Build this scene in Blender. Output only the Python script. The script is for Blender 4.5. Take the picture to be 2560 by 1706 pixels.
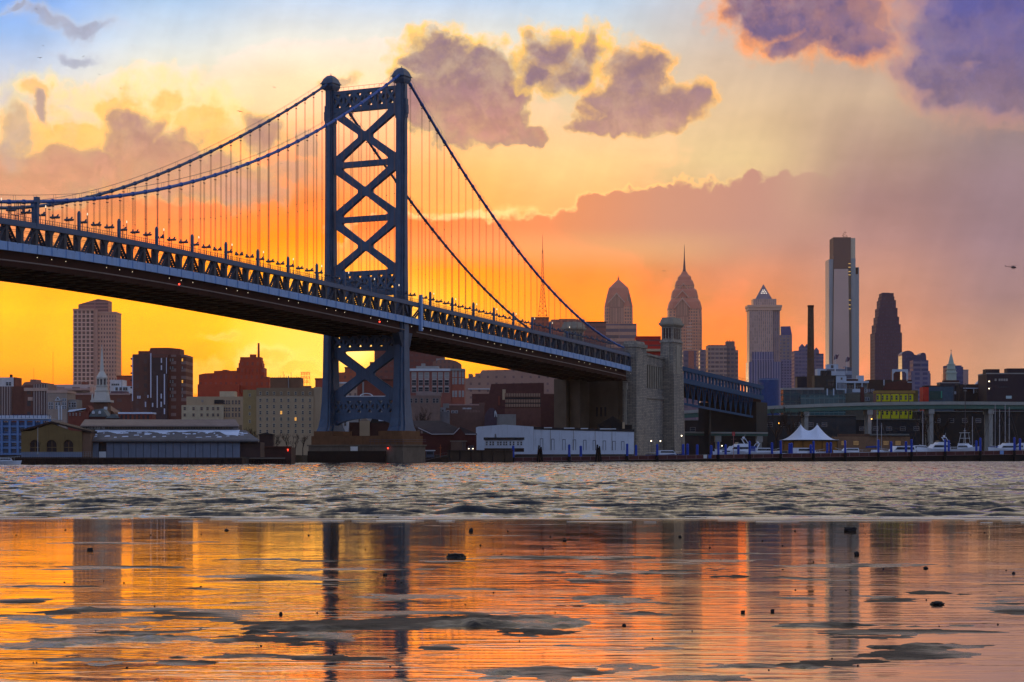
import bpy, bmesh, math, random
import numpy as np
from mathutils import Vector, Matrix, noise as mnoise

for _o in list(bpy.data.objects):
    bpy.data.objects.remove(_o)
scene = bpy.context.scene
col = scene.collection
F = 6400.0          # focal length in pixels of a 2560 wide frame
CX, HY, CZ = 1280.0, 1140.0, 2.0   # principal column, horizon row, eye height

# ------------------------------------------------------------------ camera
cam_d = bpy.data.cameras.new('camera')
cam_d.sensor_fit = 'HORIZONTAL'
cam_d.sensor_width = 36.0
cam_d.lens = 36.0 * F / 2560.0
cam_d.shift_y = (HY - 853.0) / 2560.0
cam_d.clip_start = 0.5
cam_d.clip_end = 60000.0
cam = bpy.data.objects.new('camera', cam_d)
cam.location = (0, 0, CZ)
cam.rotation_euler = (math.radians(90), 0, 0)
col.objects.link(cam)
scene.camera = cam

# ------------------------------------------------------------------ colour management
scene.view_settings.view_transform = 'Standard'
scene.view_settings.look = 'None'
scene.view_settings.exposure = 0.0
scene.view_settings.gamma = 1.0
scene.cycles.max_bounces = 6
scene.cycles.diffuse_bounces = 2
scene.cycles.glossy_bounces = 3
scene.cycles.transmission_bounces = 3
scene.cycles.volume_bounces = 0
scene.cycles.sample_clamp_indirect = 3.0

def lin(c):
    out = []
    for v in c[:3]:
        v = v / 255.0
        out.append(v / 12.92 if v <= 0.04045 else ((v + 0.055) / 1.055) ** 2.4)
    return (out[0], out[1], out[2], 1.0)

# ------------------------------------------------------------------ node helper
class NT:
    def __init__(self, tree):
        self.t = tree
    def n(self, typ, **kw):
        nd = self.t.nodes.new(typ)
        for k, v in kw.items():
            setattr(nd, k, v)
        return nd
    def put(self, sock, v):
        if v is None:
            return
        if hasattr(v, 'links') and hasattr(v, 'is_output'):
            self.t.links.new(v, sock)
        else:
            try:
                sock.default_value = v
            except Exception:
                sock.default_value = tuple(v)[:3]
    def m(self, op, a, b=None, c=None, clamp=False):
        nd = self.n('ShaderNodeMath', operation=op, use_clamp=clamp)
        self.put(nd.inputs[0], a); self.put(nd.inputs[1], b); self.put(nd.inputs[2], c)
        return nd.outputs[0]
    def vm(self, op, a, b=None, c=None, s=None):
        nd = self.n('ShaderNodeVectorMath', operation=op)
        self.put(nd.inputs[0], a); self.put(nd.inputs[1], b); self.put(nd.inputs[2], c)
        if s is not None:
            self.put(nd.inputs['Scale'], s)
        return nd.outputs['Value'] if op in ('LENGTH', 'DISTANCE', 'DOT_PRODUCT') else nd.outputs['Vector']
    def sep(self, v):
        nd = self.n('ShaderNodeSeparateXYZ'); self.put(nd.inputs[0], v)
        return nd.outputs[0], nd.outputs[1], nd.outputs[2]
    def comb(self, x=0.0, y=0.0, z=0.0):
        nd = self.n('ShaderNodeCombineXYZ')
        self.put(nd.inputs[0], x); self.put(nd.inputs[1], y); self.put(nd.inputs[2], z)
        return nd.outputs[0]
    def mix(self, f, a, b, blend='MIX'):
        nd = self.n('ShaderNodeMix', data_type='RGBA', blend_type=blend, clamp_factor=True)
        self.put(nd.inputs[0], f); self.put(nd.inputs[6], a); self.put(nd.inputs[7], b)
        return nd.outputs[2]
    def mapr(self, v, a, b, c=0.0, d=1.0, smooth=True):
        nd = self.n('ShaderNodeMapRange', interpolation_type='SMOOTHSTEP' if smooth else 'LINEAR', clamp=True)
        self.put(nd.inputs[0], v); self.put(nd.inputs[1], a); self.put(nd.inputs[2], b)
        self.put(nd.inputs[3], c); self.put(nd.inputs[4], d)
        return nd.outputs[0]
    def noise(self, vec, scale, detail=4.0, rough=0.55, color=False, dims='3D', dist=0.0):
        nd = self.n('ShaderNodeTexNoise', noise_dimensions=dims)
        self.put(nd.inputs['Vector'], vec)
        nd.inputs['Scale'].default_value = scale
        nd.inputs['Detail'].default_value = detail
        nd.inputs['Roughness'].default_value = rough
        nd.inputs['Distortion'].default_value = dist
        return nd.outputs['Color'] if color else nd.outputs[0]
    def ramp(self, f, stops):
        nd = self.n('ShaderNodeValToRGB')
        self.put(nd.inputs[0], f)
        cr = nd.color_ramp
        cr.interpolation = 'EASE'
        cr.interpolation = 'LINEAR'
        stops = sorted(stops, key=lambda s: s[0])
        cr.elements[0].position = stops[0][0]; cr.elements[0].color = stops[0][1]
        cr.elements[1].position = stops[-1][0]; cr.elements[1].color = stops[-1][1]
        for p, c in stops[1:-1]:
            e = cr.elements.new(p); e.color = c
        return nd.outputs[0]

# ------------------------------------------------------------------ sky: a dusk sky by direction, clouds as noise-broken masses
SUN_AZ, SUN_EL = math.atan((860 - CX) / F), math.radians(1.0)

def az_el(px, py):
    az = math.atan((px - CX) / F)
    return az, math.atan((HY - py) / F * math.cos(az))

def build_world():
    w = bpy.data.worlds.new('World')
    scene.world = w
    w.use_nodes = True
    t = w.node_tree
    t.nodes.clear()
    g = NT(t)
    out = g.n('ShaderNodeOutputWorld')
    bg = g.n('ShaderNodeBackground')
    tc = g.n('ShaderNodeTexCoord')
    x, y, z = g.sep(tc.outputs['Generated'])
    az = g.m('ARCTAN2', x, y)
    el = g.m('ARCSINE', z)
    K = 64.0                         # sky unit: 1/64 rad, 100 px of the frame
    P0 = g.comb(g.m('MULTIPLY', az, K), g.m('MULTIPLY', el, -K), 0.0)
    def uv(px, py):
        a, e = az_el(px, py)
        return a * K, -e * K
    # base colours: columns of direction, rows of elevation
    COLS = {
        20: [(-150, (96, 140, 220)), (0, (125, 168, 236)), (100, (158, 190, 236)), (200, (200, 206, 218)), (310, (226, 205, 190)), (420, (218, 160, 132)), (520, (230, 150, 114)), (630, (240, 160, 96)), (700, (253, 192, 76)), (780, (255, 205, 56)), (900, (255, 186, 44)), (960, (246, 160, 60)), (1060, (226, 140, 76))],
        430: [(-150, (120, 160, 220)), (0, (168, 198, 232)), (110, (218, 226, 230)), (210, (246, 234, 202)), (310, (250, 224, 168)), (410, (234, 168, 128)), (510, (240, 150, 102)), (610, (248, 158, 86)), (690, (254, 184, 62)), (770, (255, 207, 50)), (850, (255, 196, 40)), (960, (248, 156, 46)), (1060, (232, 138, 56))],
        740: [(-150, (150, 180, 222)), (0, (196, 213, 235)), (100, (232, 229, 218)), (200, (250, 230, 188)), (300, (248, 214, 162)), (400, (240, 170, 124)), (500, (246, 150, 88)), (600, (253, 160, 62)), (690, (255, 194, 54)), (800, (255, 228, 84)), (900, (255, 236, 100)), (990, (250, 186, 56))],
        1100: [(-150, (150, 178, 218)), (0, (192, 211, 235)), (100, (236, 230, 214)), (200, (248, 225, 184)), (330, (250, 206, 150)), (430, (252, 196, 122)), (520, (254, 190, 108)), (600, (252, 156, 72)), (650, (254, 156, 60)), (740, (255, 192, 62)), (800, (255, 208, 74)), (900, (255, 196, 58)), (1000, (250, 170, 60))],
        1460: [(-150, (140, 165, 205)), (0, (186, 206, 228)), (100, (214, 214, 206)), (240, (226, 202, 168)), (400, (246, 206, 146)), (490, (250, 196, 130)), (560, (250, 184, 120)), (640, (250, 156, 92)), (720, (253, 156, 76)), (830, (255, 166, 66)), (960, (250, 158, 68)), (1060, (236, 146, 80))],
        1830: [(-150, (150, 152, 180)), (0, (196, 194, 198)), (150, (206, 184, 164)), (300, (220, 190, 152)), (400, (230, 200, 152)), (500, (222, 184, 142)), (620, (210, 148, 122)), (700, (226, 146, 110)), (800, (246, 150, 90)), (900, (250, 150, 80)), (1060, (236, 140, 86))],
        2180: [(-150, (120, 116, 156)), (0, (150, 132, 152)), (130, (182, 160, 150)), (250, (196, 170, 146)), (400, (172, 142, 130)), (500, (166, 131, 128)), (600, (176, 135, 130)), (700, (196, 143, 125)), (800, (216, 150, 124)), (900, (236, 156, 116)), (1060, (226, 150, 116))],
        2530: [(-150, (70, 92, 160)), (0, (84, 102, 164)), (150, (98, 97, 140)), (250, (116, 104, 126)), (330, (146, 128, 130)), (450, (150, 126, 134)), (600, (149, 123, 132)), (750, (161, 129, 130)), (850, (186, 143, 126)), (960, (206, 156, 126)), (1060, (200, 150, 124))],
    }
    EL0, EL1 = -0.02, 0.24
    tt = g.mapr(el, EL0, EL1, smooth=False)
    base = None
    prev = None
    for px in sorted(COLS):
        stops = []
        for py, c in COLS[px]:
            e = math.atan((HY - py) / F)
            stops.append(((e - EL0) / (EL1 - EL0), lin(c)))
        c = g.ramp(tt, stops)
        if base is None:
            base = c
        else:
            a0, a1 = az_el(prev, 500)[0], az_el(px, 500)[0]
            base = g.mix(g.mapr(az, a0, a1), base, c)
        prev = px
    # higher than the frame and behind the viewer: dusk sky
    sky = g.n('ShaderNodeTexSky', sky_type='NISHITA')
    sky.sun_disc = False
    sky.sun_elevation = SUN_EL
    sky.sun_rotation = SUN_AZ
    sky.altitude = 0.0
    nish = g.vm('SCALE', sky.outputs[0], s=0.10)
    upper = g.ramp(g.mapr(el, 0.0, 1.57, smooth=False), [
        (0.0, lin((190, 170, 166))), (0.11, lin((242, 230, 206))), (0.22, lin((240, 224, 196))), (0.42, lin((200, 186, 172))), (0.55, lin((140, 150, 176))),
        (0.7, lin((124, 140, 180))), (1.0, lin((112, 130, 174)))])
    hi = g.noise(g.vm('MULTIPLY', tc.outputs['Generated'], (1.0, 1.0, 2.4)), 4.0, 5.0, 0.6)
    upper = g.mix(g.mapr(hi, 0.42, 0.70, 0.0, 0.38), upper, lin((128, 126, 146)))
    upper = g.mix(g.m('MULTIPLY', g.mapr(hi, 0.52, 0.30, 0.0, 0.6), g.mapr(el, 0.7, 0.2)), upper, lin((246, 226, 190)))
    back = g.ramp(g.mapr(el, 0.0, 1.57, smooth=False), [
        (0.0, lin((138, 154, 196))), (0.12, lin((156, 178, 228))), (0.4, lin((144, 166, 220))), (1.0, lin((126, 144, 188)))])
    ca = g.m('COSINE', az)
    upper = g.mix(g.mapr(ca, 0.75, 0.05), upper, back)
    upper = g.mix(1.0, upper, nish, 'ADD')
    front = g.m('MULTIPLY', g.mapr(el, 0.31, 0.18), g.mapr(g.m('ABSOLUTE', az), 0.75, 0.24))

    # ---- clouds
    P = P0
    wn = g.noise(P, 0.6, 5.0, 0.55, color=True, dims='2D')
    w1 = g.vm('MULTIPLY_ADD', wn, (1.5, 1.2, 0.0), (-0.75, -0.6, 0.0))
    Pw = g.vm('ADD', P, w1)
    vo = g.n('ShaderNodeTexVoronoi', feature='F1', voronoi_dimensions='2D')
    g.put(vo.inputs['Vector'], Pw)
    vo.inputs['Scale'].default_value = 2.1
    bil = g.m('MULTIPLY_ADD', vo.outputs['Distance'], 0.42, -0.27)      # cauliflower lobes
    fine = g.noise(P, 3.0, 5.0, 0.6, dims='2D')
    fine = g.m('MULTIPLY_ADD', fine, 0.36, -0.18)
    rag = g.m('ADD', bil, fine)
    lump = g.noise(Pw, 1.1, 5.0, 0.6, dims='2D')
    lump2 = g.noise(g.vm('ADD', Pw, (-0.08, 0.26, 0.0)), 1.1, 5.0, 0.6, dims='2D')
    relief = g.mapr(g.m('SUBTRACT', lump, lump2), -0.11, 0.11, 0.93, 1.08, smooth=False)
    patchy = g.mapr(g.noise(g.vm('ADD', P, (7.3, 2.1, 0.0)), 0.85, 5.0, 0.6, dims='2D'), 0.42, 0.72, 0.0, 0.6)
    wisp = g.mapr(g.noise(P, 1.3, 5.0, 0.65, dims='2D'), 0.28, 0.62, 0.35, 1.0)

    def field(ells, k=0.28):
        s = None
        for px, py, rx, ry in ells:
            cu, cv = uv(px, py)
            ru, rv = rx / 100.0, ry / 100.0
            q = g.vm('MULTIPLY_ADD', Pw, (1 / ru, 1 / rv, 0.0), (-cu / ru, -cv / rv, 0.0))
            l = g.vm('LENGTH', q)
            s = l if s is None else g.m('SMOOTH_MIN', s, l, k)
        return s
    U, V, _ = g.sep(P0)

    def cloud(c, ells, body, rim, edge=0.10, rag_amp=1.0, rim_w=0.16, rim_dir=(0.0, -1.0), dir_k=0.25, body_soft=0.22, alpha=1.0, body2=None, rim_alpha=1.0):
        s = field(ells)
        sr = g.m('MULTIPLY_ADD', rag, rag_amp, s)
        outer = g.mapr(sr, 1.03 + edge * 1.8, 0.97 - edge * 1.8)
        cxs = sum(e[0] for e in ells) / len(ells); cys = sum(e[1] for e in ells) / len(ells)
        cu, cv = uv(cxs, cys)
        ext = max(max(abs(e[0] - cxs) + e[2] for e in ells), 1) / 100.0
        exty = max(max(abs(e[1] - cys) + e[3] for e in ells), 1) / 100.0
        d = g.m('ADD', g.m('MULTIPLY', g.m('SUBTRACT', U, cu), rim_dir[0] / ext * dir_k),
                g.m('MULTIPLY', g.m('SUBTRACT', V, cv), rim_dir[1] / exty * dir_k))
        inner = g.mapr(g.m('ADD', g.m('ADD', sr, d), rim_w), 1.0 + body_soft * 1.3, 1.0 - body_soft * 1.5)
        bcol = lin(body)
        if body2 is not None:
            bcol = g.mix(g.mapr(V, cv - exty * 0.7, cv + exty * 0.8), lin(body), lin(body2))
        bcol = g.vm('SCALE', bcol, s=relief)
        mid = tuple(body[i] * .66 + rim[i] * .34 for i in range(3))
        bcol = g.mix(patchy, bcol, lin(mid))
        bcol = g.mix(g.mapr(g.m('ADD', sr, d), 0.45, 1.0, 0.0, 0.85), bcol, lin(mid))
        c = g.mix(g.m('MULTIPLY', g.m('MULTIPLY', outer, wisp), rim_alpha * alpha), c, lin(rim))
        return g.mix(g.m('MULTIPLY', g.m('MULTIPLY', inner, outer), g.m('MULTIPLY', g.m('MULTIPLY_ADD', wisp, 0.35, 0.65), alpha)), c, bcol)

    # thin uneven veil over the whole evening sky, streaked down on the right
    veil = g.noise(g.vm('MULTIPLY', P, (0.42, 0.9, 1.0)), 0.8, 6.0, 0.62, dims='2D')
    streak = g.noise(g.vm('MULTIPLY', g.comb(g.m('MULTIPLY_ADD', V, 0.35, U), V, 0.0), (0.9, 0.10, 1.0)), 1.0, 4.0, 0.55, dims='2D')
    vs = g.m('MULTIPLY', g.mapr(veil, 0.3, 0.7, 0.93, 1.07, smooth=False), g.mapr(streak, 0.3, 0.7, 0.95, 1.05, smooth=False))
    c = g.vm('SCALE', base, s=vs)
    # long low bank over the city, soft
    bank = g.ramp(g.mapr(U, uv(1000, 600)[0], uv(2200, 600)[0], smooth=False), [
        (0.0, lin((248, 150, 84))), (0.30, lin((238, 152, 106))), (0.55, lin((208, 150, 126))), (0.8, lin((190, 144, 132))), (1.0, lin((172, 136, 132)))])
    bs = field([(1120, 640, 300, 118), (1400, 625, 150, 98), (1500, 590, 120, 104), (1610, 610, 150, 138), (1705, 580, 100, 110), (1850, 590, 150, 150), (1960, 590, 150, 150), (2120, 600, 170, 170)])
    bsr = g.m('MULTIPLY_ADD', rag, 0.55, bs)
    fade = g.mapr(V, uv(1280, 690)[1], uv(1280, 560)[1])
    fade = g.m('MULTIPLY', fade, g.mapr(U, uv(2180, 500)[0], uv(1880, 500)[0]))
    c = g.mix(g.m('MULTIPLY', g.mapr(bsr, 1.05, 0.97, 0.0, 0.85), g.m('MULTIPLY', fade, g.mapr(U, uv(1950, 500)[0], uv(1650, 500)[0]))), c, lin((254, 212, 140)))
    c = g.mix(g.m('MULTIPLY', g.mapr(bsr, 1.0, 0.88), fade), c, bank)
    c = cloud(c, [(1150, 523, 120, 9)], (255, 232, 160), (255, 220, 140), edge=0.5, rag_amp=1.6, alpha=0.75)
    # left bank: gold crests behind, mauve mass in front
    c = cloud(c, [(300, 262, 90, 50), (400, 255, 110, 62), (500, 300, 95, 56), (560, 350, 80, 48), (90, 240, 75, 42), (210, 330, 140, 52), (60, 330, 90, 60)],
              (252, 196, 116), (255, 232, 158), edge=0.35, rag_amp=1.6, rim_w=0.3, dir_k=0.4, alpha=0.82)
    c = cloud(c, [(40, 440, 190, 72), (180, 420, 150, 56), (330, 352, 92, 82), (420, 405, 130, 82), (540, 440, 120, 56), (95, 262, 34, 26), (660, 335, 60, 40), (300, 300, 44, 50)],
              (164, 126, 130), (255, 208, 130), edge=0.12, rag_amp=1.0, rim_w=0.10, dir_k=0.22, body_soft=0.2, alpha=0.88, body2=(214, 152, 128))
    c = cloud(c, [(730, 430, 70, 34), (620, 470, 90, 40), (770, 360, 60, 44)], (196, 146, 140), (250, 190, 130), edge=0.4, rag_amp=1.2, alpha=0.5)
    # the tall cloud behind the tower, its neighbour with a bright halo, the peaked one
    c = cloud(c, [(1020, 240, 54, 70), (1085, 150, 92, 86), (1180, 190, 114, 80), (1258, 240, 84, 76), (1130, 265, 130, 92), (1225, 310, 110, 56), (1310, 335, 64, 24)],
              (136, 112, 130), (255, 214, 132), edge=0.09, rag_amp=1.0, rim_w=0.10, rim_dir=(-0.35, -0.9), dir_k=0.26, body_soft=0.16, body2=(204, 150, 132))
    c = cloud(c, [(1385, 125, 84, 62), (1480, 128, 72, 72), (1440, 182, 104, 56), (1350, 185, 60, 40)],
              (146, 120, 132), (255, 208, 120), edge=0.12, rag_amp=1.1, rim_w=0.42, rim_dir=(0.5, -0.6), dir_k=0.3, body_soft=0.3)
    c = cloud(c, [(1602, 205, 72, 86), (1570, 265, 106, 62), (1690, 268, 92, 52), (1510, 315, 78, 26), (1742, 250, 48, 44)],
              (144, 118, 130), (255, 200, 122), edge=0.10, rag_amp=0.95, rim_w=0.10, rim_dir=(0.3, -0.8), dir_k=0.24, body_soft=0.18, body2=(190, 146, 136))
    # upper right masses, bluer
    c = cloud(c, [(1960, 30, 150, 80), (2090, 50, 140, 84), (1870, 10, 70, 44), (2140, 100, 92, 56), (1990, 105, 110, 48)],
              (112, 96, 130), (252, 168, 112), edge=0.2, rag_amp=1.0, rim_w=0.14, rim_dir=(-0.7, 0.75), dir_k=0.30, body_soft=0.24)
    c = cloud(c, [(2450, 90, 210, 130), (2330, 165, 120, 84), (2540, 210, 190, 96), (2460, -30, 200, 90), (2400, 230, 130, 50)],
              (66, 82, 152), (222, 164, 134), edge=0.26, rag_amp=0.55, rim_w=0.06, rim_dir=(-0.9, -0.4), dir_k=0.14, body_soft=0.3, alpha=0.93, body2=(116, 102, 124))
    # small grey scraps, upper left
    c = cloud(c, [(130, 52, 60, 14), (215, 72, 70, 20), (190, 148, 52, 14), (60, 40, 40, 8)], (152, 156, 178), (196, 200, 212), edge=0.45, rag_amp=1.3, alpha=0.72)
    c = cloud(c, [(100, 262, 36, 26), (30, 330, 40, 60)], (168, 150, 152), (226, 196, 168), edge=0.5, rag_amp=1.3, alpha=0.5)
    c = cloud(c, [(850, 203, 42, 17)], (206, 164, 140), (255, 210, 130), edge=0.35, rag_amp=1.0, alpha=0.8)
    # gold puffs low beneath the deck
    c = cloud(c, [(690, 885, 60, 26), (740, 925, 70, 22), (660, 905, 50, 20), (790, 945, 60, 14)], (252, 178, 52), (255, 248, 150), edge=0.25, rag_amp=1.3, rim_w=0.2, dir_k=0.4, body_soft=0.3, alpha=0.85)
    c = cloud(c, [(545, 842, 50, 9), (575, 838, 26, 14), (480, 925, 60, 16), (520, 950, 70, 14)], (255, 200, 80), (255, 240, 130), edge=0.5, rag_amp=1.3, alpha=0.6)
    # glow round the hidden sun
    du, dv = uv(880, 868)
    r = g.vm('LENGTH', g.vm('MULTIPLY_ADD', P, (0.8, 1.0, 0.0), (-du * 0.8, -dv, 0.0)))
    c = g.mix(g.mapr(r, 3.1, 0.2, 0.0, 0.9), c, (1.15, 0.88, 0.17, 1.0))
    c = g.mix(g.mapr(r, 0.62, 0.1, 0.0, 0.9), c, (1.7, 1.35, 0.42, 1.0))
    hs = g.n('ShaderNodeHueSaturation'); hs.inputs['Saturation'].default_value = 1.06
    g.put(hs.inputs['Color'], c); c = hs.outputs[0]
    cr_, cg_, cb_ = g.sep(c)
    cr_ = g.m('MULTIPLY_ADD', g.mapr(cr_, 0.80, 1.0), 0.65, cr_)      # the glow outshines what a picture can hold
    c = g.comb(cr_, cg_, cb_)
    t.links.new(c, bg.inputs[0])
    bg2 = g.n('ShaderNodeBackground')
    t.links.new(upper, bg2.inputs[0])
    bg.inputs[1].default_value = SKY_STRENGTH * 1.14
    bg2.inputs[1].default_value = SKY_STRENGTH * 0.88
    ms = g.n('ShaderNodeMixShader')
    t.links.new(front, ms.inputs[0])
    t.links.new(bg2.outputs[0], ms.inputs[1])
    t.links.new(bg.outputs[0], ms.inputs[2])
    t.links.new(ms.outputs[0], out.inputs[0])
    try:
        w.cycles.sampling_method = 'MANUAL'
        w.cycles.sample_map_resolution = 1024
    except Exception:
        pass

SKY_STRENGTH = 1.0
build_world()

# ------------------------------------------------------------------ sun: low, behind the bridge
sd = bpy.data.lights.new('sun', 'SUN')
sd.energy = 0.15
sd.angle = math.radians(0.6)
sd.color = (1.0, 0.60, 0.26)
sun = bpy.data.objects.new('sun', sd)
sun.location = (-200, 3000, 400)
_d = Vector((math.sin(SUN_AZ) * math.cos(SUN_EL), math.cos(SUN_AZ) * math.cos(SUN_EL), math.sin(SUN_EL)))
sun.rotation_euler = _d.to_track_quat('Z', 'Y').to_euler()
col.objects.link(sun)
# ------------------------------------------------------------------ object helpers
def W(px, py, Y):
    """A point of the place that the photograph shows at pixel (px, py), Y metres away."""
    return Vector(((px - CX) * Y / F, Y, CZ + (HY - py) * Y / F))

def SX(px, Y):
    return (px - CX) * Y / F

def SZ(py, Y):
    return CZ + (HY - py) * Y / F

class MB:
    """Collects boxes, prisms and tubes; build() links them as ONE mesh object."""
    def __init__(self, off=(0, 0, 0)):
        self.v = []; self.f = []; self.off = Vector(off)
    def add(self, verts, faces):
        b = len(self.v)
        self.v.extend([tuple(Vector(p) - self.off) for p in verts])
        self.f.extend([tuple(b + i for i in fc) for fc in faces])
        return self
    def box(self, x0, x1, y0, y1, z0, z1):
        return self.hexa([(x0, y0, z0), (x1, y0, z0), (x1, y1, z0), (x0, y1, z0)], [(x0, y0, z1), (x1, y0, z1), (x1, y1, z1), (x0, y1, z1)])
    def hexa(self, bot, top):
        n = len(bot)
        faces = [tuple(range(n - 1, -1, -1)), tuple(range(n, 2 * n))]
        for i in range(n):
            j = (i + 1) % n
            faces.append((i, j, n + j, n + i))
        return self.add(list(bot) + list(top), faces)
    def prism(self, pts, d0, d1, axis='y'):
        """Extrude the 2D outline pts (x,z for axis y; y,z for axis x; x,y for axis z) from d0 to d1."""
        if axis == 'y':
            a = [(p[0], d0, p[1]) for p in pts]; b = [(p[0], d1, p[1]) for p in pts]
        elif axis == 'x':
            a = [(d0, p[0], p[1]) for p in pts]; b = [(d1, p[0], p[1]) for p in pts]
        else:
            a = [(p[0], p[1], d0) for p in pts]; b = [(p[0], p[1], d1) for p in pts]
        return self.hexa(a, b)
    def tube(self, pts, r, n=6, r1=None, cap=True):
        pts = [Vector(p) for p in pts]
        m = len(pts)
        rings = []
        prev = None
        for i, p in enumerate(pts):
            d = (pts[min(i + 1, m - 1)] - pts[max(i - 1, 0)])
            if d.length < 1e-9:
                d = Vector((0, 0, 1))
            d.normalize()
            a = Vector((0, 0, 1)) if abs(d.z) < 0.95 else Vector((1, 0, 0))
            u = d.cross(a).normalized(); w = d.cross(u).normalized()
            rr = r[i] if isinstance(r, (list, tuple)) else (r if r1 is None else r + (r1 - r) * i / max(1, m - 1))
            rings.append([p + (u * math.cos(2 * math.pi * k / n) + w * math.sin(2 * math.pi * k / n)) * rr for k in range(n)])
        verts = [q for rg in rings for q in rg]
        faces = []
        for i in range(m - 1):
            for k in range(n):
                k2 = (k + 1) % n
                faces.append((i * n + k, i * n + k2, (i + 1) * n + k2, (i + 1) * n + k))
        if cap:
            faces.append(tuple(range(n - 1, -1, -1))); faces.append(tuple(range((m - 1) * n, m * n)))
        return self.add(verts, faces)
    def bar(self, a, b, wa, wb=None):
        """Square bar between two points."""
        a = Vector(a); b = Vector(b); wb = wa if wb is None else wb
        d = (b - a).normalized()
        up = Vector((0, 0, 1)) if abs(d.z) < 0.95 else Vector((1, 0, 0))
        u = d.cross(up).normalized() * wa / 2; w = d.cross(u).normalized() * wb / 2
        return self.hexa([a - u - w, a + u - w, a + u + w, a - u + w], [b - u - w, b + u - w, b + u + w, b - u + w])
    def lathe(self, prof, cx=0.0, cy=0.0, n=16, rot=0.0):
        """prof: list of (radius, z)."""
        verts = []; faces = []
        for r, z in prof:
            for k in range(n):
                a = 2 * math.pi * k / n + rot
                verts.append((cx + r * math.cos(a), cy + r * math.sin(a), z))
        m = len(prof)
        for i in range(m - 1):
            for k in range(n):
                k2 = (k + 1) % n
                faces.append((i * n + k, i * n + k2, (i + 1) * n + k2, (i + 1) * n + k))
        faces.append(tuple(range(n - 1, -1, -1))); faces.append(tuple(range((m - 1) * n, m * n)))
        return self.add(verts, faces)
    def build(self, name, mat, parent=None, smooth=False, link=True):
        me = bpy.data.meshes.new(name)
        me.from_pydata(self.v, [], self.f)
        me.update()
        bm = bmesh.new(); bm.from_mesh(me)
        bmesh.ops.recalc_face_normals(bm, faces=bm.faces)
        bm.to_mesh(me); bm.free()
        if smooth:
            me.polygons.foreach_set('use_smooth', [True] * len(me.polygons))
        if mat is not None:
            me.materials.append(mat)
        o = bpy.data.objects.new(name, me)
        col.objects.link(o)
        if parent is not None:
            o.parent = parent
        return o

def tag(o, label=None, cat=None, group=None, kind=None):
    if label: o['label'] = label
    if cat: o['category'] = cat
    if group: o['group'] = group
    if kind: o['kind'] = kind
    return o

def root(name, label, cat, loc=(0, 0, 0), group=None, rotz=0.0):
    o = bpy.data.objects.new(name, None)
    o.empty_display_size = 0.5
    o.location = loc; o.rotation_euler = (0, 0, rotz)
    col.objects.link(o)
    return tag(o, label, cat, group)

def copy_tree(o, loc=None, rotz=None, label=None, parent=None, scale=None):
    c = o.copy(); col.objects.link(c)
    if parent is not None: c.parent = parent
    if loc is not None: c.location = loc
    if rotz is not None: c.rotation_euler = (0, 0, rotz)
    if scale is not None: c.scale = scale
    if label: c['label'] = label
    for ch in list(o.children):
        copy_tree(ch, parent=c)
    return c

def curve_plate(name, outer, holes, thick, place, mat, parent, bevel=0.0):
    """A flat plate with holes: outlines in (u, v); place(u, v, d) gives the world point; d runs +-thick/2."""
    cu = bpy.data.curves.new('tmp_plate', 'CURVE')
    cu.dimensions = '2D'; cu.fill_mode = 'BOTH'; cu.extrude = thick / 2
    for pts in [outer] + holes:
        sp = cu.splines.new('POLY')
        sp.points.add(len(pts) - 1)
        for p, q in zip(sp.points, pts):
            p.co = (q[0], q[1], 0, 1)
        sp.use_cyclic_u = True
    ob = bpy.data.objects.new('tmp_plate', cu)
    me = bpy.data.meshes.new_from_object(ob)
    bpy.data.objects.remove(ob); bpy.data.curves.remove(cu)
    me.name = name
    for v in me.vertices:
        v.co = place(v.co.x, v.co.y, v.co.z)
    me.update()
    bm = bmesh.new(); bm.from_mesh(me)
    bmesh.ops.remove_doubles(bm, verts=bm.verts, dist=1e-4)
    bmesh.ops.recalc_face_normals(bm, faces=bm.faces)
    bm.to_mesh(me); bm.free()
    me.materials.clear(); me.materials.append(mat)
    o = bpy.data.objects.new(name, me); col.objects.link(o)
    if parent is not None: o.parent = parent
    return o

def rounded(pts, r, n=4):
    """Round the corners of a polygon."""
    out = []
    m = len(pts)
    for i in range(m):
        p0 = Vector(pts[i - 1]); p = Vector(pts[i]); p1 = Vector(pts[(i + 1) % m])
        a = (p0 - p); b = (p1 - p)
        la, lb = a.length, b.length
        a.normalize(); b.normalize()
        ang = a.angle(b)
        d = min(r / max(math.tan(ang / 2), 0.05), la * 0.42, lb * 0.42)
        s, e = p + a * d, p + b * d
        for k in range(n + 1):
            t = k / n
            out.append(tuple(s * (1 - t) ** 2 + p * 2 * t * (1 - t) + e * t * t))
    return out

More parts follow.
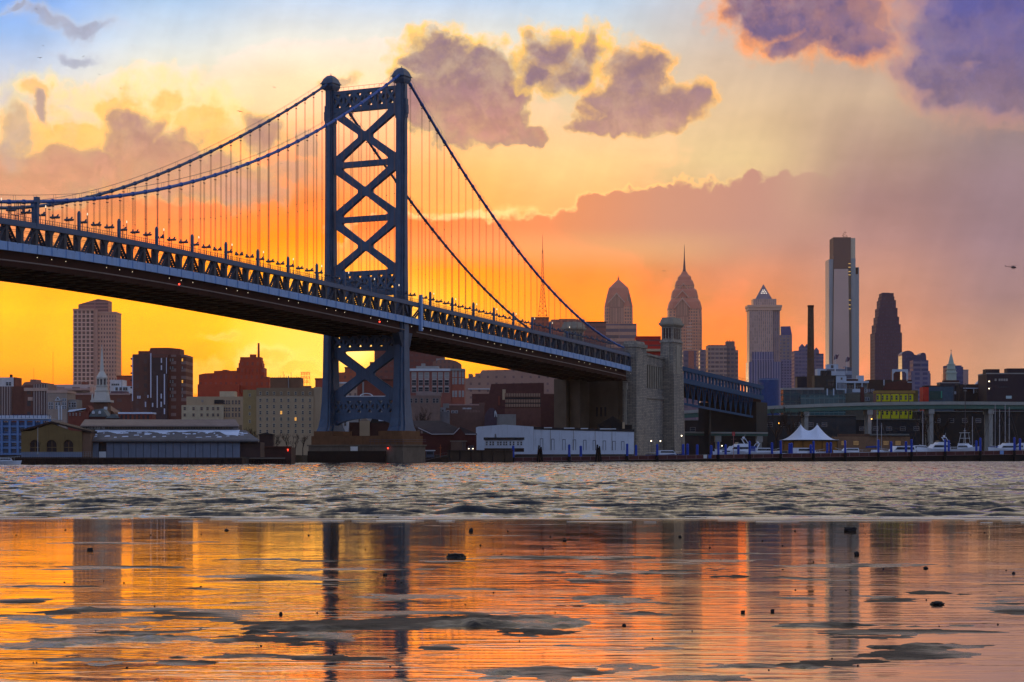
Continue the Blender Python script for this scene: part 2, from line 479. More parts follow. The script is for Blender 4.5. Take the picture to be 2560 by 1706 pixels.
# ------------------------------------------------------------------ materials
_mats = {}
def mat(name, c, rough=0.7, metal=0.0, var=0.18, scale=0.6, bump=0.0, spec=0.2, streak=0.0, emit=None, estr=0.0):
    if name in _mats:
        return _mats[name]
    m = bpy.data.materials.new(name)
    m.use_nodes = True
    g = NT(m.node_tree)
    b = m.node_tree.nodes['Principled BSDF']
    tc = g.n('ShaderNodeTexCoord')
    c4 = lin(c)
    v = tc.outputs['Object']
    if var > 0:
        f = g.noise(v, scale, 4.0, 0.6)
        k = g.mapr(f, 0.25, 0.75, 1 - var, 1 + var, smooth=False)
        cc = g.vm('SCALE', c4[:3], s=k)
        if streak > 0:
            sv = g.vm('MULTIPLY', v, (1.3, 1.3, 0.12))
            st = g.noise(sv, 1.2, 4.0, 0.65)
            cc = g.mix(g.mapr(st, 0.52, 0.75, 0.0, streak), cc, (c4[0] * 0.35 + 0.012, c4[1] * 0.28 + 0.007, c4[2] * 0.24 + 0.004, 1))
        g.put(b.inputs['Base Color'], cc)
    else:
        b.inputs['Base Color'].default_value = c4
    b.inputs['Roughness'].default_value = rough
    b.inputs['Metallic'].default_value = metal
    b.inputs['Specular IOR Level'].default_value = spec
    if bump > 0:
        bn = g.n('ShaderNodeBump')
        bn.inputs['Strength'].default_value = bump
        bn.inputs['Distance'].default_value = 0.1
        g.put(bn.inputs['Height'], g.noise(v, scale * 6, 4.0, 0.6))
        g.put(b.inputs['Normal'], bn.outputs[0])
    if emit is not None:
        b.inputs['Emission Color'].default_value = lin(emit)
        b.inputs['Emission Strength'].default_value = estr
    _mats[name] = m
    return m

def facade(name, wall, glass, px, pz, wx, wz, ox=0.0, oz=0.0, rough=0.75, var=0.16, band=None, lit=0.0, glass_rough=0.36, vstripe=None):
    """Wall with a grid of recessed-looking windows: period px x pz metres, window share wx x wz of a period."""
    if name in _mats:
        return _mats[name]
    m = bpy.data.materials.new(name)
    m.use_nodes = True
    g = NT(m.node_tree)
    b = m.node_tree.nodes['Principled BSDF']
    tc = g.n('ShaderNodeTexCoord')
    x, y, z = g.sep(tc.outputs['Object'])
    nx, ny, nz = g.sep(tc.outputs['Normal'])
    side = g.m('GREATER_THAN', g.m('ABSOLUTE', nx), 0.6)
    u = g.m('ADD', g.m('MULTIPLY', x, g.m('SUBTRACT', 1.0, side)), g.m('MULTIPLY', y, side))
    uu = g.m('ADD', g.m('DIVIDE', u, px), ox + 100.0)
    zz = g.m('ADD', g.m('DIVIDE', z, pz), oz + 100.0)
    fu = g.m('ABSOLUTE', g.m('SUBTRACT', g.m('FRACT', uu), 0.5))
    fz = g.m('ABSOLUTE', g.m('SUBTRACT', g.m('FRACT', zz), 0.5))
    mask = g.m('MULTIPLY', g.m('LESS_THAN', fu, wx / 2), g.m('LESS_THAN', fz, wz / 2))
    mask = g.m('MULTIPLY', mask, g.m('LESS_THAN', g.m('ABSOLUTE', nz), 0.5))
    wnz = g.n('ShaderNodeTexWhiteNoise', noise_dimensions='3D')
    g.put(wnz.inputs['Vector'], g.comb(g.m('FLOOR', uu), g.m('FLOOR', zz), side))
    rnd = wnz.outputs['Value']
    c4 = lin(wall)
    k = g.mapr(g.noise(tc.outputs['Object'], 0.12, 5.0, 0.65), 0.25, 0.75, 1 - var, 1 + var, smooth=False)
    wc = g.vm('SCALE', c4[:3], s=k)
    if band is not None:
        bcol, bw = band
        wc = g.mix(g.m('MULTIPLY', g.m('GREATER_THAN', fz, 0.5 - bw), g.m('LESS_THAN', g.m('ABSOLUTE', nz), 0.5)), wc, lin(bcol))
    if vstripe is not None:
        scol, sw = vstripe
        wc = g.mix(g.m('MULTIPLY', g.m('GREATER_THAN', fu, 0.5 - sw), g.m('LESS_THAN', g.m('ABSOLUTE', nz), 0.5)), wc, lin(scol))
    gk = g.mapr(rnd, 0.0, 1.0, 0.72, 1.32, smooth=False)
    gc = g.vm('SCALE', lin(glass)[:3], s=gk)
    g.put(b.inputs['Base Color'], g.mix(mask, wc, gc))
    g.put(b.inputs['Roughness'], g.mapr(mask, 0, 1, rough, glass_rough, smooth=False))
    g.put(b.inputs['Specular IOR Level'], g.mapr(mask, 0, 1, 0.12, 0.4, smooth=False))
    if lit > 0:
        b.inputs['Emission Color'].default_value = lin((255, 196, 96))
        g.put(b.inputs['Emission Strength'], g.m('MULTIPLY', g.m('MULTIPLY', mask, g.m('GREATER_THAN', rnd, 1 - lit)), 0.9))
    _mats[name] = m
    return m
# ------------------------------------------------------------------ ground, wet flat, river
rng = np.random.RandomState(7)

def vnoise(x, y, seed):
    """Value noise on numpy arrays, 0..1."""
    r = np.random.RandomState(seed)
    T = r.rand(256, 256)
    xi = np.floor(x).astype(int); yi = np.floor(y).astype(int)
    fx = x - xi; fy = y - yi
    fx = fx * fx * (3 - 2 * fx); fy = fy * fy * (3 - 2 * fy)
    a = T[xi & 255, yi & 255]; b = T[(xi + 1) & 255, yi & 255]
    c = T[xi & 255, (yi + 1) & 255]; d = T[(xi + 1) & 255, (yi + 1) & 255]
    return (a * (1 - fx) + b * fx) * (1 - fy) + (c * (1 - fx) + d * fx) * fy

def fbm(x, y, seed, octv=5, gain=0.5):
    s = 0; a = 1.0; t = 0
    for i in range(octv):
        s = s + a * vnoise(x * 2 ** i + 17.3 * i, y * 2 ** i - 9.1 * i, seed + i)
        t += a; a *= gain
    return s / t

def grid_mesh(name, xs, ys, zz, m, kind='structure', smooth=True):
    nx, ny = len(xs), len(ys)
    X, Y = np.meshgrid(xs, ys)
    co = np.empty((ny * nx, 3), np.float32)
    co[:, 0] = X.ravel(); co[:, 1] = Y.ravel(); co[:, 2] = zz.ravel()
    idx = np.arange(ny * nx).reshape(ny, nx)
    q = np.stack([idx[:-1, :-1], idx[:-1, 1:], idx[1:, 1:], idx[1:, :-1]], -1).reshape(-1, 4)
    me = bpy.data.meshes.new(name)
    me.vertices.add(len(co)); me.vertices.foreach_set('co', co.ravel())
    me.loops.add(q.size); me.loops.foreach_set('vertex_index', q.ravel().astype(np.int32))
    me.polygons.add(len(q))
    me.polygons.foreach_set('loop_start', np.arange(0, q.size, 4, dtype=np.int32))
    me.update(calc_edges=True)
    me.validate()
    if smooth:
        me.polygons.foreach_set('use_smooth', np.ones(len(q), dtype=bool))
    me.materials.append(m)
    o = bpy.data.objects.new(name, me); col.objects.link(o)
    tag(o, kind=kind)
    return o

def axis(parts):
    out = []
    for a, b, d in parts:
        out.extend(np.arange(a, b, d))
    return np.array(out)

# one sheet of ground out to the horizon, under the river and the city
mb = MB(); mb.add([(-30000, -3000, -6), (30000, -3000, -6), (30000, 40000, -6), (-30000, 40000, -6)], [(0, 1, 2, 3)])
tag(mb.build('ground', mat('ground_silt', (70, 62, 52))), kind='structure')

# mud: dark wet silt
def mud_material():
    m = bpy.data.materials.new('wet_mud'); m.use_nodes = True
    g = NT(m.node_tree); b = m.node_tree.nodes['Principled BSDF']
    v = g.n('ShaderNodeTexCoord').outputs['Object']
    f = g.mapr(g.noise(v, 2.2, 5.0, 0.65), 0.35, 0.7)
    g.put(b.inputs['Base Color'], g.mix(f, lin((26, 24, 24)), lin((58, 52, 50))))
    sh = g.mapr(g.noise(g.vm('MULTIPLY', v, (0.45, 0.6, 1.0)), 1.0, 4.0, 0.6), 0.42, 0.60)
    g.put(b.inputs['Roughness'], g.mapr(sh, 0.0, 1.0, 0.62, 0.20, smooth=False))
    g.put(b.inputs['Specular IOR Level'], g.mapr(sh, 0.0, 1.0, 0.15, 0.9, smooth=False))
    bn = g.n('ShaderNodeBump'); bn.inputs['Strength'].default_value = 1.0; bn.inputs['Distance'].default_value = 0.085
    g.put(bn.inputs['Height'], g.noise(g.vm('MULTIPLY', v, (1.0, 0.8, 1.0)), 5.0, 6.0, 0.7))
    g.put(b.inputs['Normal'], bn.outputs[0])
    b.inputs['IOR'].default_value = 1.45
    return m

def film_material():
    m = bpy.data.materials.new('water_film'); m.use_nodes = True
    g = NT(m.node_tree); m.node_tree.nodes.remove(m.node_tree.nodes['Principled BSDF'])
    out = [n for n in m.node_tree.nodes if n.type == 'OUTPUT_MATERIAL'][0]
    v = g.n('ShaderNodeTexCoord').outputs['Object']
    patch = g.mapr(g.noise(g.vm('MULTIPLY', v, (0.35, 0.30, 1.0)), 1.0, 3.0, 0.55), 0.40, 0.62, 0.0, 1.0)
    n1 = g.noise(g.vm('MULTIPLY', v, (0.8, 2.2, 1.0)), 1.4, 3.0, 0.5)
    n2 = g.noise(g.vm('MULTIPLY', v, (2.2, 5.0, 1.0)), 2.6, 3.0, 0.55)
    rd = g.noise(g.vm('MULTIPLY', v, (0.30, 1.25, 1.0)), 1.3, 4.0, 0.55)
    rd = g.m('SUBTRACT', 1.0, g.m('ABSOLUTE', g.m('MULTIPLY_ADD', rd, 4.0, -2.0)))
    rd = g.m('POWER', g.m('MAXIMUM', rd, 0.0), 4.0)                 # thin raised lines in the silt
    h = g.m('MULTIPLY_ADD', n2, g.m('MULTIPLY', patch, 0.22), g.m('MULTIPLY', n1, g.m('MULTIPLY_ADD', patch, 0.6, 0.3)))
    h = g.m('MULTIPLY_ADD', rd, g.m('MULTIPLY_ADD', patch, 0.5, 0.25), h)
    bn = g.n('ShaderNodeBump'); bn.inputs['Distance'].default_value = 0.0068; bn.inputs['Strength'].default_value = 0.75
    g.put(bn.inputs['Height'], g.m('MULTIPLY', h, g.mapr(g.sep(v)[1], 28.0, 74.0, 1.0, 0.22)))
    gl = g.n('ShaderNodeBsdfGlossy'); gl.inputs['Color'].default_value = (1.0, 0.88, 0.70, 1); gl.inputs['Roughness'].default_value = 0.05
    df = g.n('ShaderNodeBsdfDiffuse'); df.inputs['Color'].default_value = lin((60, 44, 36))
    g.put(gl.inputs['Normal'], bn.outputs[0])
    fr = g.n('ShaderNodeFresnel'); fr.inputs['IOR'].default_value = 2.2
    ms = g.n('ShaderNodeMixShader'); g.put(ms.inputs[0], g.mapr(fr.outputs[0], 0.14, 0.62, 0.25, 0.96, smooth=False))
    m.node_tree.links.new(df.outputs[0], ms.inputs[1]); m.node_tree.links.new(gl.outputs[0], ms.inputs[2])
    m.node_tree.links.new(ms.outputs[0], out.inputs['Surface'])
    return m

def river_material():
    m = bpy.data.materials.new('river_water'); m.use_nodes = True
    g = NT(m.node_tree); b = m.node_tree.nodes['Principled BSDF']
    v = g.n('ShaderNodeTexCoord').outputs['Object']
    b.inputs['Base Color'].default_value = lin((30, 28, 26))
    b.inputs['Roughness'].default_value = 0.06
    b.inputs['IOR'].default_value = 1.38
    # wavelets: long-crested facets leaning towards and away from the near shore
    a = g.noise(g.vm('MULTIPLY', v, (0.55, 0.075, 1.0)), 1.0, 5.0, 0.66)
    c = g.noise(g.vm('MULTIPLY_ADD', v, (1.6, 0.26, 1.0), (31.0, 7.0, 0.0)), 1.0, 4.0, 0.62)
    s = g.noise(g.vm('MULTIPLY_ADD', v, (0.7, 0.12, 1.0), (11.0, 57.0, 0.0)), 1.0, 4.0, 0.6)
    lean = g.m('ADD', g.m('MULTIPLY_ADD', a, 1.25, -0.625), g.m('MULTIPLY_ADD', c, 0.75, -0.375))
    ny = g.m('MULTIPLY', g.m('MAXIMUM', g.m('ADD', lean, 0.10), 0.014), -1.0)
    nx = g.m('MULTIPLY_ADD', s, 0.5, -0.25)
    geo = g.n('ShaderNodeNewGeometry')
    nn = g.vm('NORMALIZE', g.vm('ADD', geo.outputs['Normal'], g.comb(nx, ny, 0.0)))
    g.put(b.inputs['Normal'], nn)
    return m

MUD, FILM, RIVER = mud_material(), film_material(), river_material()

def film_z(y):
    return 0.125 - 0.0017 * (np.clip(y, 10, 90) - 15)

# raised silt patches: (px, py, rx, ry) as seen in the photograph, put on the ground
MUDS = [(70, 1618, 110, 14), (230, 1600, 150, 13), (380, 1585, 110, 12), (470, 1600, 90, 10), (700, 1598, 110, 14), (830, 1604, 110, 18),
        (760, 1570, 130, 8), (960, 1566, 200, 11), (1170, 1556, 150, 12), (1290, 1562, 110, 14), (60, 1501, 66, 7), (145, 1463, 120, 4), (620, 1437, 130, 3), (580, 1470, 120, 4),
        (170, 1528, 50, 6), (90, 1546, 46, 4), (215, 1556, 100, 8), (360, 1524, 110, 3), (620, 1504, 60, 4), (1000, 1496, 110, 12), (240, 1652, 180, 12), (420, 1660, 150, 8), (720, 1644, 250, 10), (1110, 1620, 82, 8),
        (1248, 1698, 50, 8), (1320, 1566, 110, 22), (1550, 1500, 130, 9), (1480, 1505, 70, 6), (1590, 1533, 76, 8), (1480, 1448, 120, 5), (1700, 1428, 220, 8), (1980, 1442, 140, 5), (2130, 1581, 140, 14),
        (2210, 1495, 80, 7), (2310, 1480, 50, 5), (2530, 1520, 90, 10), (2500, 1488, 90, 8), (2260, 1634, 140, 17), (2330, 1620, 90, 9), (2180, 1620, 60, 6), (2080, 1662, 100, 9), (1870, 1668, 120, 6), (1560, 1668, 76, 8),
        (1760, 1700, 100, 6), (1370, 1690, 110, 15), (1410, 1614, 44, 7), (1650, 1622, 50, 4), (1690, 1612, 60, 4), (2060, 1560, 110, 8), (2420, 1565, 40, 3), (2160, 1410, 160, 4), (1330, 1430, 200, 4), (900, 1420, 150, 3), (1850, 1380, 160, 3), (1500, 1390, 200, 3), (620, 1395, 160, 2.5), (300, 1415, 130, 2.5), (1180, 1470, 90, 4)]

def build_flat():
    xs = axis([(-260, -40, 6), (-40, -17, 0.5), (-17, 17, 0.07), (17, 40, 0.5), (40, 260.1, 6)])
    ys = axis([(-80, 18, 2.0), (18, 40, 0.07), (40, 86, 0.16), (86, 98, 1.0)])
    X, Y = np.meshgrid(xs, ys)
    base = film_z(Y)
    h = -0.0095 + 0.034 * (fbm(X * 0.28, Y * 0.42, 11, 5, 0.55) - 0.5) + 0.022 * (fbm(X * 0.8, Y * 2.0, 31, 4) - 0.5)
    wob = (fbm(X * 1.5, Y * 1.6, 51, 4, 0.6) - 0.5) + 0.7 * (fbm(X * 5.0, Y * 4.0, 61, 3, 0.6) - 0.5)
    for px, py, rx, ry in MUDS:
        cy = (CZ - 0.1) * F / (py - HY); cx = (px - CX) * cy / F
        ax = rx * cy / F; ay = max(ry * cy * cy / ((CZ - 0.1) * F), 0.12)
        d = np.sqrt(((X - cx) / ax) ** 2 + ((Y - cy) / ay) ** 2) + wob * 2.2
        h += 0.020 * np.clip(1.35 - d, 0, 1) ** 1.0
    h = np.where(Y > 74, h - (Y - 74) * 0.010, h)
    h = np.where(Y < 20, np.minimum(h, 0.02), h)
    z = base + h
    grid_mesh('mud_flat', xs, ys, z, MUD)
    ys2 = axis([(-80, 18, 6), (18, 95, 1.0)])
    xs2 = axis([(-260, 261, 10)])
    X2, Y2 = np.meshgrid(xs2, ys2)
    grid_mesh('water_film', xs2, ys2, film_z(Y2) - 0.03 * np.clip((Y2 - 80) / 12, 0, 1) * 1.0, FILM)

def build_river():
    r = np.random.RandomState(3)
    xs = axis([(-1500, -300, 100), (-300, -60, 8), (-60, -26, 0.8), (-26, 26, 0.13), (26, 60, 0.8), (60, 300, 8), (300, 1501, 100)])
    ys = axis([(78, 130, 0.22), (130, 190, 0.4), (190, 320, 0.9), (320, 560, 3.0), (560, 1900, 30.0)])
    X, Y = np.meshgrid(xs, ys)
    Z = np.zeros_like(X)
    for i in range(46):
        lam = 0.45 * 1.085 ** i if i < 26 else r.uniform(0.7, 3.2)
        th = -math.pi / 2 + r.uniform(-0.5, 0.5) + 0.1
        k = 2 * math.pi / lam
        amp = 0.0120 * lam ** 0.8 * r.uniform(0.5, 1.0)
        ph = k * (X * math.cos(th) + Y * math.sin(th)) + r.uniform(0, 6.28) + 1.6 * (vnoise(X * 0.15 + i, Y * 0.08, 90 + i) - 0.5) * 2
        keep = np.clip((lam - 0.0016 * Y) / 0.3, 0, 1)
        Z += amp * (np.exp(np.sin(ph) - 1) * 2 - 0.93) * keep
    env = 0.55 + 0.9 * fbm(X * 0.05, Y * 0.02, 71, 4)
    Z *= env
    # small breakers rolling on to the flat
    for yc, hgt, wd, seed in [(85.5, 0.10, 0.6, 5), (89.0, 0.17, 0.8, 9), (93.5, 0.22, 1.0, 13), (99.0, 0.24, 1.2, 17), (106.0, 0.20, 1.4, 23)]:
        yl = yc + 1.6 * (fbm(X * 0.07, X * 0 + seed, seed, 4) - 0.5) * 2
        a = np.clip(2.6 * fbm(X * 0.055 + seed, Y * 0.02, seed + 40, 3) - 0.85, 0, 1.2)
        t = (Y - yl) / wd
        prof = np.where(t < 0, np.exp(-(t * 2.6) ** 2), np.exp(-(t * 0.8) ** 2))
        crumb = 1 + 1.7 * (fbm(X * 1.2, Y * 1.0, seed + 7, 4, 0.6) - 0.5)
        Z += 0.66 * hgt * a * prof * crumb
    Z *= np.clip((Y - 75.5 - 11 * fbm(X * .10, Y * .1, 333, 5)) / 5, 0.04, 1)
    Z *= np.where(np.abs(X) > 60, 0.5, 1.0)
    Z += np.where(Y < 84, -0.004, 0.0)
    grid_mesh('river', xs, ys, Z, RIVER)

build_flat()
build_river()

# the far bank: one raised sheet of city ground behind the quays
mb = MB()
bank = [(-3000, 640), (-150, 597), (-66, 612), (-64, 800), (-24, 842), (0, 878), (46, 895), (78, 930), (84, 1040), (112, 1190), (330, 1600), (4000, 2400), (30000, 9000), (30000, 39000), (-30000, 39000), (-30000, 3000)]
mb.prism(bank, -5.5, 2.2, axis='z')
tag(mb.build('city_ground', mat('city_ground', (64, 58, 52))), kind='structure')

# thin lines of foam and sheet water, its sky sheen painted pale, where the wash runs out
def foam_sheen():
    m = mat('foam_sheen', (206, 196, 182), rough=0.35, var=0.25, scale=2.0, spec=0.5)
    mb = MB()
    for k, (y0, w, thr) in enumerate([(76.5, .5, .50), (78.2, .35, .52), (80.0, .7, .44), (81.6, .5, .46), (83.2, .8, .40), (85.0, .9, .46)]):
        xs = np.arange(-40, 40, .12)
        yy = y0 + 2.6 * (fbm(xs * .09, xs * 0 + k * 3.7, 400 + k, 4) - .5) * 2 + .35 * (fbm(xs * .9, xs * 0 + k, 420 + k, 3) - .5)
        ww = w * np.clip((fbm(xs * .35, xs * 0 + k * 1.7, 440 + k, 4, .6) - thr) * 5, 0, 1)
        run = []
        for x, y, v in zip(list(xs) + [99], list(yy) + [0], list(ww) + [0]):
            if v > .02:
                run.append((x, y, v)); continue
            if len(run) > 3:
                vs = []; fs = []
                for (a, c, d) in run:
                    z = max(float(film_z(np.array(c))), .006) + .012
                    vs += [(a, c - d / 2, z), (a, c + d / 2, z), (a, c, z + .012)]
                for i in range(len(run) - 1):
                    a, c = i * 3, i * 3 + 3
                    fs += [(a, c, c + 2, a + 2), (a + 2, c + 2, c + 1, a + 1)]
                mb.add(vs, fs)
            run = []
    tag(mb.build('foam_sheen', m), kind='stuff')
foam_sheen()
# ------------------------------------------------------------------ the suspension bridge
BP = Vector((-32.0, 753.0, 0.0))                 # tower, near truss plane, at water level
BA = Vector((0.3410, 0.9400, 0.0))               # along the deck, towards the city
BT = Vector((-22.3, 15.4, 0.0)) / 27.1           # across, towards the far cable
BW = 27.2
NS = 18.44                                       # distance between the tall posts

def B(s, t, z):
    return BP + BA * s + BT * t + Vector((0, 0, z))

def near_sz(px, py, t=0.0):
    p0 = BP + BT * t
    k = (px - CX) / F
    s = (k * p0.y - p0.x) / (BA.x - BA.y * k)
    Y = p0.y + BA.y * s
    return s, CZ + (HY - py) * Y / F

def fit(pts, deg, t=0.0):
    sz = [near_sz(px, py, t) for px, py in pts]
    return np.poly1d(np.polyfit([p[0] for p in sz], [p[1] for p in sz], deg))

_fb = fit([(0, 623), (160, 647), (320, 671.3), (640, 728), (1045, 815), (1349, 878), (1579, 930.3)], 4)
S_END = 226.0
def fb(s):                                       # underside of the pale fascia girder
    if s <= S_END: return float(_fb(s))
    return float(_fb(S_END)) - 0.0335 * (s - S_END)
DS, DT = 3.3, 1.7          # tower and cable plane stand inside the truss plane
BP2 = BP + BA * DS + BT * DT
def B2(s, t, z):
    return B(s + DS, t + DT, z)
cab_near_m = fit([(0, 505), (84, 504.5), (199, 499), (299, 490.5), (449, 463), (544, 437), (675, 386), (810, 316), (870, 282.5), (995.5, 190)], 4, DT)
cab_near_s = fit([(1026, 212), (1126, 381), (1285, 612), (1346, 690), (1400, 748), (1457, 803), (1499, 836), (1557, 868)], 3, DT)
cab_far_m = fit([(0, 522), (84, 513), (199, 501), (272, 481), (392, 438), (544, 370), (680, 299), (805, 220)], 4, BW + DT)
cab_far_s = fit([(835, 222), (873, 283), (1023, 495), (1080, 577), (1186, 695), (1279, 788), (1296, 801)], 3, BW + DT)

BLUE = mat('blue_bridge_paint', (64, 88, 118), rough=0.5, var=0.12, scale=0.35, streak=0.35)
BLUE_D = mat('shaded_bridge_paint', (74, 92, 114), rough=0.55, var=0.22, scale=0.25, streak=0.6)  # the bridge's own paint, darkened to carry the tower's shade
FASC = mat('fascia_paint', (132, 166, 208), rough=0.5, var=0.10, scale=0.5, streak=0.45)
CABL = mat('cable_paint', (44, 92, 160), rough=0.45, var=0.10, scale=0.8)
ROPE = mat('hanger_rope', (140, 98, 82), rough=0.6, var=0.0)
DARK = mat('deck_underside_glow_tint', (62, 28, 24), rough=0.8, var=0.25, scale=0.3)  # reddish tint paints in the sun's flare glow below the deck
RAIL = mat('rail_steel', (70, 78, 92), rough=0.5, var=0.0)
LAMPGLOW = mat('lamp_glow', (255, 236, 200), rough=0.3, var=0.0, emit=(255, 232, 190), estr=5.0)
REDGLOW = mat('red_lamp_glow', (255, 60, 40), rough=0.3, var=0.0, emit=(255, 60, 40), estr=5.0)
STONE = mat('pier_granite', (112, 76, 50), rough=0.85, var=0.25, scale=0.5, bump=0.3, streak=0.5)

bridge = root('suspension_bridge', 'blue suspension bridge with one tall braced tower crossing the river', 'bridge', BP)

def bb(name, fn, m, parent=bridge, smooth=False):
    mb = MB(off=BP); fn(mb)
    return mb.build(name, m, parent, smooth)

S0 = -250.0
SS = np.arange(S0, S_END + 0.1, NS / 6)

def ribbon(mb, t0, t1, zlo, zhi, ss=SS):
    """A long box following the deck grade; zlo/zhi are heights above the fascia underside."""
    ss = list(ss)
    verts = []; faces = []
    for s in ss:
        b = fb(s)
        verts += [B(s, t0, b + zlo), B(s, t1, b + zlo), B(s, t1, b + zhi), B(s, t0, b + zhi)]
    n = len(ss)
    for i in range(n - 1):
        for k in range(4):
            k2 = (k + 1) % 4
            faces.append((i * 4 + k, i * 4 + k2, (i + 1) * 4 + k2, (i + 1) * 4 + k))
    faces.append((3, 2, 1, 0)); faces.append(tuple((n - 1) * 4 + k for k in range(4)))
    mb.add(verts, faces)

# panel points (three to a post interval)
PTS = [((j / 3.0) - 10.35) * NS for j in range(-9, 34)]            # main span and past the tower
PTS = [s for s in PTS if s < 10]
PTS += [((11.5 + j / 3.0) - 10.35) * NS for j in range(-1, 34)]
PTS = [s for s in PTS if S0 < s < S_END - 1]

# roadway floor and the deep dark structure under it
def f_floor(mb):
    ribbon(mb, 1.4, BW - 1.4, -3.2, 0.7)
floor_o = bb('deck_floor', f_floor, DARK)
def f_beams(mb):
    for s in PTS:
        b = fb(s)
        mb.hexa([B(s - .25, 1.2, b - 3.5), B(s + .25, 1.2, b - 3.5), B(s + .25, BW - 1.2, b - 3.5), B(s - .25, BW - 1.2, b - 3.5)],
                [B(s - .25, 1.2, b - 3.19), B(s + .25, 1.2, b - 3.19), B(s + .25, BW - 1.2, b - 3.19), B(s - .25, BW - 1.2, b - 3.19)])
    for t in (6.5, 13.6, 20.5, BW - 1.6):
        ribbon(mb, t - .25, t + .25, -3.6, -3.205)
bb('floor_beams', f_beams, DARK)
def f_pipe(mb):
    mb.tube([B(s, 0.35, fb(s) - 2.05) for s in SS if s < 5], 0.16, 5)
    mb.tube([B(s, 0.35, fb(s) - 2.05) for s in SS if s > 9], 0.16, 5)
bb('service_pipe', f_pipe, mat('pipe_paint', (130, 112, 104), rough=0.6))
# pale fascia girder with stiffener ribs
def f_fascia(mb):
    ribbon(mb, -0.45, -0.1, 0.0, 1.85)
    for s in PTS:
        b = fb(s)
        mb.hexa([B(s - .12, -.62, b + .02), B(s + .12, -.62, b + .02), B(s + .12, -.44, b + .02), B(s - .12, -.44, b + .02)],
                [B(s - .12, -.62, b + 1.83), B(s + .12, -.62, b + 1.83), B(s + .12, -.44, b + 1.83), B(s - .12, -.44, b + 1.83)])
fas = bb('fascia_girder', f_fascia, FASC)
bb('fascia_girder', lambda mb: ribbon(mb, BW + .1, BW + .45, 0.0, 1.85), FASC)

# stiffening truss, near side: chord with walkway, verticals, diagonals, gussets
def chord(mb, t):
    ribbon(mb, t - .55, t + .75, 5.45, 6.0)
    ribbon(mb, t - .30, t + .55, 6.0, 6.75)
TRUSS = mat('truss_silhouette_paint', (58, 62, 72), rough=0.55, var=0.15, scale=0.4, streak=0.3)  # bridge paint darkened to give the truss its silhouette against the sky
tr = bb('stiffening_truss', lambda mb: chord(mb, 0.0), BLUE)
tr_far = bb('stiffening_truss', lambda mb: chord(mb, BW), BLUE_D)

def truss_bar(mb, s0, z0, s1, z1, t, w, dp):
    mb.bar(B(s0, t, z0), B(s1, t, z1), w, dp)
def gusset(mb, s, t, sgn):
    b = fb(s)
    pts = [(s + sgn * .3, b + 5.5), (s + sgn * 1.75, b + 5.5), (s + sgn * 1.2, b + 5.12), (s + sgn * .72, b + 4.55), (s + sgn * .42, b + 3.6), (s + sgn * .3, b + 3.4)]
    mb.hexa([B(p[0], t - .3, p[1]) for p in pts], [B(p[0], t + .3, p[1]) for p in pts])
for t, par in ((0.1, tr), (BW - .1, tr_far)):
    m_ = TRUSS
    for i, s in enumerate(PTS):
        b = fb(s)
        mb = MB(off=BP)
        t0_, t1_ = (t - .35, t + 1.25) if par is tr else (t - 1.25, t + .35)
        mb.hexa([B(s - .58, t0_, b + 1.7), B(s + .58, t0_, b + 1.7), B(s + .58, t1_, b + 1.7), B(s - .58, t1_, b + 1.7)],
                [B(s - .58, t0_, b + 5.5), B(s + .58, t0_, b + 5.5), B(s + .58, t1_, b + 5.5), B(s - .58, t1_, b + 5.5)])
        gusset(mb, s, t, 1); gusset(mb, s, t, -1)
        mb.build('truss_post', m_, par)
        if i % 2 == 0:
            for nb in (i - 1, i + 1):
                if 0 <= nb < len(PTS):
                    s2 = PTS[nb]; sg = 1 if s2 > s else -1
                    if abs(s2 - s) < 3: continue
                    mb = MB(off=BP)
                    truss_bar(mb, s + sg * .7, b + 5.2, s2 - sg * 2.2, fb(s2) + 1.6, t - .28, .62, .12)
                    truss_bar(mb, s + sg * .7, b + 5.2, s2 - sg * 2.2, fb(s2) + 1.6, t + .75, .62, .12)
                    for k in range(1, 7):
                        f_ = k / 7.0
                        sa = s + sg * .7 + (s2 - sg * 2.2 - s - sg * .7) * f_; za = b + 5.2 + (fb(s2) + 1.6 - b - 5.2) * f_
                        mb.bar(B(sa, t - .28, za - .2), B(sa, t + .75, za + .2), .1, .3)
                    mb.build('truss_diagonal', m_, par)
bb('truss_cable', lambda mb: [mb.tube([B(s, .5, fb(s) + 4.7) for s in SS], .045, 4), mb.tube([B(s, .6, fb(s) + 4.35) for s in SS], .04, 4)], RAIL, tr)

# railing along the high walkway
def f_rail(mb, t):
    for zz in (7.0, 7.62):
        mb.tube([B(s, t, fb(s) + zz) for s in SS], .045, 4)
    s = S0
    while s < S_END:
        b = fb(s)
        mb.bar(B(s, t, b + 6.7), B(s, t, b + 7.68), .10)
        s += NS / 18
bb('railing', lambda mb: f_rail(mb, -.30), RAIL)
bb('railing', lambda mb: f_rail(mb, BW + .3), RAIL)

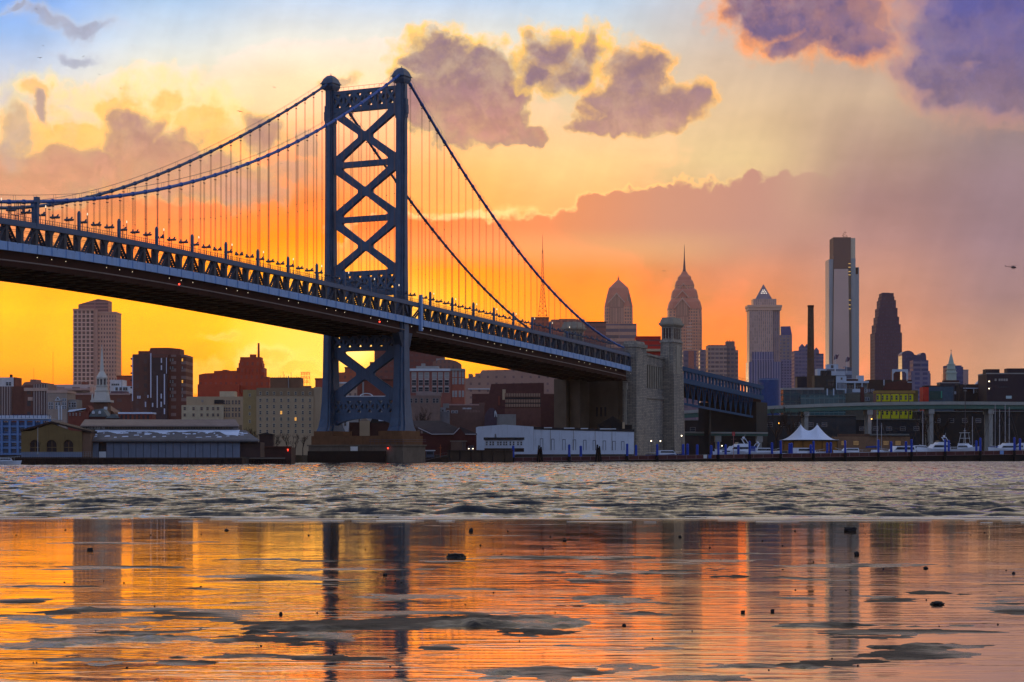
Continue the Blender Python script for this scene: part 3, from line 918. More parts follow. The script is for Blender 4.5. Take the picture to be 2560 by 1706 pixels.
# tall posts with rounded heads at every third panel
POSTS = [(j - 10.35) * NS for j in range(-2, 11)] + [((11.5 + j) - 10.35) * NS for j in range(0, 8)]
for s in POSTS:
    if abs(s + 12) < 8: pass
    for t in (-0.1,):
        mb = MB(off=BP); b = fb(s); w = .34
        hgt = 11.0 if s < 140 else 9.0
        if s < -195: hgt = 0
        if hgt:
            mb.hexa([B(s - w, t - w, b + 6.6), B(s + w, t - w, b + 6.6), B(s + w, t + w, b + 6.6), B(s - w, t + w, b + 6.6)],
                    [B(s - w, t - w, b + hgt - .5), B(s + w, t - w, b + hgt - .5), B(s + w, t + w, b + hgt - .5), B(s - w, t + w, b + hgt - .5)])
            mb.hexa([B(s - w, t - w, b + hgt - .5), B(s + w, t - w, b + hgt - .5), B(s + w, t + w, b + hgt - .5), B(s - w, t + w, b + hgt - .5)],
                    [B(s - w * .5, t - w * .5, b + hgt), B(s + w * .5, t - w * .5, b + hgt), B(s + w * .5, t + w * .5, b + hgt), B(s - w * .5, t + w * .5, b + hgt)])
            mb.build('deck_post', BLUE, bridge)
# post that carries the cable near midspan, and its far twin
for (px, pytop, t) in ((92, 500, 0.0), (84, 513, BW)):
    s, z = near_sz(px, pytop, t)
    b = fb(s)
    def f(mb, s=s, z=z, t=t, b=b):
        w = .42
        mb.hexa([B(s - w, t - w, b + 6), B(s + w, t - w, b + 6), B(s + w, t + w, b + 6), B(s - w, t + w, b + 6)],
                [B(s - w, t - w, z + .4), B(s + w, t - w, z + .4), B(s + w, t + w, z + .4), B(s - w, t + w, z + .4)])
        mb.hexa([B(s - .8, t - .5, z - .6), B(s + .8, t - .5, z - .6), B(s + .8, t + .5, z - .6), B(s - .8, t + .5, z - .6)],
                [B(s - .6, t - .5, z + .62), B(s + .6, t - .5, z + .62), B(s + .6, t + .5, z + .62), B(s - .6, t + .5, z + .62)])
    bb('cable_post', f, BLUE)
s, _ = near_sz(1048, 780)
def f(mb, s=s):
    b = fb(s)
    for w, z0, z1 in ((.62, -1.6, 8.6), (.48, 8.6, 9.2)):
        mb.hexa([B(s - w, -1.1, b + z0), B(s + w, -1.1, b + z0), B(s + w, -.1, b + z0), B(s - w, -.1, b + z0)],
                [B(s - w, -1.1, b + z1), B(s + w, -1.1, b + z1), B(s + w, -.1, b + z1), B(s - w, -.1, b + z1)])
bb('joint_post', f, FASC)

# cables with bands
def cable_z(cf_m, cf_s, s, top):
    return float((cf_m if s < 0 else cf_s)(s))
for t, cm, cs, e1 in ((DT, cab_near_m, cab_near_s, 221.0), (BW + DT, cab_far_m, cab_far_s, 208.0)):
    for lo, hi, cf in ((S0, DS - 1.2, cm), (DS + 1.2, e1, cs)):
        ss = np.linspace(lo, hi, 90)
        pts = [B(s, t, max(float(cf(s)), fb(s) + 5.2)) for s in ss]
        mb = MB(off=BP); mb.tube(pts, .40, 8)
        for p in [q + DS for q in PTS]:
            if lo < p < hi:
                for d in (-.35, .35):
                    a = B(p - .45, t, max(float(cf(p - .45)), fb(p) + 5.2)); c = B(p + .45, t, max(float(cf(p + .45)), fb(p) + 5.2))
                mb.tube([a, c], .53, 8)
        cb = mb.build('main_cable', CABL if t < 5 else BLUE, bridge, smooth=True)
        mb = MB(off=BP)
        for d in (-.35, .35):
            mb.tube([p + BT * d + Vector((0, 0, 1.45)) for p in pts], .03, 4)
        for k in range(0, 90, 3):
            for d in (-.35, .35):
                mb.bar(pts[k] + BT * d, pts[k] + BT * d + Vector((0, 0, 1.45)), .05)
        mb.build('hand_ropes', RAIL, cb)
# hangers: pairs of ropes under a clamp
rest = MB(off=BP); count = 0
for t, cm, cs in ((DT, cab_near_m, cab_near_s), (BW + DT, cab_far_m, cab_far_s)):
    for p in [q + DS for q in PTS]:
        if abs(p - DS) < 4: continue
        zt = float((cm if p < DS else cs)(p)); zb = fb(p) + 6.6
        if zt - zb < 1.6: continue
        count += 1
        mb = MB(off=BP) if count <= 98 else rest
        for d in (-.24, .24):
            for e in (-.1, .1):
                mb.tube([B(p + d, t + e, zb), B(p + d, t + e, zt - 1.1)], .024, 4, cap=False)
            mb.tube([B(p + d, t, zt - 1.1), B(p + d * 1.5, t, zt - .3)], .04, 4, cap=False)
        mb.bar(B(p - .45, t, zt - 1.15), B(p + .45, t, zt - 1.15), .22, .2)
        if zt - zb > 12:
            mb.bar(B(p - .3, t, zb + (zt - zb) * .48), B(p + .3, t, zb + (zt - zb) * .48), .14, .14)
        if count <= 98:
            mb.build('hanger', ROPE, bridge)
if rest.v:
    tag(rest.build('hanger', ROPE, bridge), kind='stuff')

# ---- the tower
def zt_(py):
    return CZ + (HY - py) * 753.0 / F
tower = root('tower', None, None, (0, 0, 0)); tower.parent = bridge; tower.scale = (1, 1, 1.0053)
for t0, name in ((0.45, 'n'), (BW, 'f')):
    sg = 1 if t0 < 5 else -1
    def f(mb, t0=t0, sg=sg):
        # stepped cellular leg: core, outer strips, inner pilaster, flaring below the deck
        prof = [(9.3, 2.35, 6.2), (10.6, 2.25, 5.0), (13, 1.95, 4.3), (18, 1.62, 3.7), (26, 1.45, 3.25), (36, 1.38, 3.0), (42, 1.34, 2.6), (60, 1.28, 2.2), (85, 1.22, 1.9), (112.2, 1.2, 1.7)]
        for (z0, w0, d0), (z1, w1, d1) in zip(prof[:-1], prof[1:]):
            mb.hexa([B2(-d0, t0 - w0, z0), B2(d0, t0 - w0, z0), B2(d0, t0 + w0, z0), B2(-d0, t0 + w0, z0)],
                    [B2(-d1, t0 - w1, z1), B2(d1, t0 - w1, z1), B2(d1, t0 + w1, z1), B2(-d1, t0 + w1, z1)])
            a0, a1 = d0 * .58, d1 * .58
            o0, o1 = w0 + .45, w1 + .40
            mb.hexa([B2(-a0, t0 - o0, z0), B2(a0, t0 - o0, z0), B2(a0, t0 + o0, z0), B2(-a0, t0 + o0, z0)],
                    [B2(-a1, t0 - o1, z1), B2(a1, t0 - o1, z1), B2(a1, t0 + o1, z1), B2(-a1, t0 + o1, z1)])
            b0, b1 = w0 * .62, w1 * .62
            mb.hexa([B2(-d0 - .35, t0 - b0, z0), B2(d0 + .35, t0 - b0, z0), B2(d0 + .35, t0 + b0, z0), B2(-d0 - .35, t0 + b0, z0)],
                    [B2(-d1 - .3, t0 - b1, z1), B2(d1 + .3, t0 - b1, z1), B2(d1 + .3, t0 + b1, z1), B2(-d1 - .3, t0 + b1, z1)])
        # rounded scroll under the cap, outer side
        for z0, z1, ex in ((101.5, 102.6, .35), (102.6, 105.2, .62), (105.2, 107.0, .42)):
            w = 1.6 + ex
            mb.hexa([B2(-.9, t0 - w, z0), B2(.9, t0 - w, z0), B2(.9, t0 + w, z0), B2(-.9, t0 + w, z0)],
                    [B2(-.9, t0 - w, z1), B2(.9, t0 - w, z1), B2(.9, t0 + w, z1), B2(-.9, t0 + w, z1)])
    bb('tower_leg', f, BLUE_D, tower)
    def f(mb, t0=t0):
        # saddle house with a curved roof
        def ring(w, d, z): return [B2(-d, t0 - w, z), B2(d, t0 - w, z), B2(d, t0 + w, z), B2(-d, t0 + w, z)]
        mb.hexa(ring(1.75, 2.2, 111.6), ring(2.15, 2.8, 112.6))
        mb.hexa(ring(2.15, 2.8, 112.6), ring(2.15, 2.8, 113.4))
        mb.hexa(ring(2.5, 3.2, 113.4), ring(2.45, 3.15, 113.62))
        mb.hexa(ring(2.3, 3.0, 113.62), ring(1.75, 2.2, 115.0))
        mb.hexa(ring(1.75, 2.2, 115.0), ring(.95, 1.2, 115.9))
        mb.hexa(ring(.95, 1.2, 115.9), ring(.3, .4, 116.15))
        mb.bar(B2(0, t0, 116.1), B2(0, t0, 116.7), .18)
    bb('saddle_cap', f, BLUE_D, tower)

TN, TF = 0.6, BW            # leg centres across
TI0, TI1 = TN + 1.35, TF - 1.35
def place(u, v, d):
    return B2(d, u, v) - BP
def xpanel(zlo, zhi, arm=1.75, name='cross_brace', plate=None):
    """Plate between the legs with four rounded triangular openings, leaving an X."""
    c = ((TI0 + TI1) / 2, (zlo + zhi) / 2)
    hw, hh = (TI1 - TI0) / 2, (zhi - zlo) / 2
    L = math.hypot(hw, hh)
    ox = arm / 2 * L / hh; oz = arm / 2 * L / hw      # offsets of the arm edges along the sides
    side_in = 0.18
    gx, gz = 2.35, 1.75                                # half size of the centre plate
    def inset_h(sign):
        zside = zlo if sign < 0 else zhi
        base = zside - sign * 0.05
        tip = c[1] + sign * (oz)
        pts = [(TI0 + ox + .75, base), (TI1 - ox - .75, base), (c[0] + .55, tip + sign * .35), (c[0] - .55, tip + sign * .35)]
        return rounded(pts, .55)
    def inset_v(sign):
        xs = TI0 if sign < 0 else TI1
        base = xs - sign * side_in
        tip = c[0] + sign * (ox + .9)
        pts = [(base, c[1] + hh - oz - .35), (base, c[1] - hh + oz + .35), (tip, c[1] - .45), (tip, c[1] + .45)]
        return rounded(pts, .5)
    holes = [inset_h(-1), inset_h(1), inset_v(-1), inset_v(1)]
    outer = [(TI0 - .6, zlo), (TI1 + .6, zlo), (TI1 + .6, zhi), (TI0 - .6, zhi)]
    return curve_plate(name, outer, holes, 1.9, place, BLUE_D, tower)
def strut(z0, z1, name='cross_strut'):
    def f(mb):
        mb.hexa([B2(-1.0, TI0 - .6, z0), B2(1.0, TI0 - .6, z0), B2(1.0, TI1 + .6, z0), B2(-1.0, TI1 + .6, z0)],
                [B2(-1.0, TI0 - .6, z1), B2(1.0, TI0 - .6, z1), B2(1.0, TI1 + .6, z1), B2(-1.0, TI1 + .6, z1)])
    bb(name, f, BLUE_D, tower)
def portal(z0, z1, hz0, hz1, ncell=6, pend=False):
    """Deep girder pierced by a row of small X openings."""
    holes = []
    cw = (TI1 - TI0) / ncell
    for k in range(ncell):
        cx_ = TI0 + cw * (k + .5); cz_ = (hz0 + hz1) / 2; h = (hz1 - hz0) / 2; w = cw * .36
        holes.append(rounded([(cx_ - w * .72, hz1), (cx_ + w * .72, hz1), (cx_, cz_ + h * .30)], .14, 2))
        holes.append(rounded([(cx_ - w * .72, hz0), (cx_ + w * .72, hz0), (cx_, cz_ - h * .30)], .14, 2))
        holes.append(rounded([(cx_ - w * 1.12, cz_ + h * .62), (cx_ - w * 1.12, cz_ - h * .62), (cx_ - w * .35, cz_)], .14, 2))
        holes.append(rounded([(cx_ + w * 1.12, cz_ + h * .62), (cx_ + w * 1.12, cz_ - h * .62), (cx_ + w * .35, cz_)], .14, 2))
    outer = [(TI0 - .6, z0), (TI1 + .6, z0), (TI1 + .6, z1), (TI0 - .6, z1)]
    o = curve_plate('portal_girder', outer, holes, 2.1, place, BLUE_D, tower)
    return o
portal(104.6, 111.0, 106.0, 110.0)
xpanel(89.6, 104.6); strut(88.0, 89.6)
xpanel(73.2, 88.0); strut(71.6, 73.2)
xpanel(56.9, 71.6)
portal(49.5, 56.9, 51.6, 55.6)
portal(33.2, 39.5, 34.4, 37.6)
xpanel(19.4, 33.2, arm=2.3)
# lowest girder has an arched underside
holes = []
cw = (TI1 - TI0) / 6
for k in range(6):
    cx_ = TI0 + cw * (k + .5); cz_, h, w = 16.6, 1.75, cw * .34
    holes.append(rounded([(cx_ - w * .72, cz_ + h), (cx_ + w * .72, cz_ + h), (cx_, cz_ + h * .30)], .14, 2))
    holes.append(rounded([(cx_ - w * .72, cz_ - h), (cx_ + w * .72, cz_ - h), (cx_, cz_ - h * .30)], .14, 2))
    holes.append(rounded([(cx_ - w * 1.12, cz_ + h * .62), (cx_ - w * 1.12, cz_ - h * .62), (cx_ - w * .35, cz_)], .14, 2))
    holes.append(rounded([(cx_ + w * 1.12, cz_ + h * .62), (cx_ + w * 1.12, cz_ - h * .62), (cx_ + w * .35, cz_)], .14, 2))
outer = [(TI0 - .6, 19.4), (TI0 - .6, 10.6)]
for k in range(13):
    f_ = k / 12.0
    outer.append((TI0 + .6 + (TI1 - TI0 - 1.2) * f_, 10.6 + 2.5 * math.sin(math.pi * f_) ** 0.6))
outer += [(TI1 + .6, 10.6), (TI1 + .6, 19.4)]
curve_plate('portal_girder', outer, holes, 2.1, place, BLUE_D, tower)
# bracket that widens the near leg under the deck, and rail on the top girder
def f(mb):
    for sg in (-1, 1):
        mb.hexa([B2(-3.0 * 1, -1.2, 34), B2(3.0, -1.2, 34), B2(3.0, 1.4, 34), B2(-3.0, 1.4, 34)],
                [B2(-5.4, -1.0, 38.2), B2(5.4, -1.0, 38.2), B2(5.4, 1.4, 38.2), B2(-5.4, 1.4, 38.2)])
bb('leg_bracket', f, BLUE_D, tower)
def f(mb):
    mb.tube([B2(0, t, 112.2) for t in np.linspace(3, BW - 3, 8)], .05, 4)
    for t in np.linspace(3, BW - 3, 12):
        mb.bar(B2(0, t, 111), B2(0, t, 112.2), .07)
bb('top_rail', f, RAIL, tower)
# small lamps hung under the fascia, one red navigation lamp
for i, s in enumerate(PTS):
    if (i * 7) % 5 not in (0, 3):
        mb = MB(off=BP); p = B(s, -.3, fb(s) - .75)
        mb.lathe([(.02, p.z - .10), (.07, p.z - .05), (.07, p.z + .05), (.02, p.z + .10)], p.x, p.y, 6)
        mb.build('deck_lamp', mat('deck_lamp_glow', (255, 236, 200), var=0, emit=(255, 230, 190), estr=1.3), bridge)
for px, py in ((949, 805), (448, 711)):
    s, z = near_sz(px, py)
    mb = MB(off=BP); p = B(s, .0, z); mb.lathe([(.02, z - .2), (.2, z - .1), (.2, z + .1), (.02, z + .2)], p.x, p.y, 6)
    mb.build('navigation_lamp', REDGLOW, bridge)
# inspection gantry near midspan
s, z = near_sz(62, 540)
def f(mb, s=s):
    b = fb(s) + 6.7
    for a, c in ((-1.3, -.0), (0, 1.3), (1.3, 2.2), (-1.3, 2.2)):
        pass
    for ss_ in (-1.6, 0, 1.6):
        for tt_ in (1.2, 3.0):
            mb.bar(B(s + ss_, tt_, b), B(s + ss_, tt_, b + 4.2), .16)
    for zz in (1.6, 2.9, 4.2):
        for tt_ in (1.2, 3.0):
            mb.bar(B(s - 1.6, tt_, b + zz), B(s + 1.6, tt_, b + zz), .12)
bb('gantry_frame', f, RAIL)

# ---- stone pier under the tower
pier = root('tower_pier', 'stepped brown granite pier in the water under the bridge tower', 'bridge pier', BP)
def course(mb, t0, t1, s0, s1, z0, z1):
    mb.hexa([B2(s0, t0, z0), B2(s1, t0, z0), B2(s1, t1, z0), B2(s0, t1, z0)], [B2(s0, t0, z1), B2(s1, t0, z1), B2(s1, t1, z1), B2(s0, t1, z1)])
mb = MB(off=BP)
course(mb, -4.2, BW + 4, -8.8, 8.8, -6, 4.9); course(mb, -4.6, BW + 4.4, -9.2, 9.2, 4.9, 5.3)
mb.build('pier_base', mat('pier_concrete', (106, 92, 78), rough=0.85, var=0.25, scale=0.4, streak=0.6), pier)
mb = MB(off=BP); course(mb, -3.6, BW + 3.4, -7.9, 7.9, 5.3, 7.9); course(mb, -2.9, 5.6, -7.2, 7.2, 7.9, 9.35); course(mb, BW - 4.4, BW + 2.8, -7.2, 7.2, 7.9, 9.35)
mb.build('pier_steps', STONE, pier)
mb = MB(off=BP)
course(mb, 1.8, BW + 3.95, -9.5, -9.25, -1.0, 3.4)
mb.build('timber_fender', mat('fender_timber', (42, 30, 26), rough=0.9, var=0.3, scale=1.0), pier)
mb = MB(off=BP)
for zz in (6.2, 6.75):
    mb.tube([B2(-9.0, -4.4, zz), B2(-9.0, BW * .3, zz)], .04, 4); mb.tube([B2(9, -4.4, zz), B2(-9, -4.4, zz)], .04, 4)
for k in range(9):
    mb.bar(B2(-9.0, -4.4 + k * 1.5, 5.3), B2(-9.0, -4.4 + k * 1.5, 6.8), .06)
mb.build('guard_rail', RAIL, pier)
sgn = MB(off=BP); s_p = W(884, 1125, 735)
s1_, t_ = -9.35, 13.2
mbx = MB(off=BP); course(mbx, 12.2, 14.9, -9.42, -9.30, 3.45, 4.75)
mbx.build('notice_board', mat('white_board', (214, 208, 198), rough=0.6), pier)
mbx = MB(off=BP); p = B2(-9.4, 1.0, 4.2); mbx.lathe([(.02, 4.0), (.2, 4.1), (.2, 4.3), (.02, 4.4)], p.x, p.y, 6); mbx.bar(p, B2(-9.1, 1.0, 4.2), .1)
mbx.build('warning_lamp', REDGLOW, pier)

# ---- things standing on the high walkway
fl = root('floodlight', 'twin dark floodlights on a short post along the bridge walkway', 'floodlight', (0, 0, 0), 'floodlights along the bridge walkway')
mb = MB(); mb.bar((0, 0, 0), (0, 0, 2.0), .12); mb.bar((0, -.9, 1.95), (0, .9, 1.95), .12); mb.build('post', RAIL, fl)
for sg in (-1, 1):
    mb = MB(); y = sg * .62; mb.hexa([(-.5, y - .5, 2.0), (.35, y - .5, 1.85), (.35, y + .5, 1.85), (-.5, y + .5, 2.0)], [(-.42, y - .42, 2.35), (.5, y - .5, 2.3), (.5, y + .5, 2.3), (-.42, y + .42, 2.35)])
    mb.bar((0, y, 2.3), (.25, y + .2 * sg, 2.75), .34, .3)
    mb.build('lamp_head', RAIL, fl)
lp = root('lamp_post', 'slim lamp post with a small lit globe on the bridge walkway', 'lamp post', (0, 0, 0), 'globe lamps along the bridge walkway')
mb = MB(); mb.tube([(0, 0, 0), (0, 0, 3.9)], .09, 6); mb.bar((0, 0, 0), (0, 0, .5), .26); mb.build('post', RAIL, lp)
mb = MB(); mb.lathe([(.05, 3.85), (.12, 4.0), (.14, 4.2), (.1, 4.4), (.03, 4.5)], 0, 0, 8); mb.build('globe', mat('walk_lamp_glow', (255, 236, 200), var=0, emit=(255, 224, 180), estr=1.0), lp)
ang = math.atan2(BA.y, BA.x)
first = True; firstl = True
for i, s in enumerate(PTS):
    p = B(s + NS / 6, .9, fb(s + NS / 6) + 6.7)
    if s + NS / 6 > 205: continue
    if first: fl.location = p; fl.rotation_euler = (0, 0, ang); first = False
    else: copy_tree(fl, loc=p, rotz=ang + random.Random(i).uniform(-.5, .5))
for s in POSTS:
    s2 = s + NS * 0.30
    if s2 > 200: continue
    p = B(s2, 1.1, fb(s2) + 6.7)
    if firstl: lp.location = p; firstl = False
    else: copy_tree(lp, loc=p)
# ------------------------------------------------------------------ buildings
GZ = 2.2
class Bld:
    """A building whose front stands Y metres away; local x runs along the front (metres from its middle), y backwards, z up from the ground."""
    def __init__(self, name, label, cat, x0, x1, Y, group=None, rotz=0.0, gz=GZ, xc=None):
        self.Y = Y; self.x0 = x0; self.x1 = x1; self.gz = gz
        self.c = (x0 + x1) / 2 if xc is None else xc
        self.r = root(name, label, cat, (SX(self.c, Y), Y, gz), group, rotz)
    def X(self, px): return (px - self.c) * self.Y / F
    def Z(self, py): return SZ(py, self.Y) - self.gz
    def box(self, name, m, px0, px1, pytop, pybot=None, y0=0.0, depth=15.0, parent=None, dz=0.0):
        mb = MB()
        mb.box(self.X(px0), self.X(px1), y0, y0 + depth, -0.5 if pybot is None else self.Z(pybot), self.Z(pytop) + dz)
        return mb.build(name, m, parent or self.r)
    def poly(self, name, m, pts, y0=0.0, depth=15.0, parent=None):
        mb = MB(); mb.prism([(self.X(p[0]), self.Z(p[1])) for p in pts], y0, y0 + depth)
        return mb.build(name, m, parent or self.r)
    def cap(self, px0, px1, py, y0, depth, m, h=0.5, over=0.25, name='parapet', parent=None):
        mb = MB(); z = self.Z(py); a, b = self.X(px0) - over, self.X(px1) + over
        mb.box(a, b, y0 - over, y0 + .25, z - h, z + .25)
        mb.box(a, a + .5, y0 + .25, y0 + depth, z - h, z + .25); mb.box(b - .5, b, y0 + .25, y0 + depth, z - h, z + .25)
        return mb.build(name, m, parent or self.r)
    def windows(self, xs, ys, w, h, frame, glass, y=0.0, lit=(), litm=None, sill=True):
        """Single windows, each a part: frame with a glass pane as its sub-part. xs, ys in pixels, w, h in metres."""
        n = 0
        for j, py in enumerate(ys):
            for i, px in enumerate(xs):
                x, z = self.X(px), self.Z(py)
                mb = MB(); t = .12
                mb.box(x - w / 2 - t, x - w / 2, y - .10, y + .05, z - h / 2 - t, z + h / 2 + t); mb.box(x + w / 2, x + w / 2 + t, y - .10, y + .05, z - h / 2 - t, z + h / 2 + t)
                mb.box(x - w / 2, x + w / 2, y - .10, y + .05, z + h / 2, z + h / 2 + t); mb.box(x - w / 2, x + w / 2, y - .16, y + .05, z - h / 2 - t, z - h / 2)
                mb.box(x - w / 2, x + w / 2, y - .07, y - .01, z - .05, z + .05)
                o = mb.build('window', frame, self.r)
                mb = MB(); mb.box(x - w / 2, x + w / 2, y - .045, y + .01, z - h / 2, z + h / 2)
                mb.build('pane', litm if (i, j) in lit else glass, o)
                n += 1
        return n

GLASS = mat('window_glass', (38, 42, 50), rough=0.12, var=0.3, scale=0.2, spec=0.6)
GLASS_L = mat('lit_window', (255, 200, 100), rough=0.4, var=0.0, emit=(255, 176, 70), estr=.8)
GLASS_B = mat('window_blind', (150, 144, 138), rough=0.5, var=0.3, scale=0.3)
ROOFD = mat('dark_roof', (56, 52, 52), rough=0.9, var=0.25)
SNOW = mat('snow', (226, 232, 244), rough=0.8, var=0.05)
TRIMW = mat('white_trim', (206, 206, 206), rough=0.6, var=0.08)
BRICK = mat('red_brick', (126, 66, 54), rough=0.85, var=0.2, scale=0.4)
BRICKD = mat('dark_brick', (74, 46, 42), rough=0.85, var=0.25, scale=0.4)
TAN = mat('tan_render', (186, 158, 124), rough=0.85, var=0.10, scale=0.15, streak=0.25)
GREYC = mat('grey_concrete', (150, 144, 138), rough=0.85, var=0.15, scale=0.3, streak=0.3)
METAL = mat('antenna_steel', (80, 70, 70), rough=0.5, var=0.0)

def mast(b, px, pytop, pybot, y=3.0, r=.12, name='antenna'):
    mb = MB(); mb.tube([(b.X(px), y, b.Z(pybot)), (b.X(px), y, b.Z(pytop))], r, 5, r1=r * .5)
    return mb.build(name, METAL, b.r)

# ================= far skyline
# pale condominium tower, left
b = Bld('condominium_tower', 'tall pinkish condominium tower with sloped roof screen behind the white church steeple', 'tower block', 181, 290, 2400)
fm = facade('condo_front', (226, 172, 146), (110, 74, 66), 3.9, 3.9 * 1.0, .62, .70, rough=.8, band=((238, 190, 166), .06))  # pinkish walls include the warmth of the evening haze
fm2 = facade('condo_grid', (216, 160, 134), (120, 80, 72), 2.6, 3.9, .5, .5)
b.box('left_wing', fm, 183, 234, 773, depth=34)
b.box('chamfer', mat('condo_stone', (206, 154, 132), var=.08), 234, 243, 774, y0=1.5, depth=30)
b.box('right_wing', fm2, 243, 288, 780, y0=3.0, depth=34)
b.poly('roof_screen', facade('condo_louver', (176, 120, 110), (120, 78, 74), 40, 3.0, .98, .42), [(194, 772), (194, 761), (243, 747), (269, 751), (269, 781), (243, 781)], y0=4, depth=22)
mb = MB()
for k in range(44):
    z = 6 + k * 3.25
    if z > b.Z(792): break
    mb.box(b.X(181.2), b.X(183), .5, 3, z, z + .9); mb.box(b.X(288), b.X(290), 4, 7, z, z + .9)
mb.build('balconies', mat('condo_stone', (206, 154, 132)), b.r)
b.cap(183, 234, 773, 0, 34, mat('condo_stone', (206, 154, 132)), h=1.2, over=.4)
b.cap(243, 288, 780, 3, 34, mat('condo_stone', (206, 154, 132)), h=1.2, over=.4)

# two glass gothic towers
GRAN = facade('tower_glass', (232, 160, 124), (160, 112, 98), 3.2, 3.9, .6, .55, rough=.45)  # warm evening haze painted into wall, glass and crown colours
GRANB = facade('tower_glass_banded', (196, 144, 120), (104, 84, 92), 40, 7.8, .99, .5, rough=.45)
CROWN = mat('tower_crown_metal', (214, 132, 104), rough=.5, var=.08, scale=.05)
CHEV = mat('chevron_trim', (224, 176, 148), rough=.6, var=.05)
def gothic(name, label, px_c, tiers, base, spire, Y, bands):
    """tiers: from the bottom up, half width in px at given rows; each tier has gabled fronts."""
    b = Bld(name, label, 'skyscraper', px_c - base, px_c + base, Y, xc=px_c)
    k = Y / F
    def ring(h, py, ch=.32):
        w = h * k; c = w * ch; z = b.Z(py); D = w
        return [(-w, D + c - w, z), (-w + c, D - w, z), (w - c, D - w, z), (w, D + c - w, z), (w, D + w - c, z), (w - c, D + w, z), (-w + c, D + w, z), (-w, D + w - c, z)]
    return b, k, ring
# spired tower
b = Bld('spired_skyscraper', 'tallest gothic glass skyscraper with stacked gables and a needle spire', 'skyscraper', 1671, 1757, 3300, xc=1714)
k = b.Y / F
def octo(b, hw, py, depth_c, ch=.22, dx=0):
    k = b.Y / F; w = hw * k; c = w * ch; z = b.Z(py); x = dx * k
    return [(x - w, depth_c - w + c, z), (x - w + c, depth_c - w, z), (x + w - c, depth_c - w, z), (x + w, depth_c - w + c, z), (x + w, depth_c + w - c, z), (x + w - c, depth_c + w, z), (x - w + c, depth_c + w, z), (x - w, depth_c + w - c, z)]
D0 = 24.0
def stack(b, name, m, levels, dc=D0, dx=0, parent=None):
    mb = MB()
    for (h0, p0), (h1, p1) in zip(levels[:-1], levels[1:]):
        mb.hexa(octo(b, h0, p0, dc, dx=dx), octo(b, h1, p1, dc, dx=dx))
    return mb.build(name, m, parent or b.r)
stack(b, 'shaft', GRAN, [(42, 1144), (42, 930), (42, 800), (41, 772)])
stack(b, 'shoulder', CROWN, [(42.2, 772), (38, 754), (33, 746)])
stack(b, 'middle_tier', GRAN, [(33, 772), (33, 742)])
stack(b, 'shoulder', CROWN, [(33.2, 742), (29.5, 725), (25, 720)])
stack(b, 'upper_tier', GRAN, [(24, 742), (23.6, 712)])
stack(b, 'shoulder', CROWN, [(24, 712), (20, 700), (17.4, 698)])
stack(b, 'crown', CROWN, [(17.5, 700), (16, 690), (9, 683), (5.4, 676)])
mb = MB(); c0 = D0
mb.lathe([(5.4 * k, b.Z(682)), (3.4 * k, b.Z(670)), (2.2 * k, b.Z(655)), (1.3 * k, b.Z(640)), (.9 * k, b.Z(625)), (.35 * k, b.Z(608))], 0, c0, 8)
mb.build('spire', mat('spire_metal', (110, 84, 88), rough=.4), b.r)
def gable(b, name, m, pxl, pxr, pyb, pys, pya, y0, d=.8, parent=None):
    pc = (pxl + pxr) / 2
    return b.poly(name, m, [(pxl, pyb), (pxl, pys), (pc, pya), (pxr, pys), (pxr, pyb)], y0=y0, depth=d, parent=parent)
def chevron(b, m, pc, hw, pys, pya, th, y0, d=1.2):
    return b.poly('chevron_rib', m, [(pc - hw, pys), (pc, pya), (pc + hw, pys), (pc + hw, pys + th), (pc, pya + th), (pc - hw, pys + th)], y0=y0, depth=d)
f0 = D0 - 42 * k
gb = facade('gable_glass', (176, 120, 100), (206, 150, 120), 1.9, 60, .5, .98, rough=.4)
gable(b, 'gable_front', gb, 1690, 1722, 812, 770, 748, f0 - .6, 1.0)
chevron(b, CHEV, 1706, 20, 768, 744, 4, f0 - 1.6)
chevron(b, CHEV, 1707, 17, 743, 724, 3.5, D0 - 33 * k - 1.4)
chevron(b, CHEV, 1710, 13, 722, 706, 3, D0 - 24 * k - 1.2)
gable(b, 'gable_front', gb, 1737, 1752, 812, 775, 752, f0 + 2, 1.0)
mb = MB()
for py in range(806, 1000, 9):
    mb.box(b.X(1717), b.X(1730), f0 - .5, f0 + .2, b.Z(py + 4), b.Z(py))
mb.build('stone_bands', CHEV, b.r)
b.box('podium', facade('podium_banded', (146, 122, 130), (84, 80, 108), 60, 8, .99, .45), 1664, 1760, 918, y0=-8, depth=8)

# domed gothic tower
b = Bld('gothic_skyscraper', 'rounded gothic glass skyscraper with a small finial beside the end of the bridge cable', 'skyscraper', 1513, 1583, 3100, xc=1548)
k = b.Y / F
stack(b, 'shaft', GRAN, [(35, 1144), (35, 800), (34.6, 766)])
stack(b, 'shoulder', CROWN, [(35, 766), (29, 738), (24, 718), (20, 714)])
stack(b, 'crown', CROWN, [(24, 719), (17, 711), (9, 703), (2.6, 697)])
mb = MB(); mb.lathe([(1.4 * k, b.Z(698)), (2.6 * k, b.Z(694)), (1.2 * k, b.Z(691)), (.4 * k, b.Z(686))], 0, D0, 8); mb.build('finial', CROWN, b.r)
f0 = D0 - 35 * k
gable(b, 'gable_front', gb, 1524, 1560, 806, 756, 735, f0 - .6, 1.0)
chevron(b, CHEV, 1542, 21, 754, 731, 4, f0 - 1.5)
gable(b, 'gable_front', gb, 1567, 1579, 806, 748, 732, f0 + 1.5, 1.0)
mb = MB()
for py in range(810, 900, 9):
    mb.box(b.X(1556), b.X(1565), f0 - .5, f0 + .2, b.Z(py + 4), b.Z(py)); mb.box(b.X(1567), b.X(1578), f0 - .5, f0 + .2, b.Z(py + 6), b.Z(py))
mb.build('stone_bands', CHEV, b.r)
b.box('podium', GRANB, 1505, 1592, 809, y0=6, depth=30)

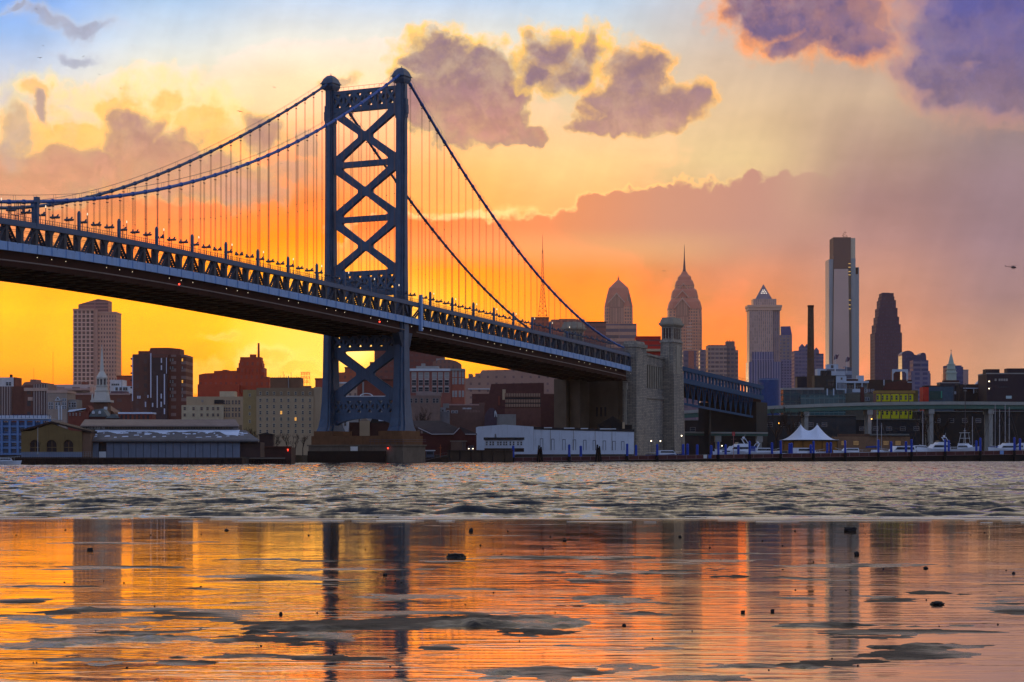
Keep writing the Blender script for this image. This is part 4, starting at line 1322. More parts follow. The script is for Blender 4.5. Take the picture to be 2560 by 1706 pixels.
# low reddish blocks left of it, and the lattice mast on one of them
b = Bld('office_block', 'wide brown office block immediately left of the rounded gothic skyscraper', 'office block', 1462, 1515, 2300)
b.box('wall', facade('brown_bands', (150, 100, 88), (116, 74, 70), 30, 4.2, .97, .4), 1462, 1515, 805, depth=30); b.cap(1462, 1515, 805, 0, 30, BRICKD, h=1.0)
b = Bld('office_block', 'pale orange office block behind the far stone bridge pylon', 'office block', 1378, 1462, 2250)
b.box('wall', facade('orange_bands', (196, 120, 92), (150, 88, 74), 6, 4.0, .6, .45), 1378, 1462, 799, depth=30); b.box('roof_house', BRICK, 1398, 1440, 797, 800, y0=4, depth=10)
b = Bld('office_block', 'orange brick block carrying the tall lattice mast on its roof', 'office block', 1333, 1372, 2200)
wallo = b.box('wall', facade('orange_brick', (190, 96, 70), (138, 66, 54), 3.5, 3.6, .5, .5), 1333, 1372, 794, depth=30); b.cap(1333, 1372, 794, 0, 30, BRICK, h=.8)
b = Bld('lattice_mast', 'slender lattice broadcasting mast rising between the bridge hangers', 'mast', 1345, 1368, 2200.0 + 12, gz=GZ + 117)
mb = MB()
lv = [(0, 8.4), (16, 4.6), (30, 2.6), (44, 1.5), (60, .8)]
for sx in (-1, 1):
    for sy in (-1, 1):
        mb.tube([(sx * w * .5, sy * w * .5, z) for z, w in lv], .16, 4)
for (z0, w0), (z1, w1) in zip(lv[:-1], lv[1:]):
    n = 4
    for i in range(n):
        a = z0 + (z1 - z0) * i / n; c = z0 + (z1 - z0) * (i + 1) / n
        wa = w0 + (w1 - w0) * i / n; wc = w0 + (w1 - w0) * (i + 1) / n
        for sy in (-1, 1):
            mb.bar((-wa / 2, sy * wa / 2, a), (wc / 2, sy * wc / 2, c), .14); mb.bar((wa / 2, sy * wa / 2, a), (-wc / 2, sy * wc / 2, c), .14); mb.bar((-wa / 2, sy * wa / 2, a), (wa / 2, sy * wa / 2, a), .14)
mb.build('lattice', METAL, b.r)
mb = MB(); mb.tube([(0, 0, 59), (0, 0, 74)], .28, 5, r1=.1); mb.build('whip', METAL, b.r)

# red-fronted block between
b = Bld('office_block', 'low office block with a deep red front and white panel beside the stone pylon', 'office block', 1590, 1652, 1700)
b.box('wall', facade('red_front', (186, 46, 38), (130, 44, 44), 60, 3.4, .99, .35), 1590, 1652, 841, depth=20); b.box('white_panel', TRIMW, 1591, 1612, 861, 867, y0=-.6, depth=.5)
b.box('lower_terrace', TAN, 1604, 1652, 873, 879, y0=-3, depth=3.2)

# twin flat blocks right of the spired tower
b = Bld('office_block', 'boxy grey office block with horizontal window bands and a roof house', 'office block', 1770, 1847, 2300)
fz = facade('grey_bands', (176, 138, 120), (110, 86, 86), 3.8, 3.9, .82, .5, band=((176, 148, 134), .10))
b.box('wall', fz, 1770, 1817, 863, depth=26); b.box('side_wing', facade('grey_bands_b', (140, 116, 110), (90, 78, 88), 3.4, 3.9, .7, .5), 1817, 1840, 866, y0=4, depth=24); b.box('end_wing', fz, 1840, 1847, 875, y0=6, depth=20)
b.box('roof_house', mat('grey_roofhouse', (132, 106, 100)), 1817, 1838, 853, 866, y0=5, depth=12)
mb = MB()
for px in (1820, 1826, 1834): mb.tube([(b.X(px), 8, b.Z(853)), (b.X(px), 8, b.Z(849))], .25, 4)
mb.build('antenna', METAL, b.r)
b = Bld('office_block', 'narrow mauve office block showing beside the spired skyscraper foot', 'office block', 1750, 1772, 2600)
b.box('wall', facade('mauve_bands', (140, 116, 120), (90, 80, 96), 5, 4, .8, .5), 1750, 1772, 875, depth=20); b.cap(1750, 1772, 875, 0, 20, GREYC)
b = Bld('office_block', 'mauve office block with an orange reflecting panel behind the stone pylon', 'office block', 1708, 1740, 2000)
b.box('wall', facade('mauve_plain', (128, 106, 114), (100, 86, 100), 6, 4, .5, .4), 1708, 1740, 877, depth=20); b.box('glass_panel', mat('copper_glass', (176, 104, 84), rough=.2), 1721, 1735, 878, 925, y0=-.3, depth=.4)

# pyramid-topped stone tower
b = Bld('pyramid_skyscraper', 'stone skyscraper with a pyramid roof on a stepped cornice', 'skyscraper', 1870, 1954, 3200, xc=1911)
k = b.Y / F
SKST = facade('pale_stone', (206, 166, 146), (166, 136, 128), 2.6, 4.0, .45, .9, rough=.6)  # stone colour warmed as if seen through evening haze
SKST2 = facade('blue_ribbed', (150, 140, 158), (70, 74, 112), 3.2, 60, .55, .99, rough=.5)
b.box('shaft', SKST, 1873, 1932, 768, 930, depth=34)
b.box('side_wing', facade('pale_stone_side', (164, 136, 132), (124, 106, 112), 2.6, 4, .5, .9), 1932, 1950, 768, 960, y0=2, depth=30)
b.box('lower_shaft', SKST2, 1871, 1954, 905, y0=-4, depth=40)
b.box('step', SKST2, 1880, 1934, 880, 906, y0=-1.5, depth=10)
mb = MB()
for px0, px1, pt, pb, o in ((1869, 1955, 763, 769, 1.6), (1870.5, 1953.5, 769, 776, .8)):
    mb.box(b.X(px0), b.X(px1), -o, 36, b.Z(pb), b.Z(pt))
mb.build('cornice', CHEV, b.r)
b.box('attic', SKST, 1884, 1942, 747, 764, y0=5, depth=26)
mb = MB(); w = 20.5 * k; z0 = b.Z(748); x = b.X(1912)
mb.hexa([(x - w, 18 - w, z0), (x + w, 18 - w, z0), (x + w, 18 + w, z0), (x - w, 18 + w, z0)], [(x - .2, 17.8, b.Z(709)), (x + .2, 17.8, b.Z(709)), (x + .2, 18.2, b.Z(709)), (x - .2, 18.2, b.Z(709))])
pyr = mb.build('pyramid_roof', facade('pyramid_metal', (146, 128, 132), (120, 106, 114), 3, 3, .2, .2), b.r)
mb = MB()
for r_, n_ in ((732, 4), (728, 3), (724, 2)):
    for i in range(n_):
        px = 1912 + (i - (n_ - 1) / 2) * 4.2; fr = (748 - r_) / 39.0
        mb.box(b.X(px) - .45, b.X(px) + .45, 18 - w * (1 - fr) - .8, 18 - w * (1 - fr) + .4, b.Z(r_) - .45, b.Z(r_) + .45)
mb.build('roof_lights', mat('pale_lamp', (250, 240, 220), var=0, emit=(255, 240, 220), estr=1.2), b.r)

b = Bld('office_tower', 'narrow tower with a blue sloping top right behind the pyramid-roofed skyscraper', 'office tower', 1950, 1981, 3300)
b.box('wall', facade('tan_blue', (150, 134, 130), (104, 104, 136), 5, 4.2, .5, .5), 1950, 1980, 838, depth=26)
b.poly('sloping_top', mat('blue_glass_top', (78, 84, 134), rough=.3), [(1952, 838), (1952, 816.5), (1976, 816), (1980, 838)], y0=.4, depth=24)
b.box('lower_front', facade('blue_grid', (130, 124, 150), (66, 70, 110), 3.6, 3.6, .6, .5), 1952, 1983, 900, y0=-5, depth=5)

b = Bld('office_tower', 'purple-grey block with little gabled roof turrets behind the brick chimney', 'office tower', 1984, 2060, 2500)
pf = facade('purple_grid', (122, 110, 128), (82, 78, 106), 3.4, 3.6, .8, .5)
b.box('wall', pf, 1986, 2040, 877, depth=26); b.box('end_wing', facade('purple_grid_b', (134, 116, 128), (86, 80, 108), 30, 3.6, .99, .5), 2040, 2060, 884, y0=3, depth=22)
for i, (px, w) in enumerate(((2006, 7), (2018, 5), (2042, 6))):
    b.poly('turret', pf, [(px - w, 884), (px - w, 868), (px, 860 if i != 2 else 870), (px + w, 868), (px + w, 884)] if i != 2 else [(px - w, 884), (px - w, 877), (px, 869), (px + w, 877), (px + w, 884)], y0=1, depth=8)

# tallest glass tower
b = Bld('glass_skyscraper', 'tallest silver glass skyscraper with a notched top and steam rising from it', 'skyscraper', 2073, 2149, 3400)
GLS = mat('silver_glass', (210, 176, 160), rough=.45, var=.10, scale=.02)  # silver glass with the warm haze put into its colour
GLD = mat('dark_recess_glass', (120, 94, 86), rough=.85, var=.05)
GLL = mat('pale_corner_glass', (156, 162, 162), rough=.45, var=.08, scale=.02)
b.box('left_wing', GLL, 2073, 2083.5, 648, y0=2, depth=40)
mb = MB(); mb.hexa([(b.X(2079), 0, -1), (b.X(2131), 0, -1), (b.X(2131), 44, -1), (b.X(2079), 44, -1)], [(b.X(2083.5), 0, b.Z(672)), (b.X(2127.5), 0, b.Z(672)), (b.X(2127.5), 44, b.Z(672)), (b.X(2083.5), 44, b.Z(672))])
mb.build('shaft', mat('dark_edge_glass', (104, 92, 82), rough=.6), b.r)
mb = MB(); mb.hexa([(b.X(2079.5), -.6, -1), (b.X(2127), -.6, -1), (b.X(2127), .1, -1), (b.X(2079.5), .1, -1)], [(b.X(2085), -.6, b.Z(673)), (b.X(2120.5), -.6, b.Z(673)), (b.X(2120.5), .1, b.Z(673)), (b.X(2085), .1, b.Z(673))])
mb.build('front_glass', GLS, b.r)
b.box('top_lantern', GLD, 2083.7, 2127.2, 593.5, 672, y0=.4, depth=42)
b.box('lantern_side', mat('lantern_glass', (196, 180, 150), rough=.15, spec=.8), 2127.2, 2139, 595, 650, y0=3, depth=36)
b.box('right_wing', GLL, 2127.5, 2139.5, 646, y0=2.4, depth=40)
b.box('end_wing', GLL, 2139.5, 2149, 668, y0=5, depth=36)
b.box('dark_panel', mat('dark_panel', (50, 40, 46)), 2140.5, 2146.5, 669, 685, y0=4.5, depth=.6)
mb = MB()
for py in (659, 668, 679, 687, 750, 762, 772): mb.box(b.X(2121), b.X(2126.6), -.5, .2, b.Z(py + 1.4), b.Z(py))
mb.build('floor_slots', mat('slot_glow', (240, 200, 120), var=0, emit=(255, 200, 110), estr=.6), b.r)
# dark stepped tower
b = Bld('stepped_skyscraper', 'dark purple skyscraper with both shoulders stepped back to a narrow top', 'skyscraper', 2187, 2255, 3100)
DKG = facade('dark_granite', (84, 64, 80), (66, 56, 80), 2.4, 4.0, .5, .55, rough=.8, glass_rough=.6)
for i, (l, r_, t, bt) in enumerate(((2187, 2255, 832, None), (2190.5, 2252, 811, 834), (2194.5, 2248.5, 792, 813), (2198, 2245, 770, 794), (2202, 2241.5, 750, 772), (2205, 2238, 741, 752), (2207, 2236.5, 732, 743))):
    b.box('tier' if i else 'shaft', DKG, l, r_, t, bt, y0=i * 1.2, depth=40 - i * 2.4)
b.box('roof_plant', mat('plant_grey', (120, 104, 108)), 2210, 2228, 730.5, 733, y0=12, depth=14)

b = Bld('office_tower', 'navy blue office tower with an arched top right of the dark stepped skyscraper', 'office tower', 2255, 2318, 2700)
NV = facade('navy_glass', (64, 62, 92), (52, 54, 90), 2.4, 3.8, .7, .6, rough=.35)
arc = [(2255, 1143), (2255, 886)] + [(2270 + 16 * math.cos(a), 889 - 12 * math.sin(a)) for a in np.linspace(math.pi, 0.15, 9)] + [(2292, 888), (2300, 888)] + [(2308 + 7 * math.cos(a), 888 - 6 * math.sin(a)) for a in np.linspace(math.pi, 0, 6)] + [(2316, 900), (2316, 1143)]
b.poly('wall', NV, arc, depth=26)
b = Bld('office_tower', 'blue-white striped stepped block in front of the navy arched tower', 'office tower', 2278, 2327, 2300)
sf = facade('striped_blue', (122, 112, 128), (58, 58, 98), 60, 4.4, .99, .55)
sg = facade('gridded_blue', (116, 108, 128), (58, 60, 104), 7, 4.2, .62, .55)
b.box('upper_block', sf, 2283, 2321, 901, 930, depth=20); b.box('lower_block', sg, 2278, 2324, 928, y0=-1.2, depth=24); b.box('end_step', sg, 2318, 2327, 934, y0=1.0, depth=18)
b = Bld('office_tower', 'rounded blue block half hidden by the green church steeple', 'office tower', 2365, 2409, 2300)
b.box('wall', facade('blue_round', (74, 82, 118), (52, 60, 104), 60, 4, .99, .5), 2367, 2404, 914, depth=20); b.box('end_wing', facade('blue_round_b', (86, 92, 124), (56, 64, 104), 3, 4, .6, .5), 2404, 2409, 917, y0=2, depth=16)
b.box('low_wing', NV, 2364, 2372, 923, y0=-.8, depth=14)
b = Bld('office_tower', 'plain mauve slab beside the rounded blue block', 'office tower', 2408, 2421, 2350)
b.box('wall', mat('mauve_slab', (176, 142, 136), var=.06), 2408, 2421, 925, depth=18); b.cap(2408, 2421, 925, 0, 18, GREYC, h=.6, over=.1)
b = Bld('glass_pyramid', 'grey glass pyramid roof beyond the low brick houses', 'pyramid roof', 2434, 2466, 1900, gz=SZ(965, 1900))
mb = MB(); w = b.X(2464); mb.hexa([(-w, 0, 0), (w, 0, 0), (w, 2 * w, 0), (-w, 2 * w, 0)], [(w * .35 - .1, w, b.Z(944)), (w * .35 + .1, w, b.Z(944)), (w * .35 + .1, w + .2, b.Z(944)), (w * .35 - .1, w + .2, b.Z(944))])
mb.build('glass_roof', mat('pyramid_glass', (150, 140, 146), rough=.25), b.r)
mb = MB(); mb.box(-w, w, .05, 2 * w, -22, -.02); mb.build('base_wall', GREYC, b.r)

# ================= left middle ground
b = Bld('brown_office', 'brown office with thin white vertical ribs, wing with a pale band, at far left', 'office building', 0, 119, 1100)
rib = facade('white_ribs', (112, 74, 64), (86, 60, 56), 1.1, 80, .72, .99, vstripe=((196, 178, 168), .11))
b.box('left_wing', rib, -20, 26, 966, y0=3, depth=20); b.box('blind_wall', mat('brown_wall', (110, 68, 58)), 26, 60, 966, y0=3.5, depth=19); b.box('right_wing', rib, 82, 119, 961, depth=22)
b.box('stair_wall', facade('stair_windows', (118, 76, 66), (64, 52, 56), 4, 5, .4, .5), 60, 82, 963, y0=1.2, depth=20)
b.box('pale_band', mat('pale_band', (196, 160, 140)), 60, 120, 970, 978, y0=-.35, depth=.3); b.box('pale_band', mat('pale_band', (196, 160, 140)), 69, 81, 993, 1002, y0=.7, depth=.45)
b.poly('roof_house', mat('roof_house_tan', (150, 108, 92)), [(46, 967), (56, 955), (70, 954), (70, 948), (85, 948), (85, 954), (118, 958), (118, 963), (48, 967)], y0=5, depth=12)
b = Bld('white_block', 'white windowless block with a dark chimney stub on its flat roof', 'building', -14, 38, 1300)
b.box('wall', mat('white_render', (206, 196, 190)), -14, 34, 944, depth=18); b.box('side_wall', BRICK, 34, 38, 943.5, y0=.4, depth=17); b.box('chimney_stub', BRICKD, 20.5, 25, 936, 944, y0=4, depth=3)
b.windows((18, 25), (960,), 1.2, 1.8, TRIMW, GLASS)
for px, pt, lab in ((84.5, 920, 'thin antenna mast over the brown ribbed office'), (132.5, 880, 'tall thin antenna mast left of the condominium tower'), (304.5, 876, 'thin antenna mast between condominium tower and the dark block'), (2355.5, 936, 'thin antenna mast left of the green church steeple'), (1968, 0, '')):
    if not lab: continue
    Yb = 1350
    r_ = root('antenna_mast', lab, 'antenna', (SX(px, Yb), Yb, GZ))
    mb = MB(); mb.tube([(0, 0, 0), (0, 0, SZ(pt, Yb) - GZ)], .16, 5, r1=.07); mb.build('mast', METAL, r_)
    mb = MB(); mb.lathe([(.3, 0), (.3, 30)], 0, 0, 6); mb.build('footing', GREYC, r_)
b = Bld('museum_building', 'grey stone building with a small pediment and tall windows', 'building', 119, 187, 1000)
b.box('wall', mat('grey_stone', (164, 142, 126), var=.12), 119, 167, 978, depth=20); b.cap(119, 167, 978, 0, 20, mat('pale_band', (196, 160, 140)), h=.7)
b.poly('pediment', TRIMW, [(137, 1002), (145, 992), (153, 1002)], y0=-.5, depth=.5); b.poly('pediment_window', GLASS, [(141, 999.5), (145, 994.5), (149, 999.5)], y0=-.6, depth=.2)
b.windows((124, 130, 141.5, 148, 158, 163), (1010, 1019), .75, 1.05, TRIMW, GLASS)
b.windows((158, 163), (1000,), .75, .9, TRIMW, GLASS)
b.box('side_wing', GREYC, 167, 187, 999, y0=3, depth=14)
b.windows((171, 178, 184), (1012,), .8, 1.8, TRIMW, GLASS, y=3.0)
b = Bld('market_block', 'long low white-roofed building behind the museum and below the condominium tower', 'building', 117, 225, 1500)
b.box('wall', facade('low_white', (196, 172, 160), (150, 120, 112), 9, 6, .5, .4), 117, 225, 962, depth=26); b.box('roof_terrace', mat('pink_roof', (180, 140, 128)), 130, 228, 972, 977, y0=-6, depth=6); b.box('plant_room', BRICK, 200, 212, 955, 963, y0=5, depth=8)
b = Bld('brick_block', 'broad brown brick block just behind the church steeple', 'building', 167, 330, 1150)
b.box('wall', facade('brown_brick', (122, 74, 62), (96, 62, 56), 6, 4.5, .35, .35), 167, 330, 985, depth=24); b.cap(167, 330, 985, 0, 24, mat('pink_roof', (180, 140, 128)), h=.5)
b.box('gambrel', mat('mauve_roof', (112, 84, 88)), 275, 312, 978, 986, y0=2, depth=10)
b = Bld('white_block', 'white rooftop block with a row of small square windows right of the steeple', 'building', 272, 330, 1400)
b.box('wall', mat('white_render', (206, 196, 190)), 275, 306, 950, depth=16); b.box('side_wing', TRIMW, 286, 327, 966, y0=-2, depth=14)
b.windows((281, 286, 291, 296), (962,), .8, .8, GREYC, GLASS); b.windows((293, 303, 312, 317), (973,), 1.2, 1.6, GREYC, GLASS, y=-2.0)
b = Bld('brick_block', 'plain orange-red block between the condominium tower and the dark block', 'building', 292, 332, 1900)
b.box('wall', mat('orange_block', (176, 78, 58)), 292, 332, 940, depth=20); b.cap(292, 332, 940, 0, 20, BRICK, h=.6)

# church with white steeple
b = Bld('church_steeple', 'white tiered church steeple with a tall thin spire on a brick tower', 'steeple', 227, 278, 1050, xc=252)
k = b.Y / F
WHT = mat('white_wood', (200, 192, 178), rough=.6, var=.05)
b.box('brick_tower', mat('church_brick', (110, 78, 64)), 234, 271, 1004, y0=0, depth=6)
dc = 3.0
mb = MB(); mb.box(b.X(227), b.X(278), -1.2, 7.2, b.Z(1006), b.Z(1001)); mb.build('cornice', WHT, b.r)
mb = MB(); mb.hexa(octo(b, 19, 1001, dc), octo(b, 15, 977, dc)); mb.build('lower_stage', WHT, b.r)
mb = MB(); mb.hexa(octo(b, 16.5, 978, dc), octo(b, 16.5, 975, dc)); mb.hexa(octo(b, 13, 975, dc), octo(b, 13, 966, dc)); mb.hexa(octo(b, 14.2, 966, dc), octo(b, 14.2, 964, dc)); mb.build('gallery', WHT, b.r)
mb = MB()
for i in range(8):
    a = math.pi / 8 + i * math.pi / 4
    mb.lathe([(.32, b.Z(965)), (.32, b.Z(944))], 11.2 * k * math.cos(a), dc + 11.2 * k * math.sin(a), 6)
mb.hexa(octo(b, 12.4, 946.5, dc), octo(b, 12.4, 942.5, dc)); mb.hexa(octo(b, 8.0, 965, dc), octo(b, 8.0, 944, dc))
bel = mb.build('belfry', WHT, b.r)
mb = MB()
for px in (244.5, 252, 259.5): mb.box(b.X(px) - .45, b.X(px) + .45, dc - 8.4 * k, dc - 7.8 * k, b.Z(962), b.Z(948))
mb.build('louvers', GLASS, bel)
mb = MB(); mb.lathe([(13.6 * k, b.Z(943)), (12.2 * k, b.Z(940)), (9.5 * k, b.Z(935)), (7.2 * k, b.Z(931)), (6.2 * k, b.Z(929))], 0, dc, 10); mb.build('bell_roof', WHT, b.r)
mb = MB(); mb.lathe([(5.6 * k, b.Z(930)), (4.4 * k, b.Z(915)), (2.3 * k, b.Z(885)), (.6 * k, b.Z(866)), (.8 * k, b.Z(864)), (.2 * k, b.Z(861))], 0, dc, 8); mb.build('spire', WHT, b.r)
mb = MB()
for sx in (-1, 1):
    mb.lathe([(.5, b.Z(1001)), (.35, b.Z(992)), (.4, b.Z(990)), (.05, b.Z(984))], sx * 20.5 * k, -.6, 6)
mb.build('urn', WHT, b.r)
mb = MB(); mb.prism([(b.X(215), -1), (b.X(215), b.Z(1030)), (b.X(246), b.Z(1010)), (b.X(278), b.Z(1030)), (b.X(278), -1)], 6.5, 30); mb.build('nave', mat('church_brick', (110, 78, 64)), b.r)

# low red brick houses
for (x0, x1, pt, lab, kind) in ((170, 222, 1024, 'small red brick house with a snowy lean-to roof left of the steeple tower', 0), (224, 268, 1022, 'brick house with a slate mansard roof and two white dormers', 1), (266, 300, 1034, 'low brick house with a shallow grey hipped roof', 2), (296, 380, 1035, 'long red brick row with a snow-edged flat roof', 3)):
    b = Bld('brick_house', lab, 'house', x0, x1, 820)
    if kind == 0:
        b.box('wall', BRICK, x0, x1, pt + 6, depth=8); b.poly('roof', SNOW, [(x0 - 1, pt + 6), (x0 + 4, pt + 1), (x1 - 8, pt - 3), (x1 - 8, pt - 1), (x0 + 8, pt + 6)], y0=-.3, depth=8); b.poly('gable_wall', BRICK, [(x1 - 10, pt + 8), (x1 - 10, pt - 2), (x1 - 4, pt - 10), (x1 + 2, pt - 2), (x1 + 2, pt + 8)], y0=1.0, depth=8)
        b.windows((x0 + 5, x0 + 13, x0 + 21, x0 + 30), (pt + 12,), .45, 1.0, BRICK, GLASS_B)
    elif kind == 1:
        b.box('wall', BRICKD, x0, x1, pt + 20, depth=9); b.poly('roof', mat('slate', (104, 112, 112)), [(x0 - 2, pt + 20), (x0 + 8, pt + 3), (x1 - 12, pt), (x1 + 2, pt + 20)], y0=-.2, depth=9)
        for px in (x0 + 10, x0 + 26): b.poly('dormer', TRIMW, [(px - 3, pt + 13), (px - 3.4, pt + 8), (px, pt + 5), (px + 3.4, pt + 8), (px + 3, pt + 13)], y0=-.7, depth=1.2)
        b.box('chimney', TRIMW, x1 - 12, x1 - 5, pt - 5, pt + 2, y0=3, depth=1.4)
    elif kind == 2:
        b.box('wall', BRICKD, x0, x1, pt + 12, depth=8); b.poly('roof', mat('slate', (104, 112, 112)), [(x0 - 3, pt + 12), (x0 + 14, pt + 2), (x0 + 22, pt + 2), (x1 + 1, pt + 12)], y0=-.4, depth=9)
    else:
        b.box('wall', BRICK, x0, x1, pt, depth=9); b.cap(x0, x1, pt - 2, 0, 9, SNOW, h=.28, over=.1)
        b.windows([x0 + 8 + 11 * i for i in range(7)], (pt + 8,), .45, 1.1, BRICKD, GLASS)

# dark block with white strips
b = Bld('dark_block', 'dark brown tower block with vertical white light strips and a stepped roof', 'tower block', 325, 464, 1000)
DB = facade('dark_cladding', (112, 76, 66), (92, 62, 56), 3.2, 3.2, .4, .55)
b.box('wall', DB, 331, 420, 886, depth=22); b.box('right_wing', facade('dark_windows', (116, 70, 58), (130, 98, 88), 4.0, 2.9, .5, .42, lit=.0), 420, 464, 887, y0=1.2, depth=22)
b.box('penthouse', mat('dark_penthouse', (124, 74, 62)), 342, 446, 877, 890, y0=4, depth=14); b.poly('penthouse_roof', mat('dark_penthouse', (124, 74, 62)), [(369, 877.5), (372, 869), (416, 868.5), (446, 871), (446, 877.5)], y0=4.4, depth=13)
b.box('stair_shaft', mat('dark_shaft', (82, 62, 60)), 378, 419, 893, 1142, y0=-2.0, depth=2.0); b.box('shaft_cap', mat('dark_penthouse', (124, 74, 62)), 384, 421, 890, 895, y0=-2.3, depth=2.4)
mb = MB()
for py in range(895, 1000, 18): mb.box(b.X(325), b.X(331), 1, 4, b.Z(py + 4), b.Z(py))
mb.build('balconies', BRICKD, b.r)
STRIP = mat('white_strip', (216, 210, 220), rough=.5, var=0)
for (px, a, c, w) in ((331.5, 893, 1003, 1.2), (379, 884, 995, 1.4), (395, 940, 1020, 1.2), (405.5, 896, 908, 1.4), (405.5, 914, 926, 1.4), (418, 894, 935, .8), (413, 936, 1012, 1.4), (405, 985, 997, 1.4), (405, 1005, 1018, 1.6), (413, 1022, 1036, 1.6), (345, 990, 997, 1.6), (350, 990, 997, 1.6), (383.5, 1008, 1018, 1.6), (364, 1005, 1018, 1.6), (370, 988, 995, 1.6)):
    b.box('light_strip', STRIP, px - w, px + w, a, c, y0=-2.25 if px > 377 else -.25, depth=.2)
b.windows((425, 431, 455), (900, 920, 954, 973, 990), .55, 1.1, BRICKD, GLASS_B, y=1.2, lit=((2, 0), (2, 2)), litm=GLASS_L)

# red factory with chimney, sun glare and haze mixed into its colour
b = Bld('brick_factory', 'broad red brick factory with a stepped tower and a tall smokestack', 'factory', 496, 673, 1500)
RF = facade('red_factory', (180, 72, 48), (150, 60, 44), 3.0, 4.0, .4, .5)
RFP = mat('red_factory_plain', (180, 70, 46), var=.1)
b.poly('wall', RF, [(496, 1143), (497, 937), (512, 934), (535, 933), (535, 928), (556, 927), (556, 925), (568, 925), (568, 928), (590, 927), (590, 933), (673, 943), (673, 1143)], depth=30)
b.box('lower_wall', RFP, 497, 600, 962, y0=-6, depth=6)
for i, (l, r_, t, bt) in enumerate(((590, 658, 919, 945), (594, 653, 907, 920), (596, 651, 900, 908), (597, 649.5, 892, 901))):
    b.box('tower', RF, l, r_, t, bt, y0=4 + i, depth=18 - 2 * i)
b.box('water_tank', RFP, 621, 636, 885, 893, y0=8, depth=4)
mb = MB(); mb.lathe([(3.0 * 1500 / F, b.Z(895)), (2.6 * 1500 / F, b.Z(856))], b.X(641.5), 12, 10); mb.build('smokestack', RFP, b.r)
mb = MB()
for px in (600, 608, 618, 626, 636, 645): mb.box(b.X(px) - .4, b.X(px) + .4, 3.4, 4, b.Z(940), b.Z(921))
mb.build('pilasters', RFP, b.r)
# tan warehouse blocks
b = Bld('tan_building', 'lower tan concrete building with stepped roof left of the tall tan block', 'building', 454, 607, 900)
b.box('wall', TAN, 466, 607, 992, depth=18); b.box('left_wing', TAN, 454, 469, 1013, y0=.5, depth=16); b.box('front_wing', mat('tan_pale', (196, 176, 142), streak=.2), 455, 560, 1014, y0=-1.2, depth=1.7); b.box('roof_house', mat('tan_pale', (196, 176, 142)), 545, 583, 978, 993, y0=5, depth=8)
b.windows((463, 485, 505, 520, 534, 546), (1022, 1038), .75, .95, TAN, GLASS, y=-1.2); b.windows((561, 567, 573, 582, 590, 598), (1006, 1024, 1038), .6, 1.3, TAN, GLASS)
b.box('loading_recess', ROOFD, 536, 559, 1000, 1010, y0=-.3, depth=.35); b.windows((506,), (1003,), .8, .9, TAN, GLASS_B)
b = Bld('tan_building', 'tall tan block with eight columns of sash windows beside the bridge tower', 'building', 607, 802, 860)
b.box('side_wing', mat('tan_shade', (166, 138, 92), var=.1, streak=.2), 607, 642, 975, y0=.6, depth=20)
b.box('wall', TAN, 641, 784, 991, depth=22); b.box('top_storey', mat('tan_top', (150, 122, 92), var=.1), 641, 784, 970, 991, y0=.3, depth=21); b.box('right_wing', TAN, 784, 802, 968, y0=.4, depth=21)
b.box('penthouse', mat('tan_brown', (130, 92, 68), var=.12), 673, 749, 943, 971, y0=4, depth=12); b.box('vent_pipe', GREYC, 718, 720, 939, 972, y0=3.4, depth=.4)
cols = (651, 668, 685, 703, 721, 739, 757, 775); rows = (1001, 1017, 1032, 1048, 1064, 1079)
b.windows(cols, rows, .62, 1.05, mat('sash_frame', (196, 180, 148), var=.05), GLASS, lit=((3, 2), (5, 3)), litm=GLASS_L)
b.windows(cols, (984,), .62, 1.0, mat('sash_frame', (196, 180, 148)), GLASS, y=.3)
b.windows((624,), (988, 1018, 1035, 1054), .5, .9, mat('sash_frame', (196, 180, 148)), GLASS, y=.6)
mb = MB()
for px, pt in ((693, 938), (704, 928), (707, 935), (712, 938), (724, 930), (738, 940), (743, 941), (698, 937)):
    mb.bar((b.X(px), 6, b.Z(944)), (b.X(px), 6, b.Z(pt)), .12)
mb.build('antennas', METAL, b.r)

# red lattice rooftop sign
b = Bld('rooftop_sign', 'red three-line lattice sign on the roof of the tan block', 'sign', 752, 775, 1250, gz=SZ(965, 1250))
RS = mat('sign_red', (226, 78, 44), rough=.5, var=0, emit=(240, 84, 40), estr=.6)
mb = MB()
for px in (752.5, 760, 767, 774.5): mb.bar((b.X(px), .5, 0), (b.X(px), .5, b.Z(931)), .16)
for py in (931, 937.5, 947.5, 957.5): mb.bar((b.X(752), .5, b.Z(py)), (b.X(775), .5, b.Z(py)), .14)
mb.build('lattice', RS, b.r)
def text_mesh(txt, size, m, parent, loc, name='lettering', width=None, depth=.03, rotx=90):
    cu = bpy.data.curves.new('tmp_text', 'FONT'); cu.body = txt; cu.size = size; cu.extrude = depth; cu.align_x = 'CENTER'
    ob = bpy.data.objects.new('tmp_text', cu); me = bpy.data.meshes.new_from_object(ob)
    bpy.data.objects.remove(ob); bpy.data.curves.remove(cu)
    xs = [v.co.x for v in me.vertices]
    k_ = 1.0 if width is None else width / max(1e-6, max(xs) - min(xs))
    R = Matrix.Rotation(math.radians(rotx), 4, 'X')
    for v in me.vertices:
        v.co = R @ Vector((v.co.x * k_, v.co.y, v.co.z)); v.co += Vector(loc)
    me.name = name; me.materials.clear(); me.materials.append(m)
    o = bpy.data.objects.new(name, me); col.objects.link(o); o.parent = parent
    return o
for line, py in (('BENJAMIN', 936.5), ('FRANKLIN', 946.5), ('HOUSE', 956.5)):
    text_mesh(line, 1.75, RS, b.r, (b.X(763.5), .2, b.Z(py)), width=4.1 if line != 'HOUSE' else 3.1, depth=.12)
mb = MB(); mb.box(b.X(750), b.X(777), 0, 5, -12, -.02); mb.build('roof_base', mat('tan_brown', (130, 92, 68)), b.r)
